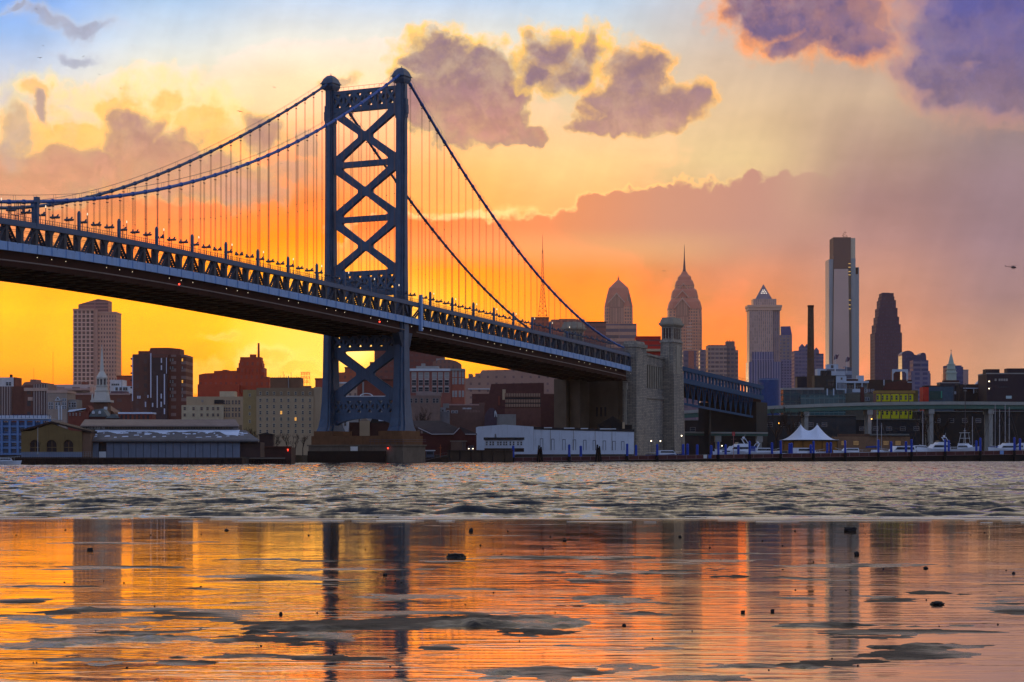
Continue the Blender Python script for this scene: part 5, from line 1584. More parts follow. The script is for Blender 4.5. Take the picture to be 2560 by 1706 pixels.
b = Bld('brick_block', 'small red roof block peeping out left of the far bridge leg', 'building', 788, 812, 1350)
b.box('wall', mat('orange_block', (176, 78, 58)), 788, 812, 947, depth=10); b.cap(788, 812, 947, 0, 10, BRICK, h=.5)

# ================= seen through and right of the tower
b = Bld('brick_block', 'tall dark red slab behind the bridge tower legs', 'tower block', 936, 1110, 1700)
b.box('wall', facade('dark_red_slab', (122, 70, 62), (100, 58, 54), 3.4, 3.6, .6, .4), 936, 1110, 875, depth=26); b.box('lower_step', BRICK, 924, 940, 905, y0=2, depth=18)
b = Bld('brick_block', 'stepped orange brick block seen between the tower legs', 'building', 835, 905, 1500)
ob_ = facade('orange_step', (176, 92, 64), (130, 66, 52), 3.4, 3.4, .4, .5)
b.poly('wall', ob_, [(835, 1143), (838, 943), (843, 943), (843, 932), (862, 931), (862, 919), (890, 921), (890, 943), (905, 943), (905, 1143)], depth=20); b.cap(862, 890, 919, 0, 20, BRICK, h=.5)
b = Bld('pale_block', 'pale stone block with small windows seen low between the tower legs', 'building', 840, 898, 1200)
b.box('wall', facade('pale_small', (178, 146, 124), (120, 92, 84), 2.4, 3, .4, .45), 840, 898, 957, depth=14); b.cap(840, 898, 957, 0, 14, TRIMW, h=.4)
b = Bld('brick_block', 'dark red brick block low between the tower legs under the cross brace', 'building', 893, 985, 1150)
b.box('wall', BRICK, 893, 985, 950, depth=14); b.box('pilaster', GREYC, 906, 910, 955, 1000, y0=-.4, depth=.5); b.cap(893, 985, 950, 0, 14, BRICKD, h=.4)
b = Bld('white_house', 'small white house with two windows seen low between the tower legs', 'house', 846, 872, 880)
b.box('wall', TRIMW, 846, 870, 1049, depth=6); b.windows((853, 863), (1060,), .55, 1.3, GREYC, GLASS); b.poly('roof', ROOFD, [(844, 1050), (848, 1046), (870, 1045), (872, 1050)], y0=-.2, depth=6.4)
b = Bld('gabled_house', 'tan gabled house in front of the elevated road between the tower legs', 'house', 890, 935, 885)
b.box('wall', TAN, 899, 924, 1053, depth=6); b.poly('gable', mat('gable_tan', (150, 128, 108)), [(898, 1054), (911, 1045), (925, 1054)], y0=.1, depth=5.6); b.box('side_wing', BRICKD, 872, 972, 1056, y0=1.2, depth=6); b.box('chimney', BRICKD, 896, 899, 1044, 1060, y0=1, depth=.8); b.poly('side_roof', ROOFD, [(925, 1057), (930, 1046), (955, 1045), (972, 1057)], y0=1.0, depth=6); b.box('snow_patch', SNOW, 946, 970, 1049.5, 1053, y0=.8, depth=.25)
b = Bld('station_hall', 'low pale building with a white arched roof frame seen under the cross brace', 'building', 850, 975, 1000)
b.box('wall', GREYC, 850, 975, 991, depth=10)
b.poly('arch_frame', TRIMW, [(898, 991)] + [(916 + 17 * math.cos(a), 991 - 8 * math.sin(a)) for a in np.linspace(math.pi, 0, 10)] + [(934, 991)] + [(916 + 13.5 * math.cos(a), 991 - 6 * math.sin(a)) for a in np.linspace(0, math.pi, 10)], y0=-.4, depth=.4)
b.box('roof_edge', TRIMW, 862, 972, 990, 992, y0=-.6, depth=.55)

b = Bld('apartment_block', 'brick apartment block with tall white-framed window bays right of the tower', 'apartment block', 1015, 1161, 1150)
b.box('wall', mat('apartment_brick', (140, 82, 70), var=.15), 1015, 1128, 928, depth=24); b.box('right_wing', mat('apartment_brick_b', (156, 84, 66), var=.15), 1128, 1161, 927, y0=.8, depth=22)
b.box('cornice', TRIMW, 1014, 1126, 922, 928, y0=-.6, depth=20); b.box('cornice', GREYC, 1126, 1162, 922, 927, y0=.2, depth=16); b.box('roof_house', GREYC, 1040, 1096, 915, 922, y0=4, depth=10); b.box('roof_house', GREYC, 1052, 1062, 908, 916, y0=5, depth=4)
WBAY = mat('bay_frame', (190, 178, 170), var=.06)
b.windows((1035, 1052, 1067, 1086, 1101, 1117), (939,), 1.9, 2.6, WBAY, GLASS_B); b.windows((1035, 1052, 1067, 1086, 1101, 1117), (957, 975), 1.9, 2.3, WBAY, GLASS)
b.windows((1133, 1140, 1149.5, 1157.5), (935, 953, 985), .7, 2.6, WBAY, GLASS_B, y=.8)
mb = MB()
for px in (1035, 1052, 1067, 1086, 1101, 1117):
    for py in (948, 966): mb.box(b.X(px) - 1.0, b.X(px) + 1.0, -.3, 0, b.Z(py + 2.4), b.Z(py))
mb.build('spandrel_panels', WBAY, b.r)
b = Bld('stone_block', 'long stepped pale stone block against the bright gap under the deck', 'building', 1161, 1300, 1500)
b.poly('wall', facade('pale_stepped', (168, 128, 110), (120, 88, 82), 5, 4, .25, .35), [(1161, 1143), (1162, 946), (1171, 946), (1171, 935), (1181, 935), (1181, 942), (1188, 942), (1188, 934), (1200, 934), (1205, 926), (1300, 924), (1410, 926), (1410, 1143)], depth=30)
b.box('white_band', TRIMW, 1170, 1240, 972, 974, y0=-.5, depth=.5)
b = Bld('brick_block', 'tall brown block rising behind the apartment block roof', 'building', 1082, 1153, 1350)
b.poly('wall', facade('brown_tall', (140, 98, 84), (104, 76, 72), 2.2, 3, .35, .6), [(1082, 1143), (1082, 905), (1100, 899), (1122, 899), (1140, 903), (1152, 910), (1152, 1143)], depth=22); b.box('roof_house', GREYC, 1090, 1110, 896, 905, y0=4, depth=8)
b = Bld('brick_block', 'dark maroon brick warehouse left of the dark anchorage', 'warehouse', 1180, 1360, 1050)
b.box('wall', mat('maroon', (92, 54, 50), var=.2), 1180, 1470, 985, depth=20); b.poly('roof_step', mat('maroon', (92, 54, 50)), [(1222, 985.5), (1228, 960), (1360, 957), (1360, 985.5)], y0=2, depth=16)
b.box('pale_pier', TAN, 1256, 1264, 974, 1000, y0=-.3, depth=.3); b.box('brick_strip', BRICK, 1245, 1250, 990, 1014, y0=-.3, depth=.3)
b = Bld('parking_block', 'brown parking structure with rows of pale fins', 'parking garage', 1258, 1356, 1010)
b.box('wall', mat('garage_brown', (120, 78, 68)), 1262, 1352, 983, depth=12)
for py in (984, 999, 1010): b.box('fin_band', facade('garage_fins', (176, 138, 112), (70, 44, 40), .66, 50, .42, .99), 1264, 1352, py, py + 8, y0=-.35, depth=.3)
b.box('shadow_band', ROOFD, 1262, 1352, 994, 998, y0=-.2, depth=.25); b.box('shadow_band', ROOFD, 1262, 1352, 1007, 1010, y0=-.2, depth=.25)
b = Bld('stone_house', 'grey stone house with an ornamental parapet behind bare trees', 'house', 1012, 1106, 980)
b.box('wall', mat('stone_grey_brown', (132, 106, 94), var=.2), 1012, 1100, 989, depth=14); b.poly('parapet', mat('parapet_grey', (150, 128, 120)), [(1040, 990), (1040, 979), (1076, 978), (1080, 982), (1102, 982), (1102, 990)], y0=.3, depth=10)
b.windows((1028, 1040, 1054, 1068, 1085, 1093), (1002,), .8, 1.6, GREYC, GLASS)
b = Bld('brick_building', 'flat brown building with faded painted lettering on its side wall', 'building', 1112, 1212, 1000)
b.box('wall', mat('brown_side', (118, 86, 76), var=.14), 1112, 1210, 1012, depth=14); b.box('raised_end', mat('brown_side', (118, 86, 76)), 1197, 1211, 1007, 1013, y0=.2, depth=12); b.cap(1112, 1197, 1012, 0, 14, mat('pink_roof', (180, 140, 128)), h=.3, over=.1)
mb = MB()
rr = random.Random(4)
for i in range(7):
    x = b.X(1157 + i * 3.2); mb.box(x, x + .28 + .12 * rr.random(), -.06, 0, b.Z(1023.5), b.Z(1019.5 + rr.random()))
mb.build('painted_letters', TRIMW, b.r)
mb = MB()
for i in range(10):
    x = b.X(1164 + i * 3.8); mb.box(x, x + .3, -.05, 0, b.Z(1031.5), b.Z(1024.5 + 2 * rr.random()))
mb.build('faded_letters', mat('faded_paint', (146, 112, 100)), b.r)
b.windows((1120, 1132, 1141), (1030,), .9, .8, TRIMW, GLASS)
b = Bld('small_shed', 'small pale grey block and sheds by the elevated road left of the painted wall', 'building', 1056, 1122, 985)
b.box('wall', mat('pale_grey_block', (160, 156, 156)), 1087, 1114, 1019, y0=-1, depth=6); b.box('low_wing', mat('mid_grey_block', (124, 118, 118)), 1066, 1124, 1030, y0=-2, depth=7); b.box('low_wing', GREYC, 1107, 1122, 1009, 1020, y0=1, depth=5); b.windows((1092, 1107), (1027,), .6, .6, GREYC, GLASS, y=-1)
b = Bld('tented_market', 'dark dome-shaped shed with a white arched end beside the painted wall', 'shed', 1208, 1245, 990)
b.poly('dome', mat('dome_dark', (84, 68, 78)), [(1211, 1143), (1211, 1042), (1216, 1030), (1224, 1020), (1234, 1020), (1240, 1030), (1242, 1042), (1242, 1143)], y0=.5, depth=10); b.poly('arch_end', TRIMW, [(1236, 1043), (1236, 1030), (1238.5, 1026), (1242, 1034), (1243, 1043), (1241, 1043), (1239.5, 1032), (1237.5, 1043)], y0=-.2, depth=.5)
b.box('low_wing', GREYC, 1240, 1290, 1036, y0=1, depth=8)
# ================= right side: chimney, steeple, mixed low buildings
b = Bld('brick_chimney', 'tall free-standing dark brick chimney in front of the purple-grey block', 'chimney', 2017, 2037, 1330, xc=2028)
k = b.Y / F
CHB = mat('chimney_brick', (96, 72, 56), rough=.85, var=.2, scale=.5)
mb = MB(); mb.lathe([(10.5 * k, -.5), (9.6 * k, b.Z(965)), (8.4 * k, b.Z(860)), (7.4 * k, b.Z(768))], 0, 2, 16); sh = mb.build('shaft', CHB, b.r)
mb = MB(); mb.lathe([(7.5 * k, b.Z(769)), (8.3 * k, b.Z(766)), (8.3 * k, b.Z(763.5)), (7.7 * k, b.Z(763))], 0, 2, 16); mb.build('cap', BRICKD, b.r)
mb = MB(); mb.lathe([(9.4 * k, b.Z(899)), (9.4 * k, b.Z(897))], 0, 2, 16); mb.build('iron_band', METAL, b.r)
mb = MB(); rr = random.Random(2)
for i, py in enumerate((803, 814, 825, 837, 850, 862, 874)):
    x = b.X(2024); mb.box(x - .35, x + .35, 2 - 9.0 * k, 2 - 7.2 * k, b.Z(py + 6), b.Z(py + 4.8)); mb.box(x - .35, x - .15, 2 - 9.0 * k, 2 - 7.2 * k, b.Z(py + 6), b.Z(py))
mb.build('painted_letters', mat('faded_brick_paint', (120, 96, 78)), b.r)

b = Bld('church_steeple', 'green-grey tiered steeple with a pointed top and cross on the right', 'steeple', 2365, 2396, 1420, xc=2380)
k = b.Y / F
STG = mat('verdigris_stone', (168, 176, 160), rough=.7, var=.12, scale=.4)
b.box('tower_base', BRICKD, 2361, 2398, 951, y0=-.2, depth=7.0)
mb = MB(); mb.box(b.X(2369), b.X(2391.5), .4, 5, b.Z(953), b.Z(932)); mb.box(b.X(2367.5), b.X(2393), .1, 5.4, b.Z(933.5), b.Z(930.5)); mb.build('clock_stage', STG, b.r)
mb = MB(); mb.hexa(octo(b, 11.2, 930.5, 2.8), octo(b, 9.6, 924, 2.8)); mb.hexa(octo(b, 12, 924, 2.8), octo(b, 12, 922.5, 2.8)); mb.hexa(octo(b, 9.6, 922.5, 2.8), octo(b, 8.8, 912, 2.8)); mb.hexa(octo(b, 10, 912, 2.8), octo(b, 10, 910.5, 2.8)); mb.build('belfry', STG, b.r)
mb = MB(); mb.lathe([(7.6 * k, b.Z(910.5)), (6.2 * k, b.Z(904)), (3.4 * k, b.Z(892)), (1.1 * k, b.Z(884)), (.4 * k, b.Z(878))], 0, 2.8, 8); mb.build('spire', STG, b.r)
mb = MB(); mb.bar((0, 2.8, b.Z(879)), (0, 2.8, b.Z(873.5)), .18); mb.bar((-.45, 2.8, b.Z(876)), (.45, 2.8, b.Z(876)), .16); mb.build('cross', METAL, b.r)

b = Bld('brick_block', 'dark flat block left of the brick chimney foot', 'building', 1993, 2019, 1350)
b.box('wall', mat('dark_flat', (46, 42, 50)), 1993, 2022, 943, depth=10); b.cap(1993, 2022, 943, 0, 10, ROOFD, h=.4, over=.1)
b = Bld('brick_block', 'dark block with a black rooftop tank right of the brick chimney', 'building', 2036, 2090, 1300)
b.box('wall', mat('dark_olive', (56, 50, 46)), 2036, 2090, 939, depth=12); b.windows((2068, 2076, 2082), (952, 962), .8, 1.0, ROOFD, GLASS)
mb = MB(); mb.lathe([(1.4, b.Z(939)), (1.4, b.Z(928)), (1.1, b.Z(926))], b.X(2060), 4, 8); mb.lathe([(1.4, b.Z(939)), (1.4, b.Z(928)), (1.1, b.Z(926))], b.X(2074), 4, 8); mb.box(b.X(2060), b.X(2074), 3.5, 4.5, b.Z(931), b.Z(927)); mb.build('roof_tank', ROOFD, b.r)
b = Bld('white_block', 'white modern stepped block below the glass skyscraper', 'building', 2044, 2132, 1700)
WM = mat('white_modern', (176, 184, 194), var=.08)
b.box('wall', facade('white_bands', (178, 184, 192), (104, 108, 120), 40, 4.2, .98, .35), 2068, 2112, 922, depth=16); b.box('left_wing', WM, 2044, 2070, 922, y0=2, depth=12); b.box('tower', WM, 2068, 2096, 911, 923, y0=1, depth=9); b.poly('right_wing', facade('dark_slot', (150, 156, 168), (66, 68, 82), 6, 5, .7, .5), [(2112, 1143), (2112, 916), (2131, 920), (2131, 1143)], y0=1, depth=14)
b.windows((2081,), (917,), 1.6, 1.8, GREYC, GLASS, y=1.0)
b = Bld('flag_building', 'long white loft building with a columned terrace and dark ribbed end', 'building', 2086, 2172, 1300)
b.box('wall', WM, 2088, 2116, 941, depth=12); b.box('terrace_roof', WM, 2110, 2172, 953, 958, y0=-.5, depth=9); b.box('back_wall', mat('loft_grey', (110, 116, 118)), 2114, 2170, 958, y0=2.5, depth=8); b.box('roof_house', WM, 2145, 2161, 939, 953, y0=2, depth=5); b.box('dark_roof', BRICKD, 2114, 2146, 948, 954, y0=1, depth=5)
mb = MB()
for px in (2137, 2155): mb.box(b.X(px) - .25, b.X(px) + .25, -.4, .1, b.Z(975), b.Z(958))
mb.build('columns', WM, b.r)
mb = MB()
for i in range(7): mb.box(b.X(2093 + i * 3.2), b.X(2094.6 + i * 3.2), -.12, 0, b.Z(972), b.Z(957))
mb.build('slots', ROOFD, b.r)
b.windows((2104,), (947,), .8, 1.0, GREYC, GLASS); b.windows((2122, 2130, 2142, 2149), (967,), 1.2, 1.6, GREYC, GLASS, y=2.5)
for i, (px, pt, pb, lab) in enumerate(((2088, 886, 922, 'striped flag flying from a pole, left one of two in front of the glass skyscraper'), (2117, 892, 925, 'striped flag flying from a pole, right one of two in front of the glass skyscraper'))):
    r_ = root('flag', lab, 'flag', (SX(px, 1650), 1650, SZ(pb, 1650)))
    h = SZ(pt, 1650) - SZ(pb, 1650)
    mb = MB(); mb.tube([(0, 0, -2), (0, 0, h)], .14, 5); mb.build('pole', TRIMW, r_)
    mb = MB(); mb.prism([(0, h), (1.6, h - .6), (2.6, h - .2 + .3), (1.4, h - 3.0), (-.9, h - 3.6), (-.7, h - 2.0)], -.06, .06); mb.build('cloth', mat('flag_cloth', (90, 64, 84), var=.3, scale=2.0), r_)

b = Bld('brick_block', 'dark brown block under the white arch frame', 'building', 2170, 2280, 1350)
b.box('wall', mat('dark_umber', (62, 48, 44)), 2170, 2280, 950, depth=12); b.box('brick_tower', mat('tower_brick', (86, 48, 44)), 2233, 2252, 928, 951, y0=2, depth=5); b.poly('roof_step', mat('tower_brick', (86, 48, 44)), [(2205, 975), (2215, 958), (2270, 950), (2278, 952), (2278, 975)], y0=-1.0, depth=2)
b.box('white_post', WM, 2208, 2210.5, 950, 964, y0=-1.2, depth=.4); b.box('white_edge', WM, 2268, 2279, 955, 957, y0=-1.4, depth=.4)
b = Bld('arch_frame', 'white square-topped arch frame standing on a dark brown roof', 'arch', 2231, 2270, 1330, gz=SZ(951, 1330))
o_ = [(2231, 951), (2231, 923.5), (2270, 923.5), (2270, 949), (2266.5, 949), (2266.5, 935), (2262, 929.5), (2239, 929.5), (2233.5, 935), (2233.5, 951)]
b.poly('frame', WM, o_, depth=1.0)
mb = MB(); mb.box(b.X(2231), b.X(2233.4), .1, 1.2, -.5, .0); mb.box(b.X(2266.6), b.X(2270), .1, 1.2, -.5, .4); mb.build('footing', GREYC, b.r)

b = Bld('glass_pavilion', 'teal glass building with white posts behind the elevated highway', 'building', 1958, 2112, 1290)
TG = facade('teal_glass', (64, 84, 84), (36, 56, 64), 3.0, 3.4, .84, .8, glass_rough=.1)
b.box('wall', TG, 1958, 2112, 975, depth=12); b.box('front_bay', facade('teal_glass_b', (84, 112, 112), (44, 78, 80), 2.4, 3.6, .9, .85, glass_rough=.08), 2000, 2112, 989, y0=-3, depth=3.0); b.box('roof_slab', GREYC, 1956, 2060, 970, 975, y0=-.6, depth=11)
mb = MB()
for px in (2068, 2084): mb.box(b.X(px) - .3, b.X(px) + .3, -.5, 0, b.Z(989), b.Z(972))
mb.build('posts', WM, b.r)
b = Bld('row_house', 'narrow pale house with a small arched doorway beside the yellow building', 'house', 2110, 2190, 1295)
b.box('wall', mat('olive_house', (92, 92, 82)), 2110, 2188, 984, depth=8); b.box('brick_stack', mat('tower_brick', (86, 48, 44)), 2151, 2160, 968, 1005, y0=-.5, depth=2); b.box('balcony', WM, 2131, 2150, 973, 981, y0=-.8, depth=1); b.windows((2164, 2172, 2182), (977,), 1.0, 1.3, WM, GLASS); b.windows((2165, 2171), (998,), .7, 1.6, WM, GLASS)
b = Bld('yellow_building', 'building with bright yellow window surrounds and brick piers behind the highway', 'building', 2189, 2296, 1270)
b.box('wall', mat('brick_mauve', (120, 88, 82)), 2190, 2282, 984, depth=10); b.box('cornice', mat('ochre_cornice', (150, 116, 62)), 2189, 2288, 977, 984, y0=-.5, depth=9); b.box('right_wing', mat('ochre_dark', (104, 88, 52)), 2282, 2296, 976, y0=1, depth=7)
YEL = mat('yellow_paint', (196, 186, 24), rough=.6, var=.1)
for px in (2196, 2215, 2237.5, 2260, 2278):
    w_ = 11 if px in (2215, 2237.5, 2260) else 6
    b.box('yellow_bay', YEL, px - w_ + 1, px + w_ - 1, 986, 1004, y0=-.3, depth=.35)
    b.box('yellow_bay', YEL, px - w_ + 1, px + w_ - 1, 1029, 1047, y0=-.3, depth=.35)
b.windows((2194, 2206, 2217.5, 2229, 2241, 2252, 2264, 2275.5), (994.5, 1032), 1.0, 2.2, mat('yellow_paint', (196, 186, 24)), GLASS, y=-.32)
b = Bld('teal_shed', 'boxy blue-grey building with a bright red end wall', 'building', 2307, 2384, 1280)
b.box('wall', mat('teal_wall', (58, 78, 92)), 2322, 2384, 967, depth=12); b.box('red_end', mat('red_panel', (190, 54, 40)), 2308, 2322, 968, y0=.1, depth=11); b.box('roof', ROOFD, 2314, 2380, 964, 967, y0=1, depth=10); b.box('green_panel', mat('green_panel', (44, 72, 66)), 2324, 2356, 978, 1000, y0=-.15, depth=.2); b.box('green_post', mat('green_post', (60, 140, 116)), 2352, 2355, 978, 995, y0=-.3, depth=.2)
b = Bld('brick_block', 'dark brick block at the foot of the green steeple', 'building', 2350, 2400, 1310)
b.box('wall', mat('slate_dark', (58, 56, 62)), 2350, 2400, 957, depth=10); b.cap(2350, 2400, 957, 0, 10, GREYC, h=.3, over=.1); b.box('small_house', WM, 2386, 2401, 979, 986, y0=-1.2, depth=1.5)
b = Bld('porch_building', 'low dark building with a white columned porch', 'building', 2400, 2470, 1300)
b.box('wall', mat('porch_dark', (52, 44, 46)), 2398, 2470, 961, depth=12); b.box('porch_roof', WM, 2408, 2466, 970, 972.5, y0=-1.5, depth=1.6)
mb = MB()
for px in (2433, 2456, 2461): mb.box(b.X(px) - .2, b.X(px) + .2, -1.5, -1.2, b.Z(984), b.Z(972.5))
mb.build('columns', WM, b.r)
b.windows((2438, 2443, 2448), (977,), .6, 1.5, GREYC, GLASS)
b = Bld('brick_warehouse', 'big dark brick warehouse with two roof houses at the far right', 'warehouse', 2466, 2600, 1275)
DW = mat('warehouse_dark', (50, 40, 48), var=.15)
b.box('wall', DW, 2467, 2600, 934, depth=24); b.box('roof_house', DW, 2466, 2501, 923, 935, y0=2, depth=8); b.box('roof_house', DW, 2520, 2600, 921, 935, y0=2, depth=8); b.cap(2467, 2600, 934, 0, 24, GREYC, h=.3, over=.1)
b.windows((2489, 2499, 2505, 2511, 2517), (950,), .7, .9, GREYC, GLASS_B); b.windows((2500, 2506, 2512, 2518), (968,), .7, .9, DW, GLASS)
b.box('sign_board', mat('sign_pale', (180, 196, 196)), 2515, 2529, 990, 997, y0=-.2, depth=.2)
mb = MB()
for py in (954, 972): mb.lathe([(.05, b.Z(py) - .3), (.28, b.Z(py) - .1), (.28, b.Z(py) + .1), (.05, b.Z(py) + .3)], b.X(2472.5), -.4, 8)
mb.build('wall_lamps', LAMPGLOW, b.r)
b = Bld('water_tank', 'dark blue cylindrical tank where the approach span meets the land', 'tank', 1899, 1950, 1250)
mb = MB(); r_ = 25 * b.Y / F; mb.lathe([(r_, -.5), (r_, b.Z(948)), (r_ * .96, b.Z(946))], b.X(1924), r_, 24); mb.build('drum', mat('tank_blue', (48, 70, 116), rough=.5), b.r, smooth=False)
mb = MB(); mb.lathe([(r_ * 1.02, b.Z(950)), (r_ * 1.02, b.Z(947.5))], b.X(1924), r_, 24); mb.build('rim', mat('tank_rim', (110, 124, 150)), b.r)
# dark ground-floor blocks under the highway
for i, (x0, x1, pt, c_, lab) in enumerate(((1712, 1915, 1052, (44, 38, 40), 'dark low building under the highway beside the stone pylon'), (1905, 2140, 1040, (52, 56, 60), 'long dark grey shed under the highway behind the white tent'), (2135, 2300, 1050, (36, 40, 46), 'dark shed under the highway below the yellow building'), (2290, 2620, 1030, (34, 34, 36), 'long dark retaining building under the highway at the far right'))):
    b = Bld('dark_shed', lab, 'shed', x0, x1, 1235 + i * 6)
    b.box('wall', mat('shed_dark_%s' % 'abcd'[i], c_, var=.3, scale=.15), x0, x1, pt, depth=12); b.box('roof_edge', mat('edge_grey', (104, 104, 98)), x0, x1, pt - 2.0, pt, y0=-.8, depth=12)
    b.windows([x0 + 20 + j * 34 for j in range(5)], (pt + 22,), 2.4, 1.8, GREYC, GLASS)
b = Bld('low_restaurant', 'low tan brick building with a flat roof behind the moored boats', 'building', 2085, 2275, 1172)
b.box('wall', mat('tan_brick', (128, 96, 72), var=.2), 2085, 2275, 1092, depth=10); b.box('flat_roof', mat('edge_grey', (104, 104, 98)), 2175, 2272, 1085, 1089, y0=-1.5, depth=10); b.box('upper_wall', mat('tan_brick_dark', (92, 66, 52)), 2100, 2230, 1085, 1093, y0=.5, depth=8)
b.windows((2110, 2140, 2215, 2245), (1108,), 2.6, 2.0, ROOFD, mat('dim_lit_glass', (150, 122, 84), emit=(200, 150, 90), estr=.12, var=.2))

# ================= stone anchorage and its pylons, the approach span
SA = mat('anchorage_stone', (156, 144, 126), rough=.85, var=.18, scale=.35, bump=.3)
def stone_blocks():
    m = bpy.data.materials.new('ashlar_stone'); m.use_nodes = True
    g = NT(m.node_tree); bs = m.node_tree.nodes['Principled BSDF']
    v = g.n('ShaderNodeTexCoord').outputs['Object']
    x, y, z = g.sep(v)
    u = g.m('ADD', x, g.m('MULTIPLY', y, .25))
    br = g.n('ShaderNodeTexBrick'); g.put(br.inputs['Vector'], g.comb(u, z, 0.0))
    br.inputs['Scale'].default_value = 1.0; br.inputs['Brick Width'].default_value = 1.6; br.inputs['Row Height'].default_value = .62
    br.inputs['Mortar Size'].default_value = .045; br.inputs['Color1'].default_value = lin((166, 152, 132)); br.inputs['Color2'].default_value = lin((134, 124, 112)); br.inputs['Mortar'].default_value = lin((74, 72, 72))
    st = g.noise(g.vm('MULTIPLY', v, (.5, .5, .08)), 1.0, 5.0, .65)
    g.put(bs.inputs['Base Color'], g.mix(g.mapr(st, .45, .75, 0, .55), br.outputs[0], lin((70, 64, 58))))
    bs.inputs['Roughness'].default_value = .9
    bn = g.n('ShaderNodeBump'); bn.inputs['Strength'].default_value = .5; bn.inputs['Distance'].default_value = .08
    g.put(bn.inputs['Height'], g.m('SUBTRACT', 1.0, br.outputs['Fac'])); g.put(bs.inputs['Normal'], bn.outputs[0])
    return m
ASH = stone_blocks()
anc = root('bridge_anchorage', 'grey ashlar stone anchorage where the suspended span ends', 'anchorage', B(228, 0, 0))
AO = B(228, 0, 0)
def sblock(mb, s0, s1, t0, t1, z0, z1, ins=0.0):
    mb.hexa([B(s0, t0, z0), B(s1, t0, z0), B(s1, t1, z0), B(s0, t1, z0)], [B(s0 + ins, t0 + ins, z1), B(s1 - ins, t0 + ins, z1), B(s1 - ins, t1 - ins, z1), B(s0 + ins, t1 - ins, z1)])
def sz(px, py):
    return near_sz(px, py)
sA, zA = sz(1579, 868); sB, _ = sz(1604, 868); sC, zC = sz(1650, 890)
mb = MB(off=AO)
sblock(mb, sA, sB, -2.2, 4, 0, 43.0); sblock(mb, sA - .3, sB + .3, -2.6, 4, 43.0, 44.2); sblock(mb, sA + .5, sB - .5, -1.8, 4, 44.2, 45.4, .4)
mb.build('corner_pier', ASH, anc)
mb = MB(off=AO); sblock(mb, sB, sC + 8, -.9, 6, 0, 24.0); sblock(mb, sB, sC + 8, -1.4, 6, 24.0, 25.2); mb.build('lower_wall', ASH, anc)
# upper wall with a recessed row of tall openings, following the grade
mb = MB(off=AO)
def slope_block(mb, s0, s1, t0, t1, z0, z1, dz=-.0335):
    d = dz * (s1 - s0)
    mb.hexa([B(s0, t0, z0), B(s1, t0, z0 + d), B(s1, t1, z0 + d), B(s0, t1, z0)], [B(s0, t0, z1), B(s1, t0, z1 + d), B(s1, t1, z1 + d), B(s0, t1, z1)])
sD = sC + 8
slope_block(mb, sB, sD, -.8, 6, 37.2, 41.6); slope_block(mb, sB, sD, -1.3, 6, 40.6, 41.4)
mb.hexa([B(sB, -.8, 25.2), B(sB + 4.5, -.8, 25.2), B(sB + 4.5, 6, 25.2), B(sB, 6, 25.2)], [B(sB, -.8, 37.2), B(sB + 4.5, -.8, 37.1), B(sB + 4.5, 6, 37.1), B(sB, 6, 37.2)])
slope_block(mb, sB + 4.5, sD, -.8, 6, 25.2, 28.0, 0)
mb.build('upper_wall', ASH, anc)
mb = MB(off=AO)
n_ = 7; s0_ = sB + 4.5; ds_ = (sC + 1 - s0_) / n_
for i in range(n_):
    a = s0_ + ds_ * (i + .62)
    sblock(mb, a, a + ds_ * .34, -.8, .2, 28.0, 37.0)
mb.build('mullions', SA, anc)
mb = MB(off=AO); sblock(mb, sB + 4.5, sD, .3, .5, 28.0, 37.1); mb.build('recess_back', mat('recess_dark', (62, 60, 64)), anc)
# deep body of the anchorage under the deck (seen dark)
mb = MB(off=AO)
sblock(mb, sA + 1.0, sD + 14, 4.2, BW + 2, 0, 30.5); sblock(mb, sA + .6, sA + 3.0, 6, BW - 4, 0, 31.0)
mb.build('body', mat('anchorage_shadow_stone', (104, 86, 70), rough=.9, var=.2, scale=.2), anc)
mb = MB(off=AO)
for i in range(3): sblock(mb, sA + .35, sA + .62, 11.5 + i * 1.9, 12.3 + i * 1.9, 17, 20.5)
mb.build('slit_windows', GLASS, anc)
mb = MB(off=AO)
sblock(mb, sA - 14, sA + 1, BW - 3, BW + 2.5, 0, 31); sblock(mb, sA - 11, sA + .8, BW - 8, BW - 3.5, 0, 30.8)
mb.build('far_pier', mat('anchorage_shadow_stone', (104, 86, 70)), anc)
mb = MB(off=AO); sblock(mb, sA - 2.5, sA - 1.5, 1.5, 2.5, 0, 27); sblock(mb, sA - 2.8, sA - 1.2, 1.2, 2.8, 27, 29.5); mb.build('bearing_post', SA, anc)
# relief plaque low on the pier
mb = MB(off=AO); p = B((sA + sB) / 2 + 6, -.95, 14.5)
for a in range(12):
    an = a * math.pi / 6
    mb.bar(p + BA * (1.5 * math.cos(an)) + Vector((0, 0, 2.0 * math.sin(an))), p + BA * (1.5 * math.cos(an + .52)) + Vector((0, 0, 2.0 * math.sin(an + .52))), .5)
mb.bar(p - BA * .9 + Vector((0, 0, -1)), p + BA * .8 + Vector((0, 0, 1.2)), .5); mb.bar(p - BA * .5 + Vector((0, 0, 1.2)), p + BA * .3 + Vector((0, 0, -1.2)), .5)
mb.build('relief_plaque', SA, anc)

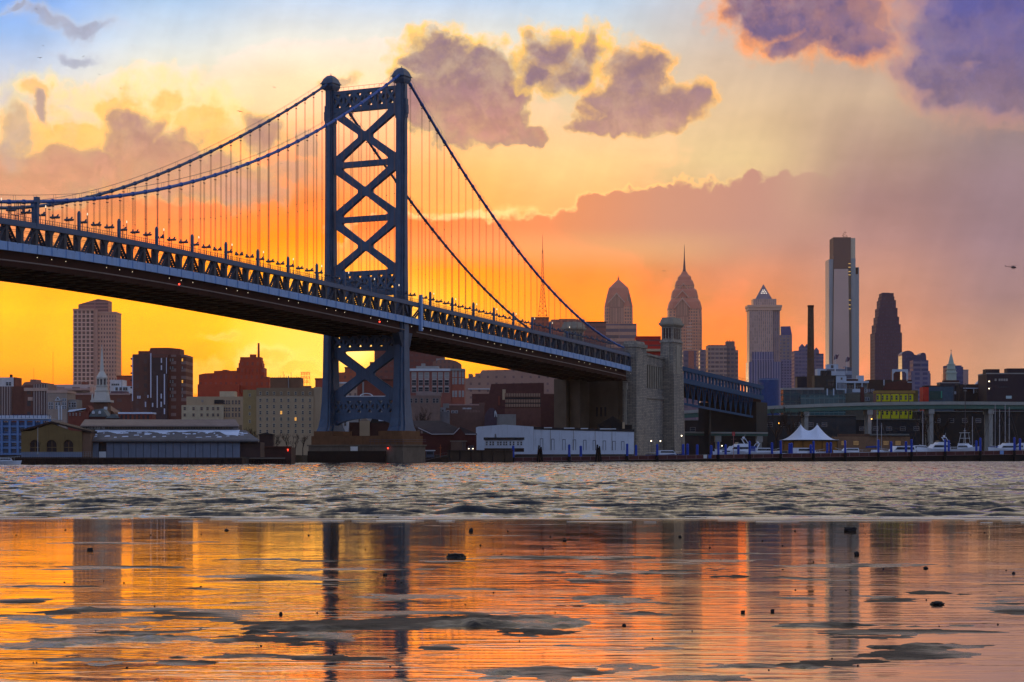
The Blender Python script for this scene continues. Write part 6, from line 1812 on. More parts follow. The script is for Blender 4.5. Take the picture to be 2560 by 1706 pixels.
def pylon(name, label, x0, xm, x1, Y, pytop, zbase):
    """Stone pylon seen on its corner: left face x0..xm, right face xm..x1."""
    c = W(xm, HY, Y); c.z = zbase
    r_ = root(name, label, 'stone pylon', c)
    wl = (xm - x0) * Y / F / abs(BT.x); ml = (x1 - xm) * Y / F / .30
    def Q(a, d, z): return BT * a + BA * d + Vector((0, 0, z))
    def ring(e, z): return [Q(-e, -e, z), Q(wl + e, -e, z), Q(wl + e, ml + e, z), Q(-e, ml + e, z)]
    H = SZ(pytop, Y) - zbase
    mb = MB(); mb.hexa(ring(.9, 0), ring(.35, H * .60)); mb.hexa(ring(.1, H * .60), ring(-.1, H - 9.8)); mb.build('shaft', ASH, r_)
    mb = MB(); mb.hexa(ring(.35, H - 9.8), ring(-.35, H - 8.6)); mb.hexa(ring(-.45, H - 8.6), ring(-.45, H - 3.6)); mb.build('lantern_stage', ASH, r_)
    mb = MB(); mb.hexa(ring(-.2, H - 3.6), ring(.55, H - 2.8)); mb.hexa(ring(.55, H - 2.8), ring(.6, H - 2.1)); mb.hexa(ring(.1, H - 2.1), ring(-.1, H - .9)); mb.hexa(ring(-.4, H - .9), ring(-.5, H)); mb.build('cornice', SA, r_)
    mb = MB()
    for i in range(3):
        a = wl * (.22 + .22 * i); mb.hexa([Q(a, .38, H - 8.3), Q(a + wl * .12, .38, H - 8.3), Q(a + wl * .12, .6, H - 8.3), Q(a, .6, H - 8.3)], [Q(a, .38, H - 4.2), Q(a + wl * .12, .38, H - 4.2), Q(a + wl * .12, .6, H - 4.2), Q(a, .6, H - 4.2)])
    for i in range(4):
        d = ml * (.2 + .17 * i); mb.hexa([Q(.38, d, H - 8.3), Q(.6, d, H - 8.3), Q(.6, d + ml * .08, H - 8.3), Q(.38, d + ml * .08, H - 8.3)], [Q(.38, d, H - 4.2), Q(.6, d, H - 4.2), Q(.6, d + ml * .08, H - 4.2), Q(.38, d + ml * .08, H - 4.2)])
    mb.build('slit_windows', mat('slit_dark', (60, 40, 40)), r_)
    mb = MB(); mb.hexa([Q(wl * .3, -.35, H * .62), Q(wl * .36, -.35, H * .62), Q(wl * .36, 0, H * .62), Q(wl * .3, 0, H * .62)], [Q(wl * .3, -.2, H * .86), Q(wl * .36, -.2, H * .86), Q(wl * .36, .1, H * .86), Q(wl * .3, .1, H * .86)])
    mb.hexa([Q(-.3, ml * .3, H * .6), Q(.2, ml * .3, H * .6), Q(.2, ml * .7, H * .6), Q(-.3, ml * .7, H * .6)], [Q(-.25, ml * .3, H * .80), Q(.2, ml * .3, H * .80), Q(.2, ml * .7, H * .80), Q(-.25, ml * .7, H * .80)])
    mb.build('carved_panel', SA, r_)
    return r_
pylon('stone_pylon', 'tall square stone pylon with slit windows at the near corner of the anchorage', 1652, 1683, 1708, 1000, 793, 1.0)
pylon('stone_pylon', 'far stone pylon top showing behind the bridge deck and cable', 1406, 1440, 1461, 1030, 804, 1.0)

# approach span beyond the anchorage
APB = mat('approach_paint', (36, 74, 106), rough=.8, var=.12, streak=.3)
app = root('approach_span', 'blue steel approach viaduct with a row of arched openings running on from the anchorage', 'viaduct', B(280, 0, 0))
PO = B(280, 0, 0)
SA0, SA1 = 282.0, 425.0
def abuild(name, fn, m, parent=app):
    mb = MB(off=PO); fn(mb); return mb.build(name, m, parent)
sse = np.linspace(SA0, SA1, 30)
abuild('fascia_girder', lambda mb: ribbon(mb, -.45, -.1, 0, 2.0, sse), APB)
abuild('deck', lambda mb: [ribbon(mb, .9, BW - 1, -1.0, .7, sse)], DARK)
abuild('top_chord', lambda mb: [ribbon(mb, -.55, .75, 4.9, 6.6, sse)], APB)
abuild('top_chord', lambda mb: [ribbon(mb, BW - .55, BW + .75, 4.9, 6.6, sse)], BLUE_D)
abuild('railing', lambda mb: [mb.tube([B(s, -.3, fb(s) + 7.6) for s in sse], .05, 4), mb.tube([B(s, -.3, fb(s) + 7.1) for s in sse], .05, 4)], RAIL)
s = SA0 + 1
while s < SA1:
    def f(mb, s=s):
        b_ = fb(s)
        mb.hexa([B(s - .75, -.3, b_ + 1.9), B(s + .75, -.3, b_ + 1.9), B(s + .75, .4, b_ + 1.9), B(s - .75, .4, b_ + 1.9)], [B(s - .75, -.3, b_ + 5), B(s + .75, -.3, b_ + 5), B(s + .75, .4, b_ + 5), B(s - .75, .4, b_ + 5)])
        for sg in (-1, 1):
            pts = [(s + sg * .7, b_ + 5.0), (s + sg * 2.0, b_ + 5.0), (s + sg * 1.25, b_ + 4.6), (s + sg * .7, b_ + 3.7)]
            mb.hexa([B(p[0], -.28, p[1]) for p in pts], [B(p[0], .38, p[1]) for p in pts])
    abuild('arch_post', f, APB)
    s += 5.3
s = SA0 + 4
while s < 404:
    def f(mb, s=s):
        z = fb(s); zl = z - 8.2
        for d in (-3.4, 3.4): mb.bar(B(s + d, .2, z - .1), B(s, .2, zl), .32)
        mb.bar(B(s, .2, z), B(s, .2, zl), .26)
    abuild('web_brace', f, APB)
    s += 8.4
abuild('bottom_chord', lambda mb: [mb.bar(B(SA0, .2, fb(SA0) - 8.3), B(407, .2, fb(407) - 8.3), .7, .9)], APB)
def f(mb):
    sblock(mb, 408, 428, -1.5, BW + 1, 0, fb(420) - 1.2)
abuild('abutment', f, mat('abutment_dark', (34, 33, 36), var=.25, scale=.2))
def f(mb):
    for t in (3, BW - 3): sblock(mb, 345, 347.5, t, t + 2.5, 0, fb(346) - 8.0)
abuild('support_pier', f, mat('abutment_dark', (34, 33, 36)))

# elevated highway
def viaduct(name, label, path, zt, th, wid, piers, mp, mg, pier_m, zp=1.0):
    r_ = root(name, label, 'elevated road', path[0])
    P = [Vector(p) for p in path]; O = Vector(path[0])
    def sweep(mb, y0, y1, z0, z1):
        verts = []; faces = []
        for p in P:
            verts += [(p.x, p.y + y0, p.z + z0), (p.x, p.y + y1, p.z + z0), (p.x, p.y + y1, p.z + z1), (p.x, p.y + y0, p.z + z1)]
        n = len(P)
        for i in range(n - 1):
            for k_ in range(4):
                k2 = (k_ + 1) % 4; faces.append((i * 4 + k_, i * 4 + k2, (i + 1) * 4 + k2, (i + 1) * 4 + k_))
        faces.append((3, 2, 1, 0)); faces.append(tuple((n - 1) * 4 + k_ for k_ in range(4)))
        mb.add(verts, faces)
    mb = MB(off=O); sweep(mb, 0, .4, -zt, 0); sweep(mb, wid - .4, wid, -zt, 0); mb.build('parapet', mp, r_)
    mb = MB(off=O); sweep(mb, .4, wid - .4, -zt, -zt + .4); mb.build('road_slab', mat('asphalt', (62, 60, 60)), r_)
    mb = MB(off=O); sweep(mb, .6, 1.0, -zt - th, -zt); sweep(mb, wid - 1, wid - .6, -zt - th, -zt); sweep(mb, wid * .5 - .2, wid * .5 + .2, -zt - th, -zt); mb.build('girder', mg, r_)
    for px, Y, zz in piers:
        mb = MB(off=O); x = SX(px, Y)
        for yy in (Y + 2.5, Y + wid - 3):
            mb.box(x - .9, x + .9, yy - .9, yy + .9, zp, zz - 3.2)
            mb.box(x - 1.3, x + 1.3, yy - 1.6, yy + 1.6, zz - 3.2, zz)
        mb.build('pier', pier_m, r_)
    return r_
PARA = mat('parapet_concrete', (150, 148, 138), rough=.8, var=.15, scale=.2, streak=.3)
GRN = mat('girder_green', (72, 104, 92), rough=.6, var=.1)
PIERM = mat('highway_concrete', (150, 146, 138), rough=.85, var=.12)
VY = 1195
pts = [W(px, py, VY) for px, py in ((1690, 1028), (1760, 1023.5), (1860, 1018.5), (1960, 1013.5), (2060, 1009.5), (2160, 1006.5), (2260, 1005), (2360, 1004), (2480, 1004.5), (2640, 1006))]
viaduct('elevated_highway', 'grey elevated highway on green girders crossing behind the marina', pts, 1.5, 1.9, 16, [(px, VY, SZ(py, VY)) for px, py in ((1860, 1030.5), (2017, 1023.5), (2176, 1020), (2330, 1018), (2479, 1018), (1775, 1034))], PARA, GRN, PIERM)
pts = [W(px, py, 1085) for px, py in ((1700, 1079), (1760, 1080), (1850, 1080.5), (1920, 1081))]
viaduct('elevated_road', 'lower grey road bridge beneath the elevated highway beside the pylon', pts, .7, .9, 8, [(1796, 1085, SZ(1086, 1085)), (1900, 1085, SZ(1087, 1085))], PARA, GRN, PIERM)
pts = [W(px, py, 1075) for px, py in ((800, 1049), (900, 1047), (1000, 1044), (1100, 1042), (1200, 1040.5), (1300, 1039), (1380, 1038))]
viaduct('elevated_highway', 'olive grey elevated highway passing behind the bridge tower towards the anchorage', pts, 1.9, 1.7, 14, [(1110, 1075, SZ(1062, 1075)), (1210, 1075, SZ(1060, 1075))], mat('parapet_olive', (130, 120, 100), streak=.3), mat('girder_olive', (112, 104, 78)), PIERM)
# ================= waterfront, left
b = Bld('blue_framed_building', 'blue concrete framed building with a glazed roof terrace at the left edge', 'building', -60, 123, 650)
BLC = mat('blue_concrete', (112, 142, 186), rough=.7, var=.12, scale=.4, streak=.3)
b.box('wall', mat('blue_wall_back', (84, 104, 138), var=.15), -60, 121, 1056, y0=.8, depth=14)
mb = MB()
for px in range(-56, 130, 20): mb.box(b.X(px) - .28, b.X(px) + .28, 0, .9, -.5, b.Z(1048))
for py in (1048, 1064, 1084, 1103, 1118, 1133): mb.box(b.X(-60), b.X(122), .08, .82, b.Z(py + 4.5), b.Z(py))
mb.build('concrete_frame', BLC, b.r)
b.windows([x for x in range(-46, 115, 20)], (1075, 1095, 1112, 1128), 1.15, .85, BLC, GLASS, y=.78)
b.box('terrace_slab', TRIMW, -60, 122, 1046.5, 1048.2, y0=-.3, depth=12)
mb = MB()
for px in range(-56, 125, 10): mb.box(b.X(px) - .05, b.X(px) + .05, -.2, -.1, b.Z(1047), b.Z(1036))
mb.box(b.X(-60), b.X(122), -.22, -.1, b.Z(1036.6), b.Z(1036))
mb.build('terrace_rail', mat('dark_blue_steel', (58, 76, 112)), b.r)
b.box('roof_house', mat('terrace_white', (186, 192, 204)), -40, 112, 1038.5, 1047, y0=3, depth=6)
r_ = root('smoke_stack_pair', 'pair of slim white vertical banners between the blue building and the brick houses', 'banner', (SX(150, 800), 800, GZ))
for dx in (-.36, .42):
    mb = MB(); mb.box(dx - .2, dx + .2, 0, .12, SZ(1050, 800) - GZ, SZ(1014, 800) - GZ); mb.build('banner', TRIMW, r_)
mb = MB(); mb.bar((.03, .06, 0), (.03, .06, SZ(1012, 800) - GZ), .12); mb.build('pole', METAL, r_)

# pier head house with three arches
b = Bld('pier_head_house', 'tan gabled pier house with three big arched windows on the waterfront', 'pier building', 53, 227, 600)
PT = mat('pier_stucco', (128, 104, 66), rough=.85, var=.15, scale=.5, streak=.3)
arch_c = [(87, 24), (129, 25), (171, 24)]
def arch_pts(px, w, top, bot, n=10):
    r = w / 2
    return [(b.X(px - r), b.Z(bot))] + [(b.X(px) + r * b.Y / F * math.cos(a), b.Z(top + r) + r * b.Y / F * math.sin(a)) for a in np.linspace(math.pi, 0, n)] + [(b.X(px + r), b.Z(bot))]
outer = [(b.X(53), b.Z(1131)), (b.X(53), b.Z(1079)), (b.X(80), b.Z(1077)), (b.X(129), b.Z(1059)), (b.X(178), b.Z(1077)), (b.X(205), b.Z(1079)), (b.X(205), b.Z(1131))]
holes = [list(reversed(arch_pts(px, w, 1100, 1130.2))) for px, w in arch_c]
curve_plate('front_wall', outer, holes, .5, lambda u, v, d: Vector((u, d + .25, v)), PT, b.r)
b.box('lower_wall', mat('pier_blue_grey', (110, 122, 142), var=.15, streak=.3), 53, 205, 1131, y0=0, depth=.5)
b.box('side_wing', mat('pier_side', (122, 92, 72), var=.15), 205, 227, 1082, y0=.4, depth=10)
for px, w in arch_c:
    mb = MB(); k_ = b.Y / F
    for i in range(10):
        a0 = math.pi * i / 10; a1 = math.pi * (i + 1) / 10; r = w / 2 * k_ + .12; cz_ = b.Z(1100 + w / 2)
        mb.bar((b.X(px) + r * math.cos(a0), -.06, cz_ + r * math.sin(a0)), (b.X(px) + r * math.cos(a1), -.06, cz_ + r * math.sin(a1)), .2, .26)
    mb.bar((b.X(px), .5, b.Z(1130)), (b.X(px), .5, b.Z(1100)), .1); mb.bar((b.X(px - w / 2), .5, b.Z(1119)), (b.X(px + w / 2), .5, b.Z(1119)), .14)
    fr_ = mb.build('arch_frame', mat('arch_trim', (126, 100, 62)), b.r)
    mb = MB(); mb.prism(arch_pts(px, w - .1, 1100, 1130.2), .55, .7); mb.build('pane', mat('arch_dark_glass', (52, 36, 34), rough=.2), fr_)
mb = MB(); k_ = b.Y / F
mb.hexa([(b.X(51), -.5, b.Z(1079.5)), (b.X(129), -.5, b.Z(1058)), (b.X(129), 14, b.Z(1058)), (b.X(51), 14, b.Z(1079.5))], [(b.X(51), -.5, b.Z(1075)), (b.X(129), -.5, b.Z(1053.5)), (b.X(129), 14, b.Z(1053.5)), (b.X(51), 14, b.Z(1075))])
mb.hexa([(b.X(129.05), -.5, b.Z(1058)), (b.X(229), -.5, b.Z(1083)), (b.X(229), 14, b.Z(1083)), (b.X(129.05), 14, b.Z(1058))], [(b.X(129.05), -.5, b.Z(1053.5)), (b.X(229), -.5, b.Z(1078)), (b.X(229), 14, b.Z(1078)), (b.X(129.05), 14, b.Z(1053.5))])
mb.build('roof', mat('pier_roof', (66, 50, 44), var=.25), b.r)
r_ = root('flagpole', 'slim white flagpole in front of the arched pier house', 'flagpole', (SX(94.5, 597), 597, GZ))
mb = MB(); mb.tube([(0, 0, 0), (0, 0, SZ(1068, 597) - GZ)], .06, 6, r1=.04); mb.build('pole', TRIMW, r_)
mb = MB(); mb.lathe([(.2, 0), (.2, .25), (.1, .3)], 0, 0, 8); mb.build('base', GREYC, r_)

# long pier shed
b = Bld('pier_shed', 'long grey pier shed with a clerestory and melting snow on its lower roof', 'shed', 190, 650, 603)
GDOOR = mat('grey_door', (112, 118, 132), rough=.7, var=.12, scale=.5, streak=.35)
def roof_slab(name, m, px0, px1, pyf, yf, pyb, yb, th=.25, par=None, ext=0.0):
    mb = MB()
    x0f, x1f = (px0 - b.c) * (b.Y + yf) / F, (px1 - b.c) * (b.Y + yf) / F
    zf = SZ(pyf, b.Y + yf) - b.gz; zb = SZ(pyb, b.Y + yb) - b.gz
    mb.hexa([(x0f, yf, zf - th), (x1f, yf, zf - th), (x1f - ext, yb, zb - th), (x0f, yb, zb - th)], [(x0f, yf, zf), (x1f, yf, zf), (x1f - ext, yb, zb), (x0f, yb, zb)])
    return mb.build(name, m, par or b.r), (x0f, x1f, zf, zb)
b.box('back_wall', mat('shed_back', (72, 66, 66)), 228, 600, 1105, y0=.6, depth=12)
roof1, rr1 = roof_slab('lower_roof', mat('lower_roof_metal', (118, 112, 110), rough=.6, var=.2, scale=.4, streak=.5), 226, 650, 1101, -.8, 1076, 6.5, ext=4.0)
b.box('eave_beam', ROOFD, 226, 646, 1100, 1106, y0=-.75, depth=.5)
# snow lying along the top of the lower roof: uneven strips
def snow_strip():
    mb = MB(); x0f, x1f, zf, zb = rr1; rnd = random.Random(8)
    n = 90; verts = []; faces = []
    ph = [rnd.uniform(0, 6) for _ in range(4)]
    for i in range(n + 1):
        t = i / n; x = x0f + .1 + (x1f - 5.5 - x0f) * t
        d = .12 + .10 * (1 + math.sin(t * 41 + ph[0])) * (.5 + .5 * math.sin(t * 17 + ph[1])) + .05 * rnd.random()
        if t > .86: d += (t - .86) * 3.2
        d = min(d, .72)
        for u, lift in ((1.0, .05), (1 - d, .06), (1.0, -.02), (1 - d, -.02)):
            y = -.8 + 7.3 * u; z = zf + (zb - zf) * u + lift + .03
            verts.append((x, y, z))
    for i in range(n):
        a, c = i * 4, (i + 1) * 4
        faces += [(a, c, c + 1, a + 1), (a + 1, c + 1, c + 3, a + 3), (a + 2, a + 3, c + 3, c + 2), (a, a + 2, c + 2, c)]
    mb.add(verts, faces); return mb
mb = snow_strip()
rnd = random.Random(5); x0f, x1f, zf, zb = rr1
for i in range(46):
    x = rnd.uniform(x0f + .5, x1f - 4); u = rnd.uniform(.25, .75); w = rnd.uniform(.15, .8); dd = rnd.uniform(.02, .05)
    pts = []
    for (a, c) in ((-w, u - dd), (w, u - dd * .6), (w * .7, u + dd), (-w * .8, u + dd * .8)):
        pts.append((x + a, -.8 + 7.3 * c, zf + (zb - zf) * c + .012))
    mb.hexa(pts, [(p[0], p[1], p[2] + .04) for p in pts])
mb.build('snow', SNOW, roof1)
b.box('clerestory_wall', mat('clerestory', (88, 78, 68), var=.25, scale=.8, streak=.3), 192, 588, 1062, 1082, y0=6.5, depth=9)
mb = MB()
for i in range(58): mb.box(b.X(194 + i * 6.8) * 1.011, b.X(195.0 + i * 6.8) * 1.011, 6.38, 6.5, b.Z(1079), b.Z(1065))
mb.build('clerestory_bars', mat('bar_paint', (112, 96, 80)), b.r)
text_mesh('PHILADELPHIA  PA', 0.95, mat('faded_white_paint', (168, 160, 150)), b.r, (b.X(222), 6.36, b.Z(1073.5)), width=5.6, name='faded_lettering', depth=.01)
roof2, _ = roof_slab('upper_roof', mat('upper_roof_metal', (150, 130, 120), rough=.6, var=.18, scale=.3, streak=.35), 192, 590, 1064.5, 5.9, 1049, 12.5, th=.22, ext=1.6)
b.box('upper_eave', ROOFD, 192, 590, 1064, 1066.5, y0=5.95, depth=.3)
b.box('end_gable', mat('shed_end', (118, 108, 104)), 575, 589, 1068, 1080, y0=6.4, depth=.1)
for i in range(20):
    px = 228 + 18.6 * i
    if px > 590: break
    if 244 < px + 9 < 266:
        b.box('door_opening', ROOFD, px + .6, px + 18, 1108, 1131, y0=.3, depth=.3); b.box('white_door', TRIMW, px + .6, px + 18, 1129.5, 1147, y0=.2, depth=.12, dz=0)
        continue
    b.box('door_panel', GDOOR, px + .6, px + 18, 1106.5, 1146, y0=.2, depth=.35)
b.box('side_lean_to', mat('brown_lean', (70, 52, 48), var=.2), 596, 650, 1106, y0=.8, depth=10)
# quay in front of it
QW = mat('quay_timber', (58, 44, 38), rough=.9, var=.35, scale=.8, streak=.5)
q = root('timber_quay', 'dark timber quay wall below the pier house and long shed', 'quay', (SX(260, 592), 592, 0))
mb = MB(off=(SX(260, 592), 592, 0)); mb.box(SX(-200, 592), SX(606, 592), 592, 600, -4, 1.35); mb.build('wall', QW, q)
mb = MB(off=(SX(260, 592), 592, 0))
rnd = random.Random(12)
for i in range(60):
    x = SX(-190 + i * 13.2, 591.7) + rnd.uniform(-.2, .2); mb.tube([(x, 591.7, -4), (x, 591.7, 1.0 + rnd.uniform(-.15, .35))], .17, 6)
mb.build('fender_piles', mat('pile_wood', (48, 36, 32), var=.3), q)
mb = MB(off=(SX(260, 592), 592, 0)); mb.box(SX(-200, 592), SX(606, 592), 591.6, 592.4, 1.36, 1.62); mb.build('cap_beam', mat('cap_wood', (74, 58, 50), var=.25), q)
# quay fence
q2 = root('quay_fence', 'low wire fence along the quay in front of the arched pier house', 'fence', (SX(140, 596), 596, 1.62))
mb = MB()
for i in range(34): mb.bar((-9 + i * .55, 0, -.4), (-9 + i * .55, 0, 1.3), .05)
for z in (.4, .85, 1.3): mb.bar((-9, 0, z), (9.2, 0, z), .035)
mb.build('posts', mat('fence_grey', (140, 142, 146)), q2)
mb = MB(); mb.box(-9.1, 9.3, -.12, .12, -.5, -.3); mb.build('kerb', GREYC, q2)

# brown pier bulkhead left of the tower pier
q = root('timber_bulkhead', 'dark red-brown timber bulkhead between the long shed and the tower pier', 'bulkhead', (SX(664, 640), 640, 0))
o_ = (SX(664, 640), 640, 0)
mb = MB(off=o_); mb.box(SX(600, 640), SX(728, 640), 640, 652, -4, SZ(1119, 640)); mb.build('wall', mat('redbrown_timber', (72, 46, 40), var=.3, scale=.6, streak=.4), q)
mb = MB(off=o_); mb.box(SX(598, 640), SX(730, 640), 639.5, 640.4, SZ(1119, 640), SZ(1116, 640)); mb.build('cap_beam', mat('cap_red', (92, 58, 48)), q)
mb = MB(off=o_); mb.box(SX(606, 639), SX(712, 639), 639.3, 639.9, SZ(1147.5, 639), SZ(1144.5, 639)); mb.build('pale_waler', mat('pale_waler', (132, 118, 104)), q)
mb = MB(off=o_)
for i in range(22): mb.tube([(SX(604 + i * 5.8, 639.4), 639.4, -4), (SX(604 + i * 5.8, 639.4), 639.4, SZ(1149, 639.4))], .16, 6)
mb.build('fender_piles', mat('pile_wood', (48, 36, 32)), q)
mb = MB(off=o_); p = W(719.5, 1124.5, 639.3); mb.lathe([(.02, p.z - .16), (.16, p.z - .06), (.16, p.z + .06), (.02, p.z + .16)], p.x, p.y, 8); mb.bar(p, (p.x, p.y + .4, p.z - .4), .08); mb.build('warning_lamp', REDGLOW, q)
b = Bld('low_boathouse', 'dark low boathouse behind the timber bulkhead by the bare trees', 'shed', 640, 700, 662)
b.box('wall', mat('boathouse_dark', (64, 46, 42)), 648, 682, 1086, depth=5); b.poly('roof', ROOFD, [(644, 1087), (664, 1082), (686, 1087)], y0=-.3, depth=5.6)

# bare trees
BARK = mat('bark', (58, 44, 38), rough=.9, var=.2)
def bare_tree(px, pytop, Y, seed, label, base=GZ):
    h = SZ(pytop, Y) - base
    r_ = root('bare_tree', label, 'tree', (SX(px, Y), Y, base), 'bare winter trees on the bank')
    rnd = random.Random(seed)
    mb = MB(); mb.tube([(0, 0, -.3), (rnd.uniform(-.1, .1), 0, h * .25), (rnd.uniform(-.2, .2), .1, h * .5)], [h * .022, h * .017, h * .011], 6); mb.build('trunk', BARK, r_)
    cr = MB()
    def grow(p, d, l, r, dep):
        q = p + d * l
        cr.tube([p, p + d * l * .5 + Vector((rnd.uniform(-.06, .06), rnd.uniform(-.06, .06), 0)) * l, q], [r, r * .8, r * .55], 4, cap=False)
        if dep == 0: return
        for _ in range(3 if dep > 1 else 4):
            nd = (d + Vector((rnd.uniform(-.75, .75), rnd.uniform(-.75, .75), rnd.uniform(-.1, .6)))).normalized()
            grow(p + d * l * rnd.uniform(.45, 1.0), nd, l * rnd.uniform(.55, .78), r * .58, dep - 1)
    for i in range(6):
        a = rnd.uniform(0, 6.28); z = h * rnd.uniform(.22, .5)
        grow(Vector((0, .05, z)), Vector((math.cos(a) * .6, math.sin(a) * .6, 1)).normalized(), h * .22, h * .009, 3)
    cr.build('branches', BARK, r_)
    return r_
for i, (px, pt, Y, lab) in enumerate(((618, 1060, 700, 'bare tree at the corner between the two tan blocks'), (634, 1052, 720, 'bare tree in front of the darker side wall of the tall tan block'), (690, 1078, 700, 'bare tree leftmost in the row below the sash windows'), (716, 1074, 700, 'bare tree second from left below the sash windows'),
        (738, 1080, 705, 'bare tree third from left below the sash windows'), (757, 1076, 700, 'bare tree nearest the tower pier on its left'), (1028, 1016, 960, 'bare tree beside the bridge tower in front of the stone house'), (1050, 1012, 960, 'bare tree mid front of the stone house'), (1075, 1018, 960, 'bare tree rightmost in front of the stone house'),
        (1975, 985, 1190, 'bare tree in front of the teal glass building'), (1940, 1000, 1190, 'bare tree right of the dark blue tank'), (2318, 1022, 1200, 'bare tree under the highway below the red-ended building'), (2350, 1014, 1205, 'big bare tree below the elevated highway right of the yellow building'), (2420, 1026, 1200, 'bare tree under the highway among the masts'), (1900, 1062, 1200, 'bare tree left of the white tent'))):
    bare_tree(px, pt, Y, 20 + i, lab)

# ================= waterfront right of the tower pier
b = Bld('boat_shed', 'dark red shed with a hipped roof and pale eaves right of the tower pier', 'shed', 1020, 1192, 850)
RD = mat('shed_red', (82, 38, 36), var=.2)
b.box('wall', RD, 1044, 1190, 1084, depth=14)
mb = MB()
def rp(px, py, y): return ((px - b.c) * (b.Y + y) / F, y, SZ(py, b.Y + y) - b.gz)
mb.add([rp(1078, 1086, -.8), rp(1133, 1086, -.8), rp(1143, 1069, 4), rp(1100, 1052, 9), rp(1026, 1052, 9), rp(1042, 1070, 3), rp(1078, 1088, -.8), rp(1133, 1088, -.8), rp(1143, 1071, 4), rp(1100, 1054, 9), rp(1026, 1054, 9), rp(1042, 1072, 3)],
       [(0, 1, 2, 3, 4, 5), (6, 11, 10, 9, 8, 7), (0, 6, 7, 1), (1, 7, 8, 2), (2, 8, 9, 3), (3, 9, 10, 4), (4, 10, 11, 5), (5, 11, 6, 0)])
mb.build('roof', mat('shed_roof', (70, 60, 62), var=.2), b.r)
mb = MB()
for a, c in ((rp(1046, 1070, -.9), rp(1079, 1085.5, -.9)), (rp(1079, 1086, -.9), rp(1134, 1085.5, -.9)), (rp(1134, 1085.5, -.9), rp(1149, 1070, -.9)), (rp(1163, 1086, -.9), rp(1190, 1086, -.9))): mb.bar(a, c, .22, .26)
mb.build('eave_trim', mat('eave_white', (190, 180, 180)), b.r)
b.poly('gable_wall', RD, [(1134, 1100), (1134, 1086), (1148, 1069), (1163, 1086), (1163, 1100)], y0=-.6, depth=.7)
b.poly('gable_roof', mat('shed_roof', (70, 60, 62)), [(1148, 1069), (1150, 1067), (1192, 1084), (1192, 1087), (1164, 1087)], y0=-.4, depth=6)
b.box('annexe', mat('annexe_tan', (104, 78, 66), var=.2), 1128, 1155, 1105, 1128, y0=-4, depth=3.6); b.box('annexe_roof', mat('annexe_roof', (120, 100, 90)), 1126, 1168, 1102, 1105, y0=-4.3, depth=4)
mb = MB()
for px in (1158, 1163): mb.bar((b.X(px), -4, -.2), (b.X(px), -4, b.Z(1104)), .14)
mb.build('porch_posts', GREYC, b.r)
r_ = root('kiosk', 'small kiosk with a flat white roof beside the tower pier', 'kiosk', (SX(1075, 800), 800, 1.5))
mb = MB(); mb.box(-1.2, 1.2, 0, 2, 0, 2.0); mb.build('cabin', mat('kiosk_blue', (74, 82, 100)), r_)
mb = MB(); mb.box(-1.6, 1.6, -.3, 2.3, 2.0, 2.3); mb.build('roof', TRIMW, r_)
mb = MB(); mb.box(-1.0, 1.0, -.04, 0, .9, 1.7); mb.build('window', GLASS, r_)
q = root('ramp_landing', 'low landing stage and gangway ramp between the tower pier and the brown bulkhead', 'landing stage', (SX(1090, 800), 800, 0))
o_ = (SX(1090, 800), 800, 0)
mb = MB(off=o_); mb.box(SX(1056, 800), SX(1122, 800), 800, 812, -3, 1.5); mb.build('deck', QW, q)
mb = MB(off=o_)
a, c = W(1060, 1152, 796), W(1118, 1138, 796); mb.bar(a, c, 1.2, .14); mb.bar(a + Vector((0, -.6, .9)), c + Vector((0, -.6, .9)), .07)
for i in range(10):
    p = a + (c - a) * (i / 9); mb.bar(p + Vector((0, -.6, 0)), p + Vector((0, -.6, .9)), .05)
mb.build('gangway', mat('gangway_grey', (110, 100, 98)), q)
mb = MB(off=o_); p = W(1101, 1140, 798); mb.bar((p.x, p.y, 1.5), (p.x, p.y, SZ(1112, 798)), .16); mb.bar((p.x - .5, p.y, SZ(1120, 798)), (p.x + .5, p.y, SZ(1120, 798)), .14); mb.build('signal_post', mat('signal_orange', (176, 84, 44)), q)
q = root('timber_bulkhead', 'mossy brown bulkhead with tyre fenders in front of the dark red shed', 'bulkhead', (SX(1200, 810), 810, 0))
o_ = (SX(1200, 810), 810, 0)
mb = MB(off=o_); mb.box(SX(1119, 810), SX(1282, 810), 810, 842, -4, SZ(1128, 810)); mb.build('wall', mat('mossy_wall', (78, 62, 50), var=.3, scale=.4, streak=.5), q)
mb = MB(off=o_); mb.box(SX(1117, 810), SX(1284, 810), 809.5, 810.4, SZ(1128, 810), SZ(1125.5, 810)); mb.build('cap_beam', mat('cap_wood', (74, 58, 50)), q)
mb = MB(off=o_)
for px in (1124, 1150, 1178, 1205, 1232, 1262): mb.tube([(SX(px, 809.5), 809.5, -4), (SX(px, 809.5), 809.5, SZ(1126, 809.5))], .22, 6)
mb.build('fender_piles', mat('pile_wood', (48, 36, 32)), q)
r_ = root('parked_van', 'small pale vehicle with lit headlamps facing the water on the brown bulkhead', 'van', (SX(1177, 822), 822, SZ(1128, 810)))
mb = MB(); mb.hexa([(-.95, 0, .35), (.95, 0, .35), (.95, 4, .35), (-.95, 4, .35)], [(-.95, 0, 1.0), (.95, 0, 1.0), (.95, 4, 1.1), (-.95, 4, 1.1)]); mb.hexa([(-.9, .9, 1.0), (.9, .9, 1.0), (.9, 4, 1.1), (-.9, 4, 1.1)], [(-.75, 1.5, 1.75), (.75, 1.5, 1.75), (.75, 3.9, 1.75), (-.75, 3.9, 1.75)]); mb.build('body', mat('van_paint', (120, 116, 118), rough=.3), r_)
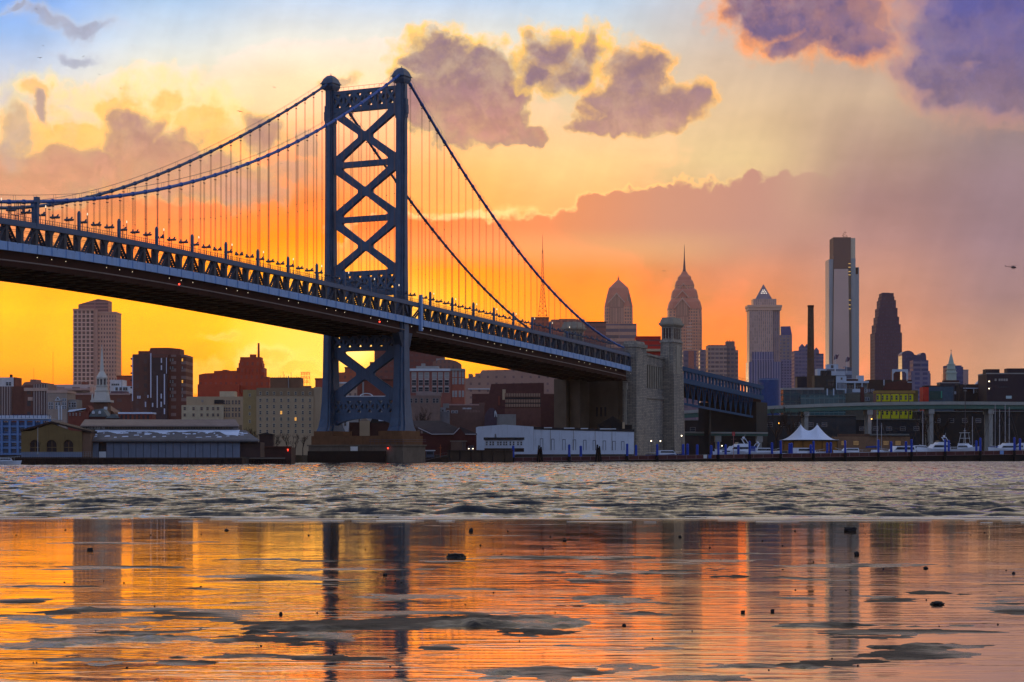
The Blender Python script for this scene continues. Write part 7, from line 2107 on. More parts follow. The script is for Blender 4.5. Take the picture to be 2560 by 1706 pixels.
mb = MB(); mb.hexa([(-.78, .95, 1.06), (.78, .95, 1.06), (.78, 1.0, 1.06), (-.78, 1.0, 1.06)], [(-.66, 1.42, 1.68), (.66, 1.42, 1.68), (.66, 1.47, 1.68), (-.66, 1.47, 1.68)]); mb.build('windscreen', GLASS, r_)
for sx in (-1, 1):
    mb = MB(); mb.lathe([(.03, .66), (.17, .7), (.17, .84), (.03, .88)], sx * .66, -.03, 8); mb.build('headlight', LAMPGLOW, r_)
    for yy in (.7, 3.3):
        mb = MB(); mb.tube([(sx * .8, yy, .32), (sx * .98, yy, .32)], .32, 10); mb.build('wheel', mat('tyre', (26, 26, 28)), r_)

# white warehouse
b = Bld('white_warehouse', 'long white waterfront warehouse with a low gable and nine doors', 'warehouse', 1190, 1588, 900)
WW = mat('warehouse_white', (206, 210, 218), rough=.8, var=.08, scale=.25, streak=.3)
b.poly('gable_wall', WW, [(1190, 1136), (1190, 1069), (1196, 1067), (1260, 1062), (1334, 1067), (1334, 1136)], depth=30)
b.poly('main_wall', WW, [(1334, 1136), (1334, 1072), (1585, 1078), (1585, 1136)], y0=.3, depth=28)
mb = MB()
mb.hexa([(b.X(1334), .1, b.Z(1074)), (b.X(1586), .1, b.Z(1080)), (b.X(1586), 28, b.Z(1080)), (b.X(1334), 28, b.Z(1074))], [(b.X(1334), .1, b.Z(1068)), (b.X(1586), .1, b.Z(1074)), (b.X(1586), 28, b.Z(1074)), (b.X(1334), 28, b.Z(1068))])
mb.build('roof_edge', ROOFD, b.r)
mb = MB()
for px0, px1, dy in ((1360, 1380, 0), (1410, 1436, 1), (1452, 1470, 2), (1500, 1540, 3)): mb.box(b.X(px0), b.X(px1), -.1, .3, b.Z(1071 + dy), b.Z(1068.6 + dy))
mb.build('flashing', TRIMW, b.r)
DRF = mat('door_frame_dark', (84, 88, 100))
for i, px in enumerate((1354, 1382, 1410, 1436, 1462, 1486, 1511, 1535, 1557)):
    t = 1098 + i * .9
    mb = MB(); w = 3.9 * b.Y / F; mb.box(b.X(px) - w, b.X(px) - w + .16, .18, .3, b.Z(1126), b.Z(t)); mb.box(b.X(px) + w - .16, b.X(px) + w, .18, .3, b.Z(1126), b.Z(t)); mb.box(b.X(px) - w, b.X(px) + w, .18, .3, b.Z(t), b.Z(t - 1.4))
    d = mb.build('door', DRF, b.r)
    mb = MB(); mb.box(b.X(px) - w + .16, b.X(px) + w - .16, .24, .32, b.Z(1126), b.Z(t)); mb.build('leaf', WW, d)
mb = MB()
for px in (1334, 1376, 1434, 1488, 1530): mb.box(b.X(px) - .08, b.X(px) + .08, .16, .3, b.Z(1126), b.Z(1075))
mb.build('downpipes', GREYC, b.r)
mb = MB(); mb.hexa([(b.X(1236), .0, b.Z(1096)), (b.X(1242), .0, b.Z(1096)), (b.X(1242), -.03, b.Z(1096)), (b.X(1236), -.03, b.Z(1096))], [(b.X(1237), .0, b.Z(1085)), (b.X(1240), .0, b.Z(1085)), (b.X(1240), -.03, b.Z(1085)), (b.X(1237), -.03, b.Z(1085))]); mb.build('smoke_stain', mat('soot', (120, 116, 116)), b.r)
b = Bld('harbour_office', 'small white cabin with a dark flat roof and many windows before the white warehouse', 'cabin', 1211, 1310, 872)
b.box('wall', WW, 1212, 1308, 1100, 1122, depth=5); b.box('roof', ROOFD, 1209, 1311, 1094, 1100, y0=-.7, depth=6.4); b.box('base_deck', QW, 1211, 1310, 1121, 1130, y0=-.6, depth=6)
b.windows((1217, 1226, 1233, 1245, 1252, 1260, 1266, 1276, 1284, 1295, 1303), (1109,), .55, 1.25, TRIMW, GLASS)

# big black shed roof in front of the anchorage
b = Bld('black_shed', 'black gabled shed in front of the dark anchorage wall', 'shed', 1492, 1578, 935)
b.poly('wall', mat('black_boards', (30, 26, 28), var=.2), [(1496, 1136), (1496, 1062), (1532, 1041), (1562, 1060), (1562, 1136)], depth=10); b.box('side_box', mat('black_boards', (30, 26, 28)), 1562, 1580, 1062, y0=.5, depth=6); b.box('pale_post', TAN, 1556, 1562, 1056, 1072, y0=-.3, depth=.35)

# marina walkway on piles
def dY(px): return 850 + (px - 1278) * .08
def dT(px): return 1144 - (px - 1278) * .0140
def dBt(px): return 1153.5 - (px - 1278) * .0138
wk = root('marina_walkway', 'long maroon-boarded marina walkway running along the water to the right edge', 'walkway', W(1278, 1150, 800) * Vector((1, 1, 0)) if False else (SX(1278, 850), 850, 0))
o_ = (SX(1278, 850), 850, 0)
def wsweep(mb, y0, y1, f0, f1, x0=1278, x1=2700, n=60):
    verts = []; faces = []
    for i in range(n + 1):
        px = x0 + (x1 - x0) * i / n; Y = dY(px); x = SX(px, Y)
        z0, z1 = SZ(f0(px), Y), SZ(f1(px), Y)
        verts += [(x, Y + y0, z0), (x, Y + y1, z0), (x, Y + y1, z1), (x, Y + y0, z1)]
    for i in range(n):
        for k_ in range(4):
            k2 = (k_ + 1) % 4; faces.append((i * 4 + k_, i * 4 + k2, (i + 1) * 4 + k2, (i + 1) * 4 + k_))
    faces.append((3, 2, 1, 0)); faces.append(tuple(n * 4 + k_ for k_ in range(4)))
    mb.add(verts, faces)
mb = MB(off=o_); wsweep(mb, 0, .25, dBt, lambda p: dT(p) + .8); mb.build('boards', mat('maroon_boards', (86, 46, 44), rough=.7, var=.25, scale=.5), wk)
mb = MB(off=o_); wsweep(mb, .25, 5, lambda p: dBt(p) - 2, lambda p: dBt(p) - 4.0); mb.build('deck', QW, wk)
mb = MB(off=o_); wsweep(mb, -.12, .3, lambda p: dT(p) + .8, lambda p: dT(p)); wsweep(mb, -.1, .25, lambda p: dBt(p) + .8, dBt)
px = 1284
while px < 2690:
    Y = dY(px); mb.box(SX(px, Y) - .07, SX(px, Y) + .07, Y - .14, Y - .0, SZ(dBt(px), Y), SZ(dT(px), Y)); px += 24
mb.build('rails', mat('rail_grey_pink', (140, 116, 112)), wk)
mb = MB(off=o_); wsweep(mb, .5, 4.6, lambda p: HY + (CZ + 2) * F / dY(p), dBt); mb.build('shadow_skirt', mat('dock_shadow_black', (30, 24, 24), var=.3), wk)  # black block added for the shadow under the walkway
for i, (px, w, c) in enumerate(((1762, 5.5, 'white_board'), (1774, 4.5, 'board_blue'), (2503, 6, 'board_blue_pale'))):
    m_ = {'white_board': mat('white_board', (214, 208, 198)), 'board_blue': mat('board_blue', (60, 90, 160)), 'board_blue_pale': mat('board_pale_blue', (130, 160, 206))}[c]
    Y = dY(px); r_ = root('notice_board', ['white notice board on the marina walkway near the motor yachts', 'blue notice board beside the white one on the marina walkway', 'pale blue notice board at the right end of the marina walkway'][i], 'notice board', (SX(px, Y), Y - .2, SZ(dBt(px), Y)))
    h = SZ(dT(px), Y) - SZ(dBt(px), Y)
    mb = MB(); mb.box(-w * Y / F, w * Y / F, -.06, .0, h * .05, h * 1.02); mb.build('board', m_, r_)
    mb = MB(); mb.box(-w * Y / F * .9, -w * Y / F * .8, 0, .06, -.1, h); mb.box(w * Y / F * .8, w * Y / F * .9, 0, .06, -.1, h); mb.build('posts', GREYC, r_)

# blue mooring piles: (px, top row)
PB = mat('pile_blue', (34, 66, 158), rough=.5, var=.15, scale=1.0)
PK = mat('pile_black', (24, 20, 22), rough=.8)
pl = None
FRONT = [(1283, 1116), (1423, 1113), (1568, 1111), (1643, 1112), (1796, 1106), (1874, 1104), (1952, 1103), (2034, 1104), (2113, 1103), (2196, 1101), (2279, 1100), (2363, 1100), (2451, 1096), (2536, 1095)]
BACK = [(1452, 1116), (1590, 1114), (1708, 1112), (1719, 1111), (1743, 1113), (1778, 1115), (1814, 1113), (1846, 1114), (1930, 1108), (1974, 1110), (1979, 1109), (2027, 1113), (2068, 1108), (2077, 1107), (2228, 1105), (2265, 1105), (2372, 1102), (2441, 1103), (2550, 1098)]
def pile(px, pt, Y, front):
    r_ = root('mooring_pile', 'blue mooring pile standing in front of the marina walkway' if front else 'blue mooring pile standing behind the marina walkway among the boats', 'mooring pile', (SX(px, Y), Y, 0), 'blue piles in front of the walkway' if front else 'blue piles behind the walkway')
    z = SZ(pt, Y); zc = SZ(dT(px), dY(px)) if front else .8
    w = .42 if front else .46
    mb = MB(); mb.tube([(0, 0, zc), (0, 0, z)], w, 8); mb.tube([(0, 0, z - .02), (0, 0, z + .25)], w, 8, r1=.12); mb.build('sleeve', PB, r_)
    mb = MB(); mb.tube([(0, 0, -4), (0, 0, zc)], w * 1.25 if front else w, 8); mb.build('foot', PK, r_)
for px, pt in FRONT: pile(px, pt, dY(px) - .9, True)
for px, pt in BACK: pile(px, pt, dY(px) + 9, False)
for i, (px, pt) in enumerate(((1350, 1114), (1496, 1112))):
    Y = dY(px) - 3
    r_ = root('timber_dolphin', ['black cluster of timber piles at the left part of the walkway before the warehouse', 'black cluster of timber piles at the right end of the warehouse'][i], 'pile cluster', (SX(px, Y), Y, 0))
    for k_, (dx, dy) in enumerate(((-.9, 0), (.9, 0), (0, .8))):
        mb = MB(); mb.tube([(dx * 1.4, dy, -4), (dx * .35, dy * .3, SZ(pt, Y) - .5 * k_)], .36, 7, r1=.28); mb.build('pile', PK, r_)
    mb = MB(); mb.tube([(-.6, .1, SZ(pt, Y) - 1.6), (.6, .1, SZ(pt, Y) - 1.6)], .42, 7); mb.build('binding', PK, r_)

# white two-peaked tent
b = Bld('marquee_tent', 'white tensile marquee with two sharp peaks behind the moored boats', 'tent', 1955, 2100, 1150)
TW = mat('tent_fabric', (218, 222, 232), rough=.7, var=.04)
def tent():
    mb = MB(); k_ = b.Y / F
    xs = np.linspace(1957, 2097, 57); n = 18
    eave = lambda p: 1100.0 - .6 * math.sin((p - 1957) / 140 * math.pi)
    def top(p):
        # catenary between the eaves and the two peaks
        def sag(t, a, c, pw=1.75): return a + (c - a) * t ** pw
        if p <= 2007: t = (p - 1957) / 50; return sag(t, 1099.5, 1061)
        if p >= 2048: t = (2097 - p) / 49; return sag(t, 1099.5, 1060)
        u = (p - 2007) / 41.0; base = 1076.5
        e = abs(2 * u - 1); return base - (base - 1060.5) * e ** 2.1
    verts = []; faces = []
    for i, p in enumerate(xs):
        zt, ze = b.Z(top(p)), b.Z(eave(p))
        for j in range(n + 1):
            v = j / n; a = abs(2 * v - 1)
            z = ze + (zt - ze) * (1 - a) ** 1.7
            verts.append((b.X(p), (v - .5) * 17 + 8, z))
    m_ = n + 1
    for i in range(len(xs) - 1):
        for j in range(n): faces.append((i * m_ + j, i * m_ + j + 1, (i + 1) * m_ + j + 1, (i + 1) * m_ + j))
    mb.add(verts, faces)
    return mb.build('canopy', TW, b.r, smooth=True)
cn = tent()
cn.modifiers.new('thickness', 'SOLIDIFY').thickness = .12
mb = MB()
for px, pt in ((2007, 1059), (2048, 1058)): mb.tube([(b.X(px), 8, -1), (b.X(px), 8, b.Z(pt))], .14, 6)
mb.build('masts', TRIMW, b.r)
mb = MB(); mb.box(b.X(1957), b.X(2097), 0, 16, b.Z(1103), b.Z(1100)); mb.build('eave_band', mat('tent_dark_band', (60, 52, 48)), b.r)
b.box('side_wall', mat('tent_ochre', (150, 100, 46), var=.2), 1960, 2094, 1103, 1128, y0=1, depth=13)
mb = MB()
for px in (1960, 1984, 2008, 2032, 2056, 2080, 2094): mb.box(b.X(px) - .15, b.X(px) + .15, .7, .95, -.5, b.Z(1103))
mb.build('side_posts', mat('tent_post', (84, 60, 36)), b.r)

# ================= boats
HULL = mat('hull_white', (214, 216, 222), rough=.25, var=.03)
HULLB = mat('hull_blue', (42, 60, 120), rough=.3, var=.05)
BGL = mat('boat_glass', (30, 34, 44), rough=.08, var=0)
CANV = mat('boat_canvas', (44, 66, 132), rough=.8)
def hull(L, B_, H, mb, sheer=.35, flare=1.0):
    n = 14; verts = []; faces = []; m_ = 7
    for i in range(n + 1):
        t = i / n; x = -L / 2 + L * t
        w = B_ / 2 * (1 - max(0, (t - .45) / .55) ** 2.2) * (0.92 + .08 * min(1, t * 6))
        w = max(w, .03); h = H * (1 + sheer * max(0, t - .3) ** 1.5)
        for j in range(m_):
            a = -1 + 2 * j / (m_ - 1); s = 1 - abs(a)
            verts.append((x + (.06 * L * (1 - s) if t == 1 else 0), a * w, h * (1 - s) + (-.5) * s + (h * .25 * (1 - s) * 0)))
    for i in range(n):
        for j in range(m_ - 1): faces.append((i * m_ + j, (i + 1) * m_ + j, (i + 1) * m_ + j + 1, i * m_ + j + 1))
    faces.append(tuple(range(m_))); faces.append(tuple(n * m_ + j for j in range(m_ - 1, -1, -1)))
    for i in range(n):                                   # deck
        faces.append((i * m_, i * m_ + m_ - 1, (i + 1) * m_ + m_ - 1, (i + 1) * m_))
    mb.add(verts, faces)
def house(mb, x0, x1, w, z0, z1, rf=.8, ra=.15, inw=.12):
    mb.hexa([(x0, -w, z0), (x1, -w, z0), (x1, w, z0), (x0, w, z0)], [(x0 + ra, -w + inw, z1), (x1 - rf, -w + inw, z1), (x1 - rf, w - inw, z1), (x0 + ra, w - inw, z1)])
def motor_boat(label, pxc, Y, L, rot, deck=2.6, fly=True, arch=True, cover=False, blue=False, name='motor_yacht', z=0.0, tower=False):
    r_ = root(name, label, 'boat', (SX(pxc, Y), Y, z), None, rot)
    W_ = L * .27; H = deck
    mb = MB(); hull(L, W_, H, mb); mb.build('hull', HULLB if blue else HULL, r_, smooth=False)
    mb = MB(); house(mb, -L * .22, L * .26, W_ * .40, H * 1.0, H + L * .11, rf=L * .10); c = mb.build('cabin', HULL, r_)
    mb = MB()
    for sg in (-1, 1):
        y = sg * (W_ * .40 + .02); yt = sg * (W_ * .40 - .07)
        z0, z1 = H + L * .045, H + L * .09
        mb.hexa([(-L * .19, y, z0), (L * .20, y, z0), (L * .20, y - sg * .1, z0), (-L * .19, y - sg * .1, z0)], [(-L * .18, yt, z1), (L * .165, yt, z1), (L * .165, yt - sg * .1, z1), (-L * .18, yt - sg * .1, z1)])
    mb.build('windows', BGL, c)
    mb = MB()
    mb.bar((-L * .48, -W_ * .42, H + .7), (L * .3, -W_ * .38, H + .95), .05); mb.bar((-L * .48, W_ * .42, H + .7), (L * .3, W_ * .38, H + .95), .05); mb.bar((L * .3, -W_ * .38, H + .95), (L * .50, 0, H * 1.2 + .9), .05); mb.bar((L * .3, W_ * .38, H + .95), (L * .50, 0, H * 1.2 + .9), .05)
    for i in range(9):
        x = -L * .45 + i * L * .095; mb.bar((x, -W_ * .42, H - .1), (x, -W_ * .41, H + .85), .04)
    mb.build('guard_rail', TRIMW, r_)
    z2 = H + L * .11
    if fly:
        mb = MB(); house(mb, -L * .2, L * .10, W_ * .36, z2, z2 + L * .05, rf=L * .05, ra=-.1); fb_ = mb.build('flybridge', HULL, r_)
        mb = MB(); mb.hexa([(L * .045, -W_ * .3, z2 + L * .05), (L * .06, -W_ * .3, z2 + L * .05), (L * .06, W_ * .3, z2 + L * .05), (L * .045, W_ * .3, z2 + L * .05)], [(L * .015, -W_ * .26, z2 + L * .08), (L * .03, -W_ * .26, z2 + L * .08), (L * .03, W_ * .26, z2 + L * .08), (L * .015, W_ * .26, z2 + L * .08)]); mb.build('windscreen', BGL, fb_)
        z2 += L * .05
    if arch:
        mb = MB()
        for sg in (-1, 1): mb.bar((-L * .22, sg * W_ * .36, z2 - L * .04), (-L * .12, sg * W_ * .3, z2 + L * .10), .35, .2)
        mb.bar((-L * .12, -W_ * .32, z2 + L * .10), (-L * .12, W_ * .32, z2 + L * .10), .5, .22); mb.lathe([(.05, z2 + L * .105), (.45, z2 + L * .115), (.45, z2 + L * .14), (.05, z2 + L * .15)], -L * .12, 0, 10); mb.bar((-L * .12, .6, z2 + L * .1), (-L * .14, .6, z2 + L * .2), .05)
        mb.build('radar_arch', HULL, r_)
    if cover:
        mb = MB(); mb.hexa([(-L * .46, -W_ * .40, H), (-L * .2, -W_ * .40, H), (-L * .2, W_ * .40, H), (-L * .46, W_ * .40, H)], [(-L * .40, -W_ * .3, H + L * .1), (-L * .2, -W_ * .34, H + L * .12), (-L * .2, W_ * .34, H + L * .12), (-L * .40, W_ * .3, H + L * .1)]); mb.build('canvas_cover', CANV, r_)
    if tower:
        mb = MB()
        for sx in (-.16, .1):
            for sg in (-1, 1): mb.bar((L * sx, sg * W_ * .36, z2), (L * sx * .6, sg * W_ * .26, z2 + L * .30), .10)
        for zz, k_ in ((.14, .9), (.30, 1.0)): mb.box(-L * .15, L * .11, -W_ * .32, W_ * .32, z2 + L * zz, z2 + L * zz + .14)
        mb.bar((-L * .02, 0, z2 + L * .3), (-L * .02, 0, z2 + L * .44), .08); mb.bar((-L * .02, -W_ * .2, z2 + L * .36), (-L * .02, W_ * .2, z2 + L * .36), .1)
        mb.build('tuna_tower', TRIMW, r_)
    return r_
PI = math.pi
motor_boat('white flybridge motor yacht with a blue canvas back, left of the tent', 1846, dY(1846) + 18, 17, 3.54, deck=3.6, cover=True)
motor_boat('small white cruiser at the left end of the moored boats', 1812, dY(1812) + 14, 9, 3.61, deck=3.0, fly=False, arch=False, name='cabin_cruiser')
motor_boat('low white sports cruiser just left of the tent', 1905, dY(1905) + 16, 15, 0.47, deck=3.2, fly=False, arch=True, name='cabin_cruiser')
motor_boat('low slim white boat in front of the tent', 2010, dY(2010) + 12, 17, 0.40, deck=3.0, fly=False, arch=False, name='speed_boat')
motor_boat('white cruiser with a pointed bow right of the tent', 2126, dY(2126) + 14, 13, 3.55, deck=3.4, fly=False, arch=False, name='cabin_cruiser')
motor_boat('long white yacht with dark side windows under the taller mast', 2256, dY(2256) + 14, 20, 3.50, deck=3.4, fly=False, arch=False, name='motor_yacht')
motor_boat('white motor boat with a blue and white striped bow cover', 2296, dY(2296) + 22, 15, 0.45, deck=4.2, fly=False, arch=False, cover=True, name='cabin_cruiser')
motor_boat('large white cabin cruiser with a raked radar arch', 2348, dY(2348) + 16, 17, 3.50, deck=4.4, fly=True, arch=True, name='motor_yacht')
motor_boat('white sport fishing boat with a tall lookout tower', 2413, dY(2413) + 18, 13, -0.96, deck=4.6, fly=True, arch=False, tower=True, name='fishing_boat')
motor_boat('white sailing trawler with a dark enclosed wheelhouse near the right edge', 2515, dY(2515) + 18, 15, 3.61, deck=4.4, fly=True, arch=False, cover=True, name='motor_yacht')
motor_boat('white boat with blue trim at the extreme right edge', 2556, dY(2556) + 14, 14, 1.98, deck=4.6, fly=True, arch=False, name='cabin_cruiser')
motor_boat('grey covered boat moored under the big stone pylon', 1664, dY(1664) + 14, 14, 0.40, deck=2.4, fly=False, arch=False, blue=True, name='cabin_cruiser')
motor_boat('small white boat tied at the left end of the timber quay', 14, 580, 6.5, .05, deck=.8, fly=False, arch=False, name='speed_boat')
def sail_boat(label, px, pt, Y, L, rot, stays=None, z=0.0):
    r_ = root('sailing_boat', label, 'sailing boat', (SX(px, Y), Y, z), None, rot)
    mb = MB(); hull(L, L * .28, 3.4, mb, sheer=.2); mb.build('hull', HULL, r_)
    mb = MB(); house(mb, -L * .2, L * .15, L * .09, 3.4, 4.2); mb.build('cabin', HULL, r_)
    h = SZ(pt, Y)
    mb = MB(); mb.tube([(0, 0, 3), (0, 0, h)], .14, 6, r1=.09); mb.bar((0, -1.0, h * .68), (0, 1.0, h * .68), .08); mb.build('mast', mat('mast_alloy', (176, 170, 170), rough=.4), r_)
    mb = MB(); mb.tube([(-.2, 0, 5.2), (-L * .42, 0, 5.0)], .16, 6); mb.tube([(-.3, 0, 5.45), (-L * .4, 0, 5.25)], .26, 6); mb.build('boom', CANV, r_)
    mb = MB(); mb.tube([(0, 0, h * .98), (L * .48, 0, 3.9)], .05, 4); mb.tube([(0, 0, h * .98), (-L * .48, 0, 3.5)], .04, 4); mb.tube([(0, -1.0, h * .68), (0, -L * .13, 3.4)], .035, 4); mb.tube([(0, 1.0, h * .68), (0, L * .13, 3.4)], .035, 4); mb.build('stays', METAL, r_)
for px, pt, dy, L, rot, lab in ((2193, 1027, 16, 11, .3, 'sailing boat with a tall pale mast below the yellow building'), (2203.5, 1058, 24, 9, -.2, 'sailing boat with the shorter mast just right of the tall mast'), (2307, 1024, 26, 11, .15, 'sailing boat with a lone mast under the red-ended building'),
        (2431, 1042, 22, 10, .2, 'sailing boat with a thin mast beside the fishing boat tower'), (2488, 1010, 20, 12, PI * .95, 'sailing boat with a tall mast and slanting forestay, left one of the right-hand masts'), (2499, 1024, 30, 11, .2, 'sailing boat with the mast close behind the slanting forestay'), (2513, 1010, 24, 12, .05, 'sailing boat with the thickest pale mast near the right edge'), (2523, 1018, 34, 11, PI * .06, 'sailing boat with a slanting stay running down to the right edge')):
    sail_boat(lab, px, pt, dY(px) + dy, L, rot)

# ================= lamps and poles about the bank
def street_lamp(label, px, py, Y, base=GZ, amber=False, group=None):
    r_ = root('street_lamp', label, 'street lamp', (SX(px, Y), Y, base), group)
    h = SZ(py, Y) - base
    mb = MB(); mb.tube([(0, 0, 0), (0, 0, h - .1)], .10, 6, r1=.07); mb.build('post', METAL, r_)
    mb = MB(); mb.lathe([(.05, h - .24), (.24, h - .1), (.24, h + .1), (.05, h + .24)], 0, 0, 8); mb.build('lamp_globe', mat('amber_glow', (255, 190, 90), var=0, emit=(255, 176, 70), estr=7.0) if amber else LAMPGLOW, r_)
for px, py, Y, am, lab in ((1797, 1063, 1190, 1, 'lit amber street lamp, lower left of two close together under the highway'), (1811, 1059, 1195, 1, 'lit amber street lamp, upper right of two close together under the highway'), (1947, 1058.5, 1200, 1, 'lit amber street lamp alone under the highway left of the tent'), (2179, 1048, 1195, 1, 'lit amber street lamp under the yellow building'), (2519, 1056.5, 1280, 1, 'lit amber street lamp among the masts at far right'),
        (1614, 1090, 985, 0, 'lit white lamp on the left of the stone anchorage wall'), (1628, 1103, 970, 0, 'low lit white lamp left of two at the anchorage foot'), (1651, 1103, 975, 0, 'low lit white lamp right of two at the anchorage foot'), (1704, 1090, 985, 0, 'lit white lamp at the foot of the big stone pylon'), (1805, 1115, 1140, 0, 'low lit white lamp by the small cruiser'), (1889, 900 + 50, 1190, 0, '')):
    if lab: street_lamp(lab, px, py, Y, amber=bool(am))
r_ = root('flagpole', 'pole with a small red flag beside the motor yachts', 'flagpole', (SX(1834, dY(1834) - .6), dY(1834) - .6, SZ(dBt(1834), dY(1834))))
h = SZ(1080, dY(1834)) - SZ(dBt(1834), dY(1834))
mb = MB(); mb.tube([(0, 0, 0), (0, 0, h)], .09, 6); mb.bar((-.9, 0, h * .72), (.9, 0, h * .72), .07); mb.build('pole', mat('pole_pink', (176, 120, 110)), r_)
mb = MB(); mb.prism([(-.5, h), (.5, h - .1), (.45, h - 1.4), (-.45, h - 1.3)], -.05, .05); mb.build('cloth', mat('flag_red', (186, 60, 60), var=.2, scale=3), r_)
r_ = root('utility_pole', 'dark utility pole with a crossarm by the highway on the right', 'utility pole', (SX(2413, 1180), 1180, GZ))
h = SZ(958, 1180) - GZ
mb = MB(); mb.tube([(0, 0, 0), (0, 0, h)], .22, 6, r1=.16); mb.build('pole', METAL, r_)
mb = MB(); mb.bar((-.8, -.2, h - .6), (.8, -.2, h - .6), .2); mb.bar((-.75, -.2, h - 3.6), (.75, -.2, h - 3.6), .24); mb.build('crossarm', GREYC, r_)
# ================= birds, helicopter, steam
GULL = mat('gull_grey', (70, 62, 66), rough=.8, var=0)
bird_spots = [(36, 57, 10, .3), (167, 42, 12, .1), (198, 211, 12, .2), (183, 267, 22, .45), (383, 260, 13, .2), (49, 290, 8, .4), (456, 343, 14, .3), (545, 373, 8, .2), (555, 407, 14, .1), (318, 308, 9, .3), (688, 290, 8, .2), (606, 210, 7, .2), (925, 389, 11, .7), (1260, 402, 14, .2), (1102, 513, 24, .15), (1208, 222, 7, .3), (1292, 753, 10, .5), (1085, 710, 9, .4), (1660, 678, 9, .2)]
def gull(px, py, wpx, dih, i):
    px, py = (px * .544, py * .544) if i < 18 else (px, py)
    wpx = wpx * .544 if i < 18 else wpx
    Y = 1.25 * F / max(wpx, 3.5) * .8
    r_ = root('gull', 'small dark gull gliding in the evening sky left of the city', 'bird', W(px, py, Y), 'gulls in the evening sky')
    h = .62; rnd = random.Random(i)
    mb = MB()
    mb.tube([(0, .28, 0), (0, .12, .03), (0, -.1, 0), (0, -.27, .02)], [.015, .07, .06, .03], 6)
    for sg in (-1, 1):
        a = (0, .07, .02); e = (sg * .3, .1, .02 + .3 * dih); t = (sg * .62, -.02, .02 + .3 * dih - .10)
        mb.hexa([(sg * .02, .10, .0), (sg * .02, -.06, .0), (e[0], -.06, e[2]), (e[0], .13, e[2])], [(sg * .02, .10, .03), (sg * .02, -.06, .03), (e[0], -.06, e[2] + .02), (e[0], .13, e[2] + .02)])
        mb.hexa([(e[0], .13, e[2]), (e[0], -.06, e[2]), (t[0], t[1] - .03, t[2]), (t[0], t[1] + .02, t[2])], [(e[0], .13, e[2] + .02), (e[0], -.06, e[2] + .02), (t[0], t[1] - .03, t[2] + .01), (t[0], t[1] + .02, t[2] + .01)])
    o = mb.build('body', GULL, r_)
    r_.rotation_euler = (rnd.uniform(-.3, .3), rnd.uniform(-.5, .5), rnd.uniform(-.8, .8))
for i, (a, c, w, d) in enumerate(bird_spots): gull(a, c, w, d, i)
h_ = root('helicopter', 'small dark helicopter flying at the far right of the sky', 'helicopter', W(2532, 669, 2300), None, .1)
HM = mat('helicopter_dark', (58, 54, 66), rough=.4, var=0)
mb = MB(); mb.tube([(3.2, 0, -.2), (2.4, 0, 0), (.8, 0, .15), (-.8, 0, .25), (-1.6, 0, .35)], [.25, .85, 1.1, .95, .4], 10); mb.build('fuselage', HM, h_, smooth=True)
mb = MB(); mb.tube([(-1.2, 0, .4), (-6.4, 0, .7)], .32, 8, r1=.14); mb.hexa([(-6.0, -.06, .6), (-6.7, -.06, .6), (-6.7, .06, .6), (-6.0, .06, .6)], [(-6.6, -.05, 1.9), (-7.1, -.05, 1.9), (-7.1, .05, 1.9), (-6.6, .05, 1.9)]); mb.build('tail_boom', HM, h_)
mb = MB(); mb.tube([(.4, 0, 1.1), (.4, 0, 1.75)], .12, 6); mb.bar((-4.6, -.6, 1.75), (5.4, .6, 1.75), .28, .06); mb.bar((-.2, 4.8, 1.75), (1.0, -4.8, 1.75), .28, .06); mb.build('rotor', HM, h_)
mb = MB()
for sg in (-1, 1):
    mb.tube([(-1.4, sg * .9, -1.35), (1.8, sg * .9, -1.35), (2.3, sg * .9, -1.15)], .07, 5); mb.bar((-.7, sg * .55, -.6), (-.7, sg * .9, -1.35), .06); mb.bar((1.0, sg * .55, -.6), (1.0, sg * .9, -1.35), .06)
mb.build('skids', HM, h_)
# puff of steam above the tallest tower: many small lumps in one cloud
def steam():
    Y = 3420
    r_ = root('steam_plume', 'small sunlit puff of steam rising from the tallest tower roof', 'steam', W(2110, 594, Y))
    rnd = random.Random(3); bm = bmesh.new()
    for i in range(26):
        t = rnd.random(); k_ = Y / F
        x = (rnd.gauss(0, 3.6) * (1 - t * .7) + 2 * t) * k_; z = (t * 15 + rnd.uniform(0, 2)) * k_
        M_ = Matrix.Translation((x, rnd.gauss(0, 1.5), z)) @ Matrix.Scale((3.0 - 2.0 * t) * k_ * rnd.uniform(.5, 1), 4)
        bmesh.ops.create_icosphere(bm, subdivisions=2, radius=1.0, matrix=M_)
    me = bpy.data.meshes.new('puffs'); bm.to_mesh(me); bm.free()
    m = bpy.data.materials.new('steam'); m.use_nodes = True; nt = m.node_tree; bs = nt.nodes['Principled BSDF']
    g = NT(nt)
    g.put(bs.inputs['Base Color'], lin((250, 196, 150))); bs.inputs['Roughness'].default_value = 1.0
    lw = g.n('ShaderNodeLayerWeight'); lw.inputs[0].default_value = .45
    g.put(bs.inputs['Alpha'], g.mapr(lw.outputs['Facing'], .75, .1, 0, .32))
    bs.inputs['Subsurface Weight'].default_value = 0.0
    bs.inputs['Transmission Weight'].default_value = 0.0
    me.materials.append(m)
    me.polygons.foreach_set('use_smooth', [True] * len(me.polygons))
    o = bpy.data.objects.new('puffs', me); col.objects.link(o); o.parent = r_
steam()

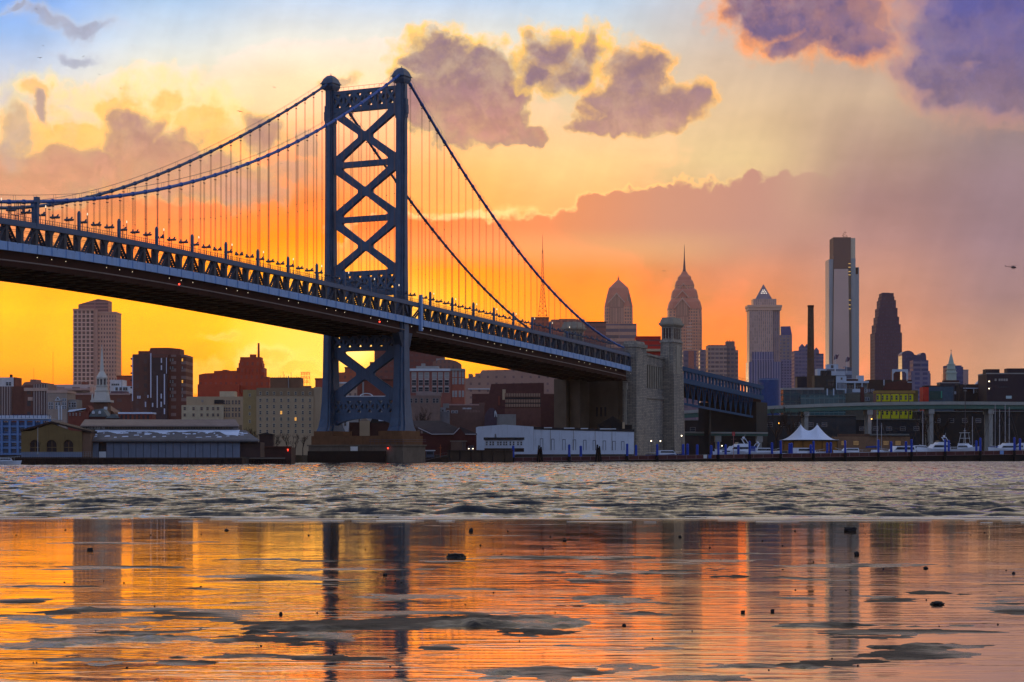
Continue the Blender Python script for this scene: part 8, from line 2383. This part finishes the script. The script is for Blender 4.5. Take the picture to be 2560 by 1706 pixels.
# ================= stones and scraps lying on the wet flat
PEB = mat('wet_stone', (34, 28, 28), rough=.55, var=.3, scale=6)
def stone(px, py, wpx, hpx, kind, label, i):
    Y = (CZ - .06) * F / (py + hpx * .4 - HY)
    w = wpx * Y / F; h = hpx * Y / F
    r = random.Random(i * 13 + 5)
    bm = bmesh.new(); bmesh.ops.create_icosphere(bm, subdivisions=3, radius=1.0)
    for v in bm.verts:
        n = mnoise.noise(Vector(v.co) * 1.3 + Vector((i * 3.1, 0, 0))) * .35 + mnoise.noise(Vector(v.co) * 3.2 + Vector((i, 5, 0))) * .14
        p = v.co * (1 + n)
        if kind == 'block':
            p = Vector([max(-.7, min(.7, c)) * 1.3 for c in p]) * (1 + .25 * mnoise.noise(Vector(v.co) * 2.1 + Vector((0, i, 3))))
        v.co = Vector((p.x * w / 2, p.y * w * .38, p.z * h * .62))
    me = bpy.data.meshes.new('stone'); bm.to_mesh(me); bm.free(); me.materials.append(PEB)
    o = bpy.data.objects.new('stone', me); col.objects.link(o)
    o.location = (SX(px, Y), Y, float(film_z(np.array(Y))) + h * .28); o.rotation_euler = (0, 0, r.uniform(-.6, .6))
    return o
STN = [(225, 1374, 15, 8, 'block', 'small dark block lying alone on the wet flat at left'), (1178, 1323, 12, 10, 'r', 'round dark stone near the water edge in mid picture'), (1141, 1391, 44, 12, 'block', 'broad dark slab lying on the orange wet flat'), (702, 1542, 9, 9, 'r', 'small dark stone below the reflected tower legs'), (566, 1323, 12, 5, 'r', 'flat dark stone at the water edge left of the tower reflection'), (963, 1440, 12, 7, 'r', 'small stone between the reflected tower legs'), (2534 - 0, 1436, 9, 6, 'r', 'small stone near the right edge of the wet flat'),
       (2126, 1321, 32, 12, 'block', 'largest dark lump at the water edge on the right'), (2141, 1385, 13, 11, 'r', 'round dark stone below the large lump on the right'), (1857, 1538, 11, 8, 'block', 'dark stone, left one of a pair on the pink flat'), (1931, 1535, 9, 9, 'block', 'dark stone, right one of a pair on the pink flat'), (2344, 1515, 36, 9, 'r', 'long flat dark slab on the pink flat at right'), (2314, 1422, 12, 6, 'r', 'small flat stone above the long slab at right'), (1560, 1572, 10, 6, 'r', 'small stone under the rounded skyscraper reflection'), (1411, 1350, 10, 5, 'r', 'small flat stone near the dark shore reflections'), (1700, 1340, 8, 5, 'r', 'tiny stone near the water edge under the stepped gables reflection')]
for i, (px, py, w, h, kd, lab) in enumerate(STN):
    tag(stone(px, py, w, h, kd, lab, i), lab, 'stone')
rnd = random.Random(77)
for i in range(60):
    px = rnd.uniform(20, 2540); py = 1320 + 370 * rnd.random() ** 1.3
    tag(stone(px, py, rnd.uniform(2.5, 6), rnd.uniform(1.8, 3.5), 'r', '', 100 + i), 'tiny dark pebble scattered on the wet flat', 'pebble', 'pebbles scattered on the wet flat').name = 'pebble'
# ================= the evening air
def haze():
    mb = MB(); mb.box(-9000, 9000, -250, 9500, -7.5, 520)
    m = bpy.data.materials.new('haze'); m.use_nodes = True
    nt = m.node_tree; nt.nodes.clear(); g = NT(nt)
    out = g.n('ShaderNodeOutputMaterial'); v = g.n('ShaderNodeVolumePrincipled')
    v.inputs['Color'].default_value = (1.0, 0.78, 0.58, 1)
    v.inputs['Density'].default_value = HAZE_DENSITY
    v.inputs['Anisotropy'].default_value = 0.72
    nt.links.new(v.outputs[0], out.inputs['Volume'])
    o = mb.build('haze', m); tag(o, kind='stuff')
HAZE_DENSITY = 2.0e-5
haze()
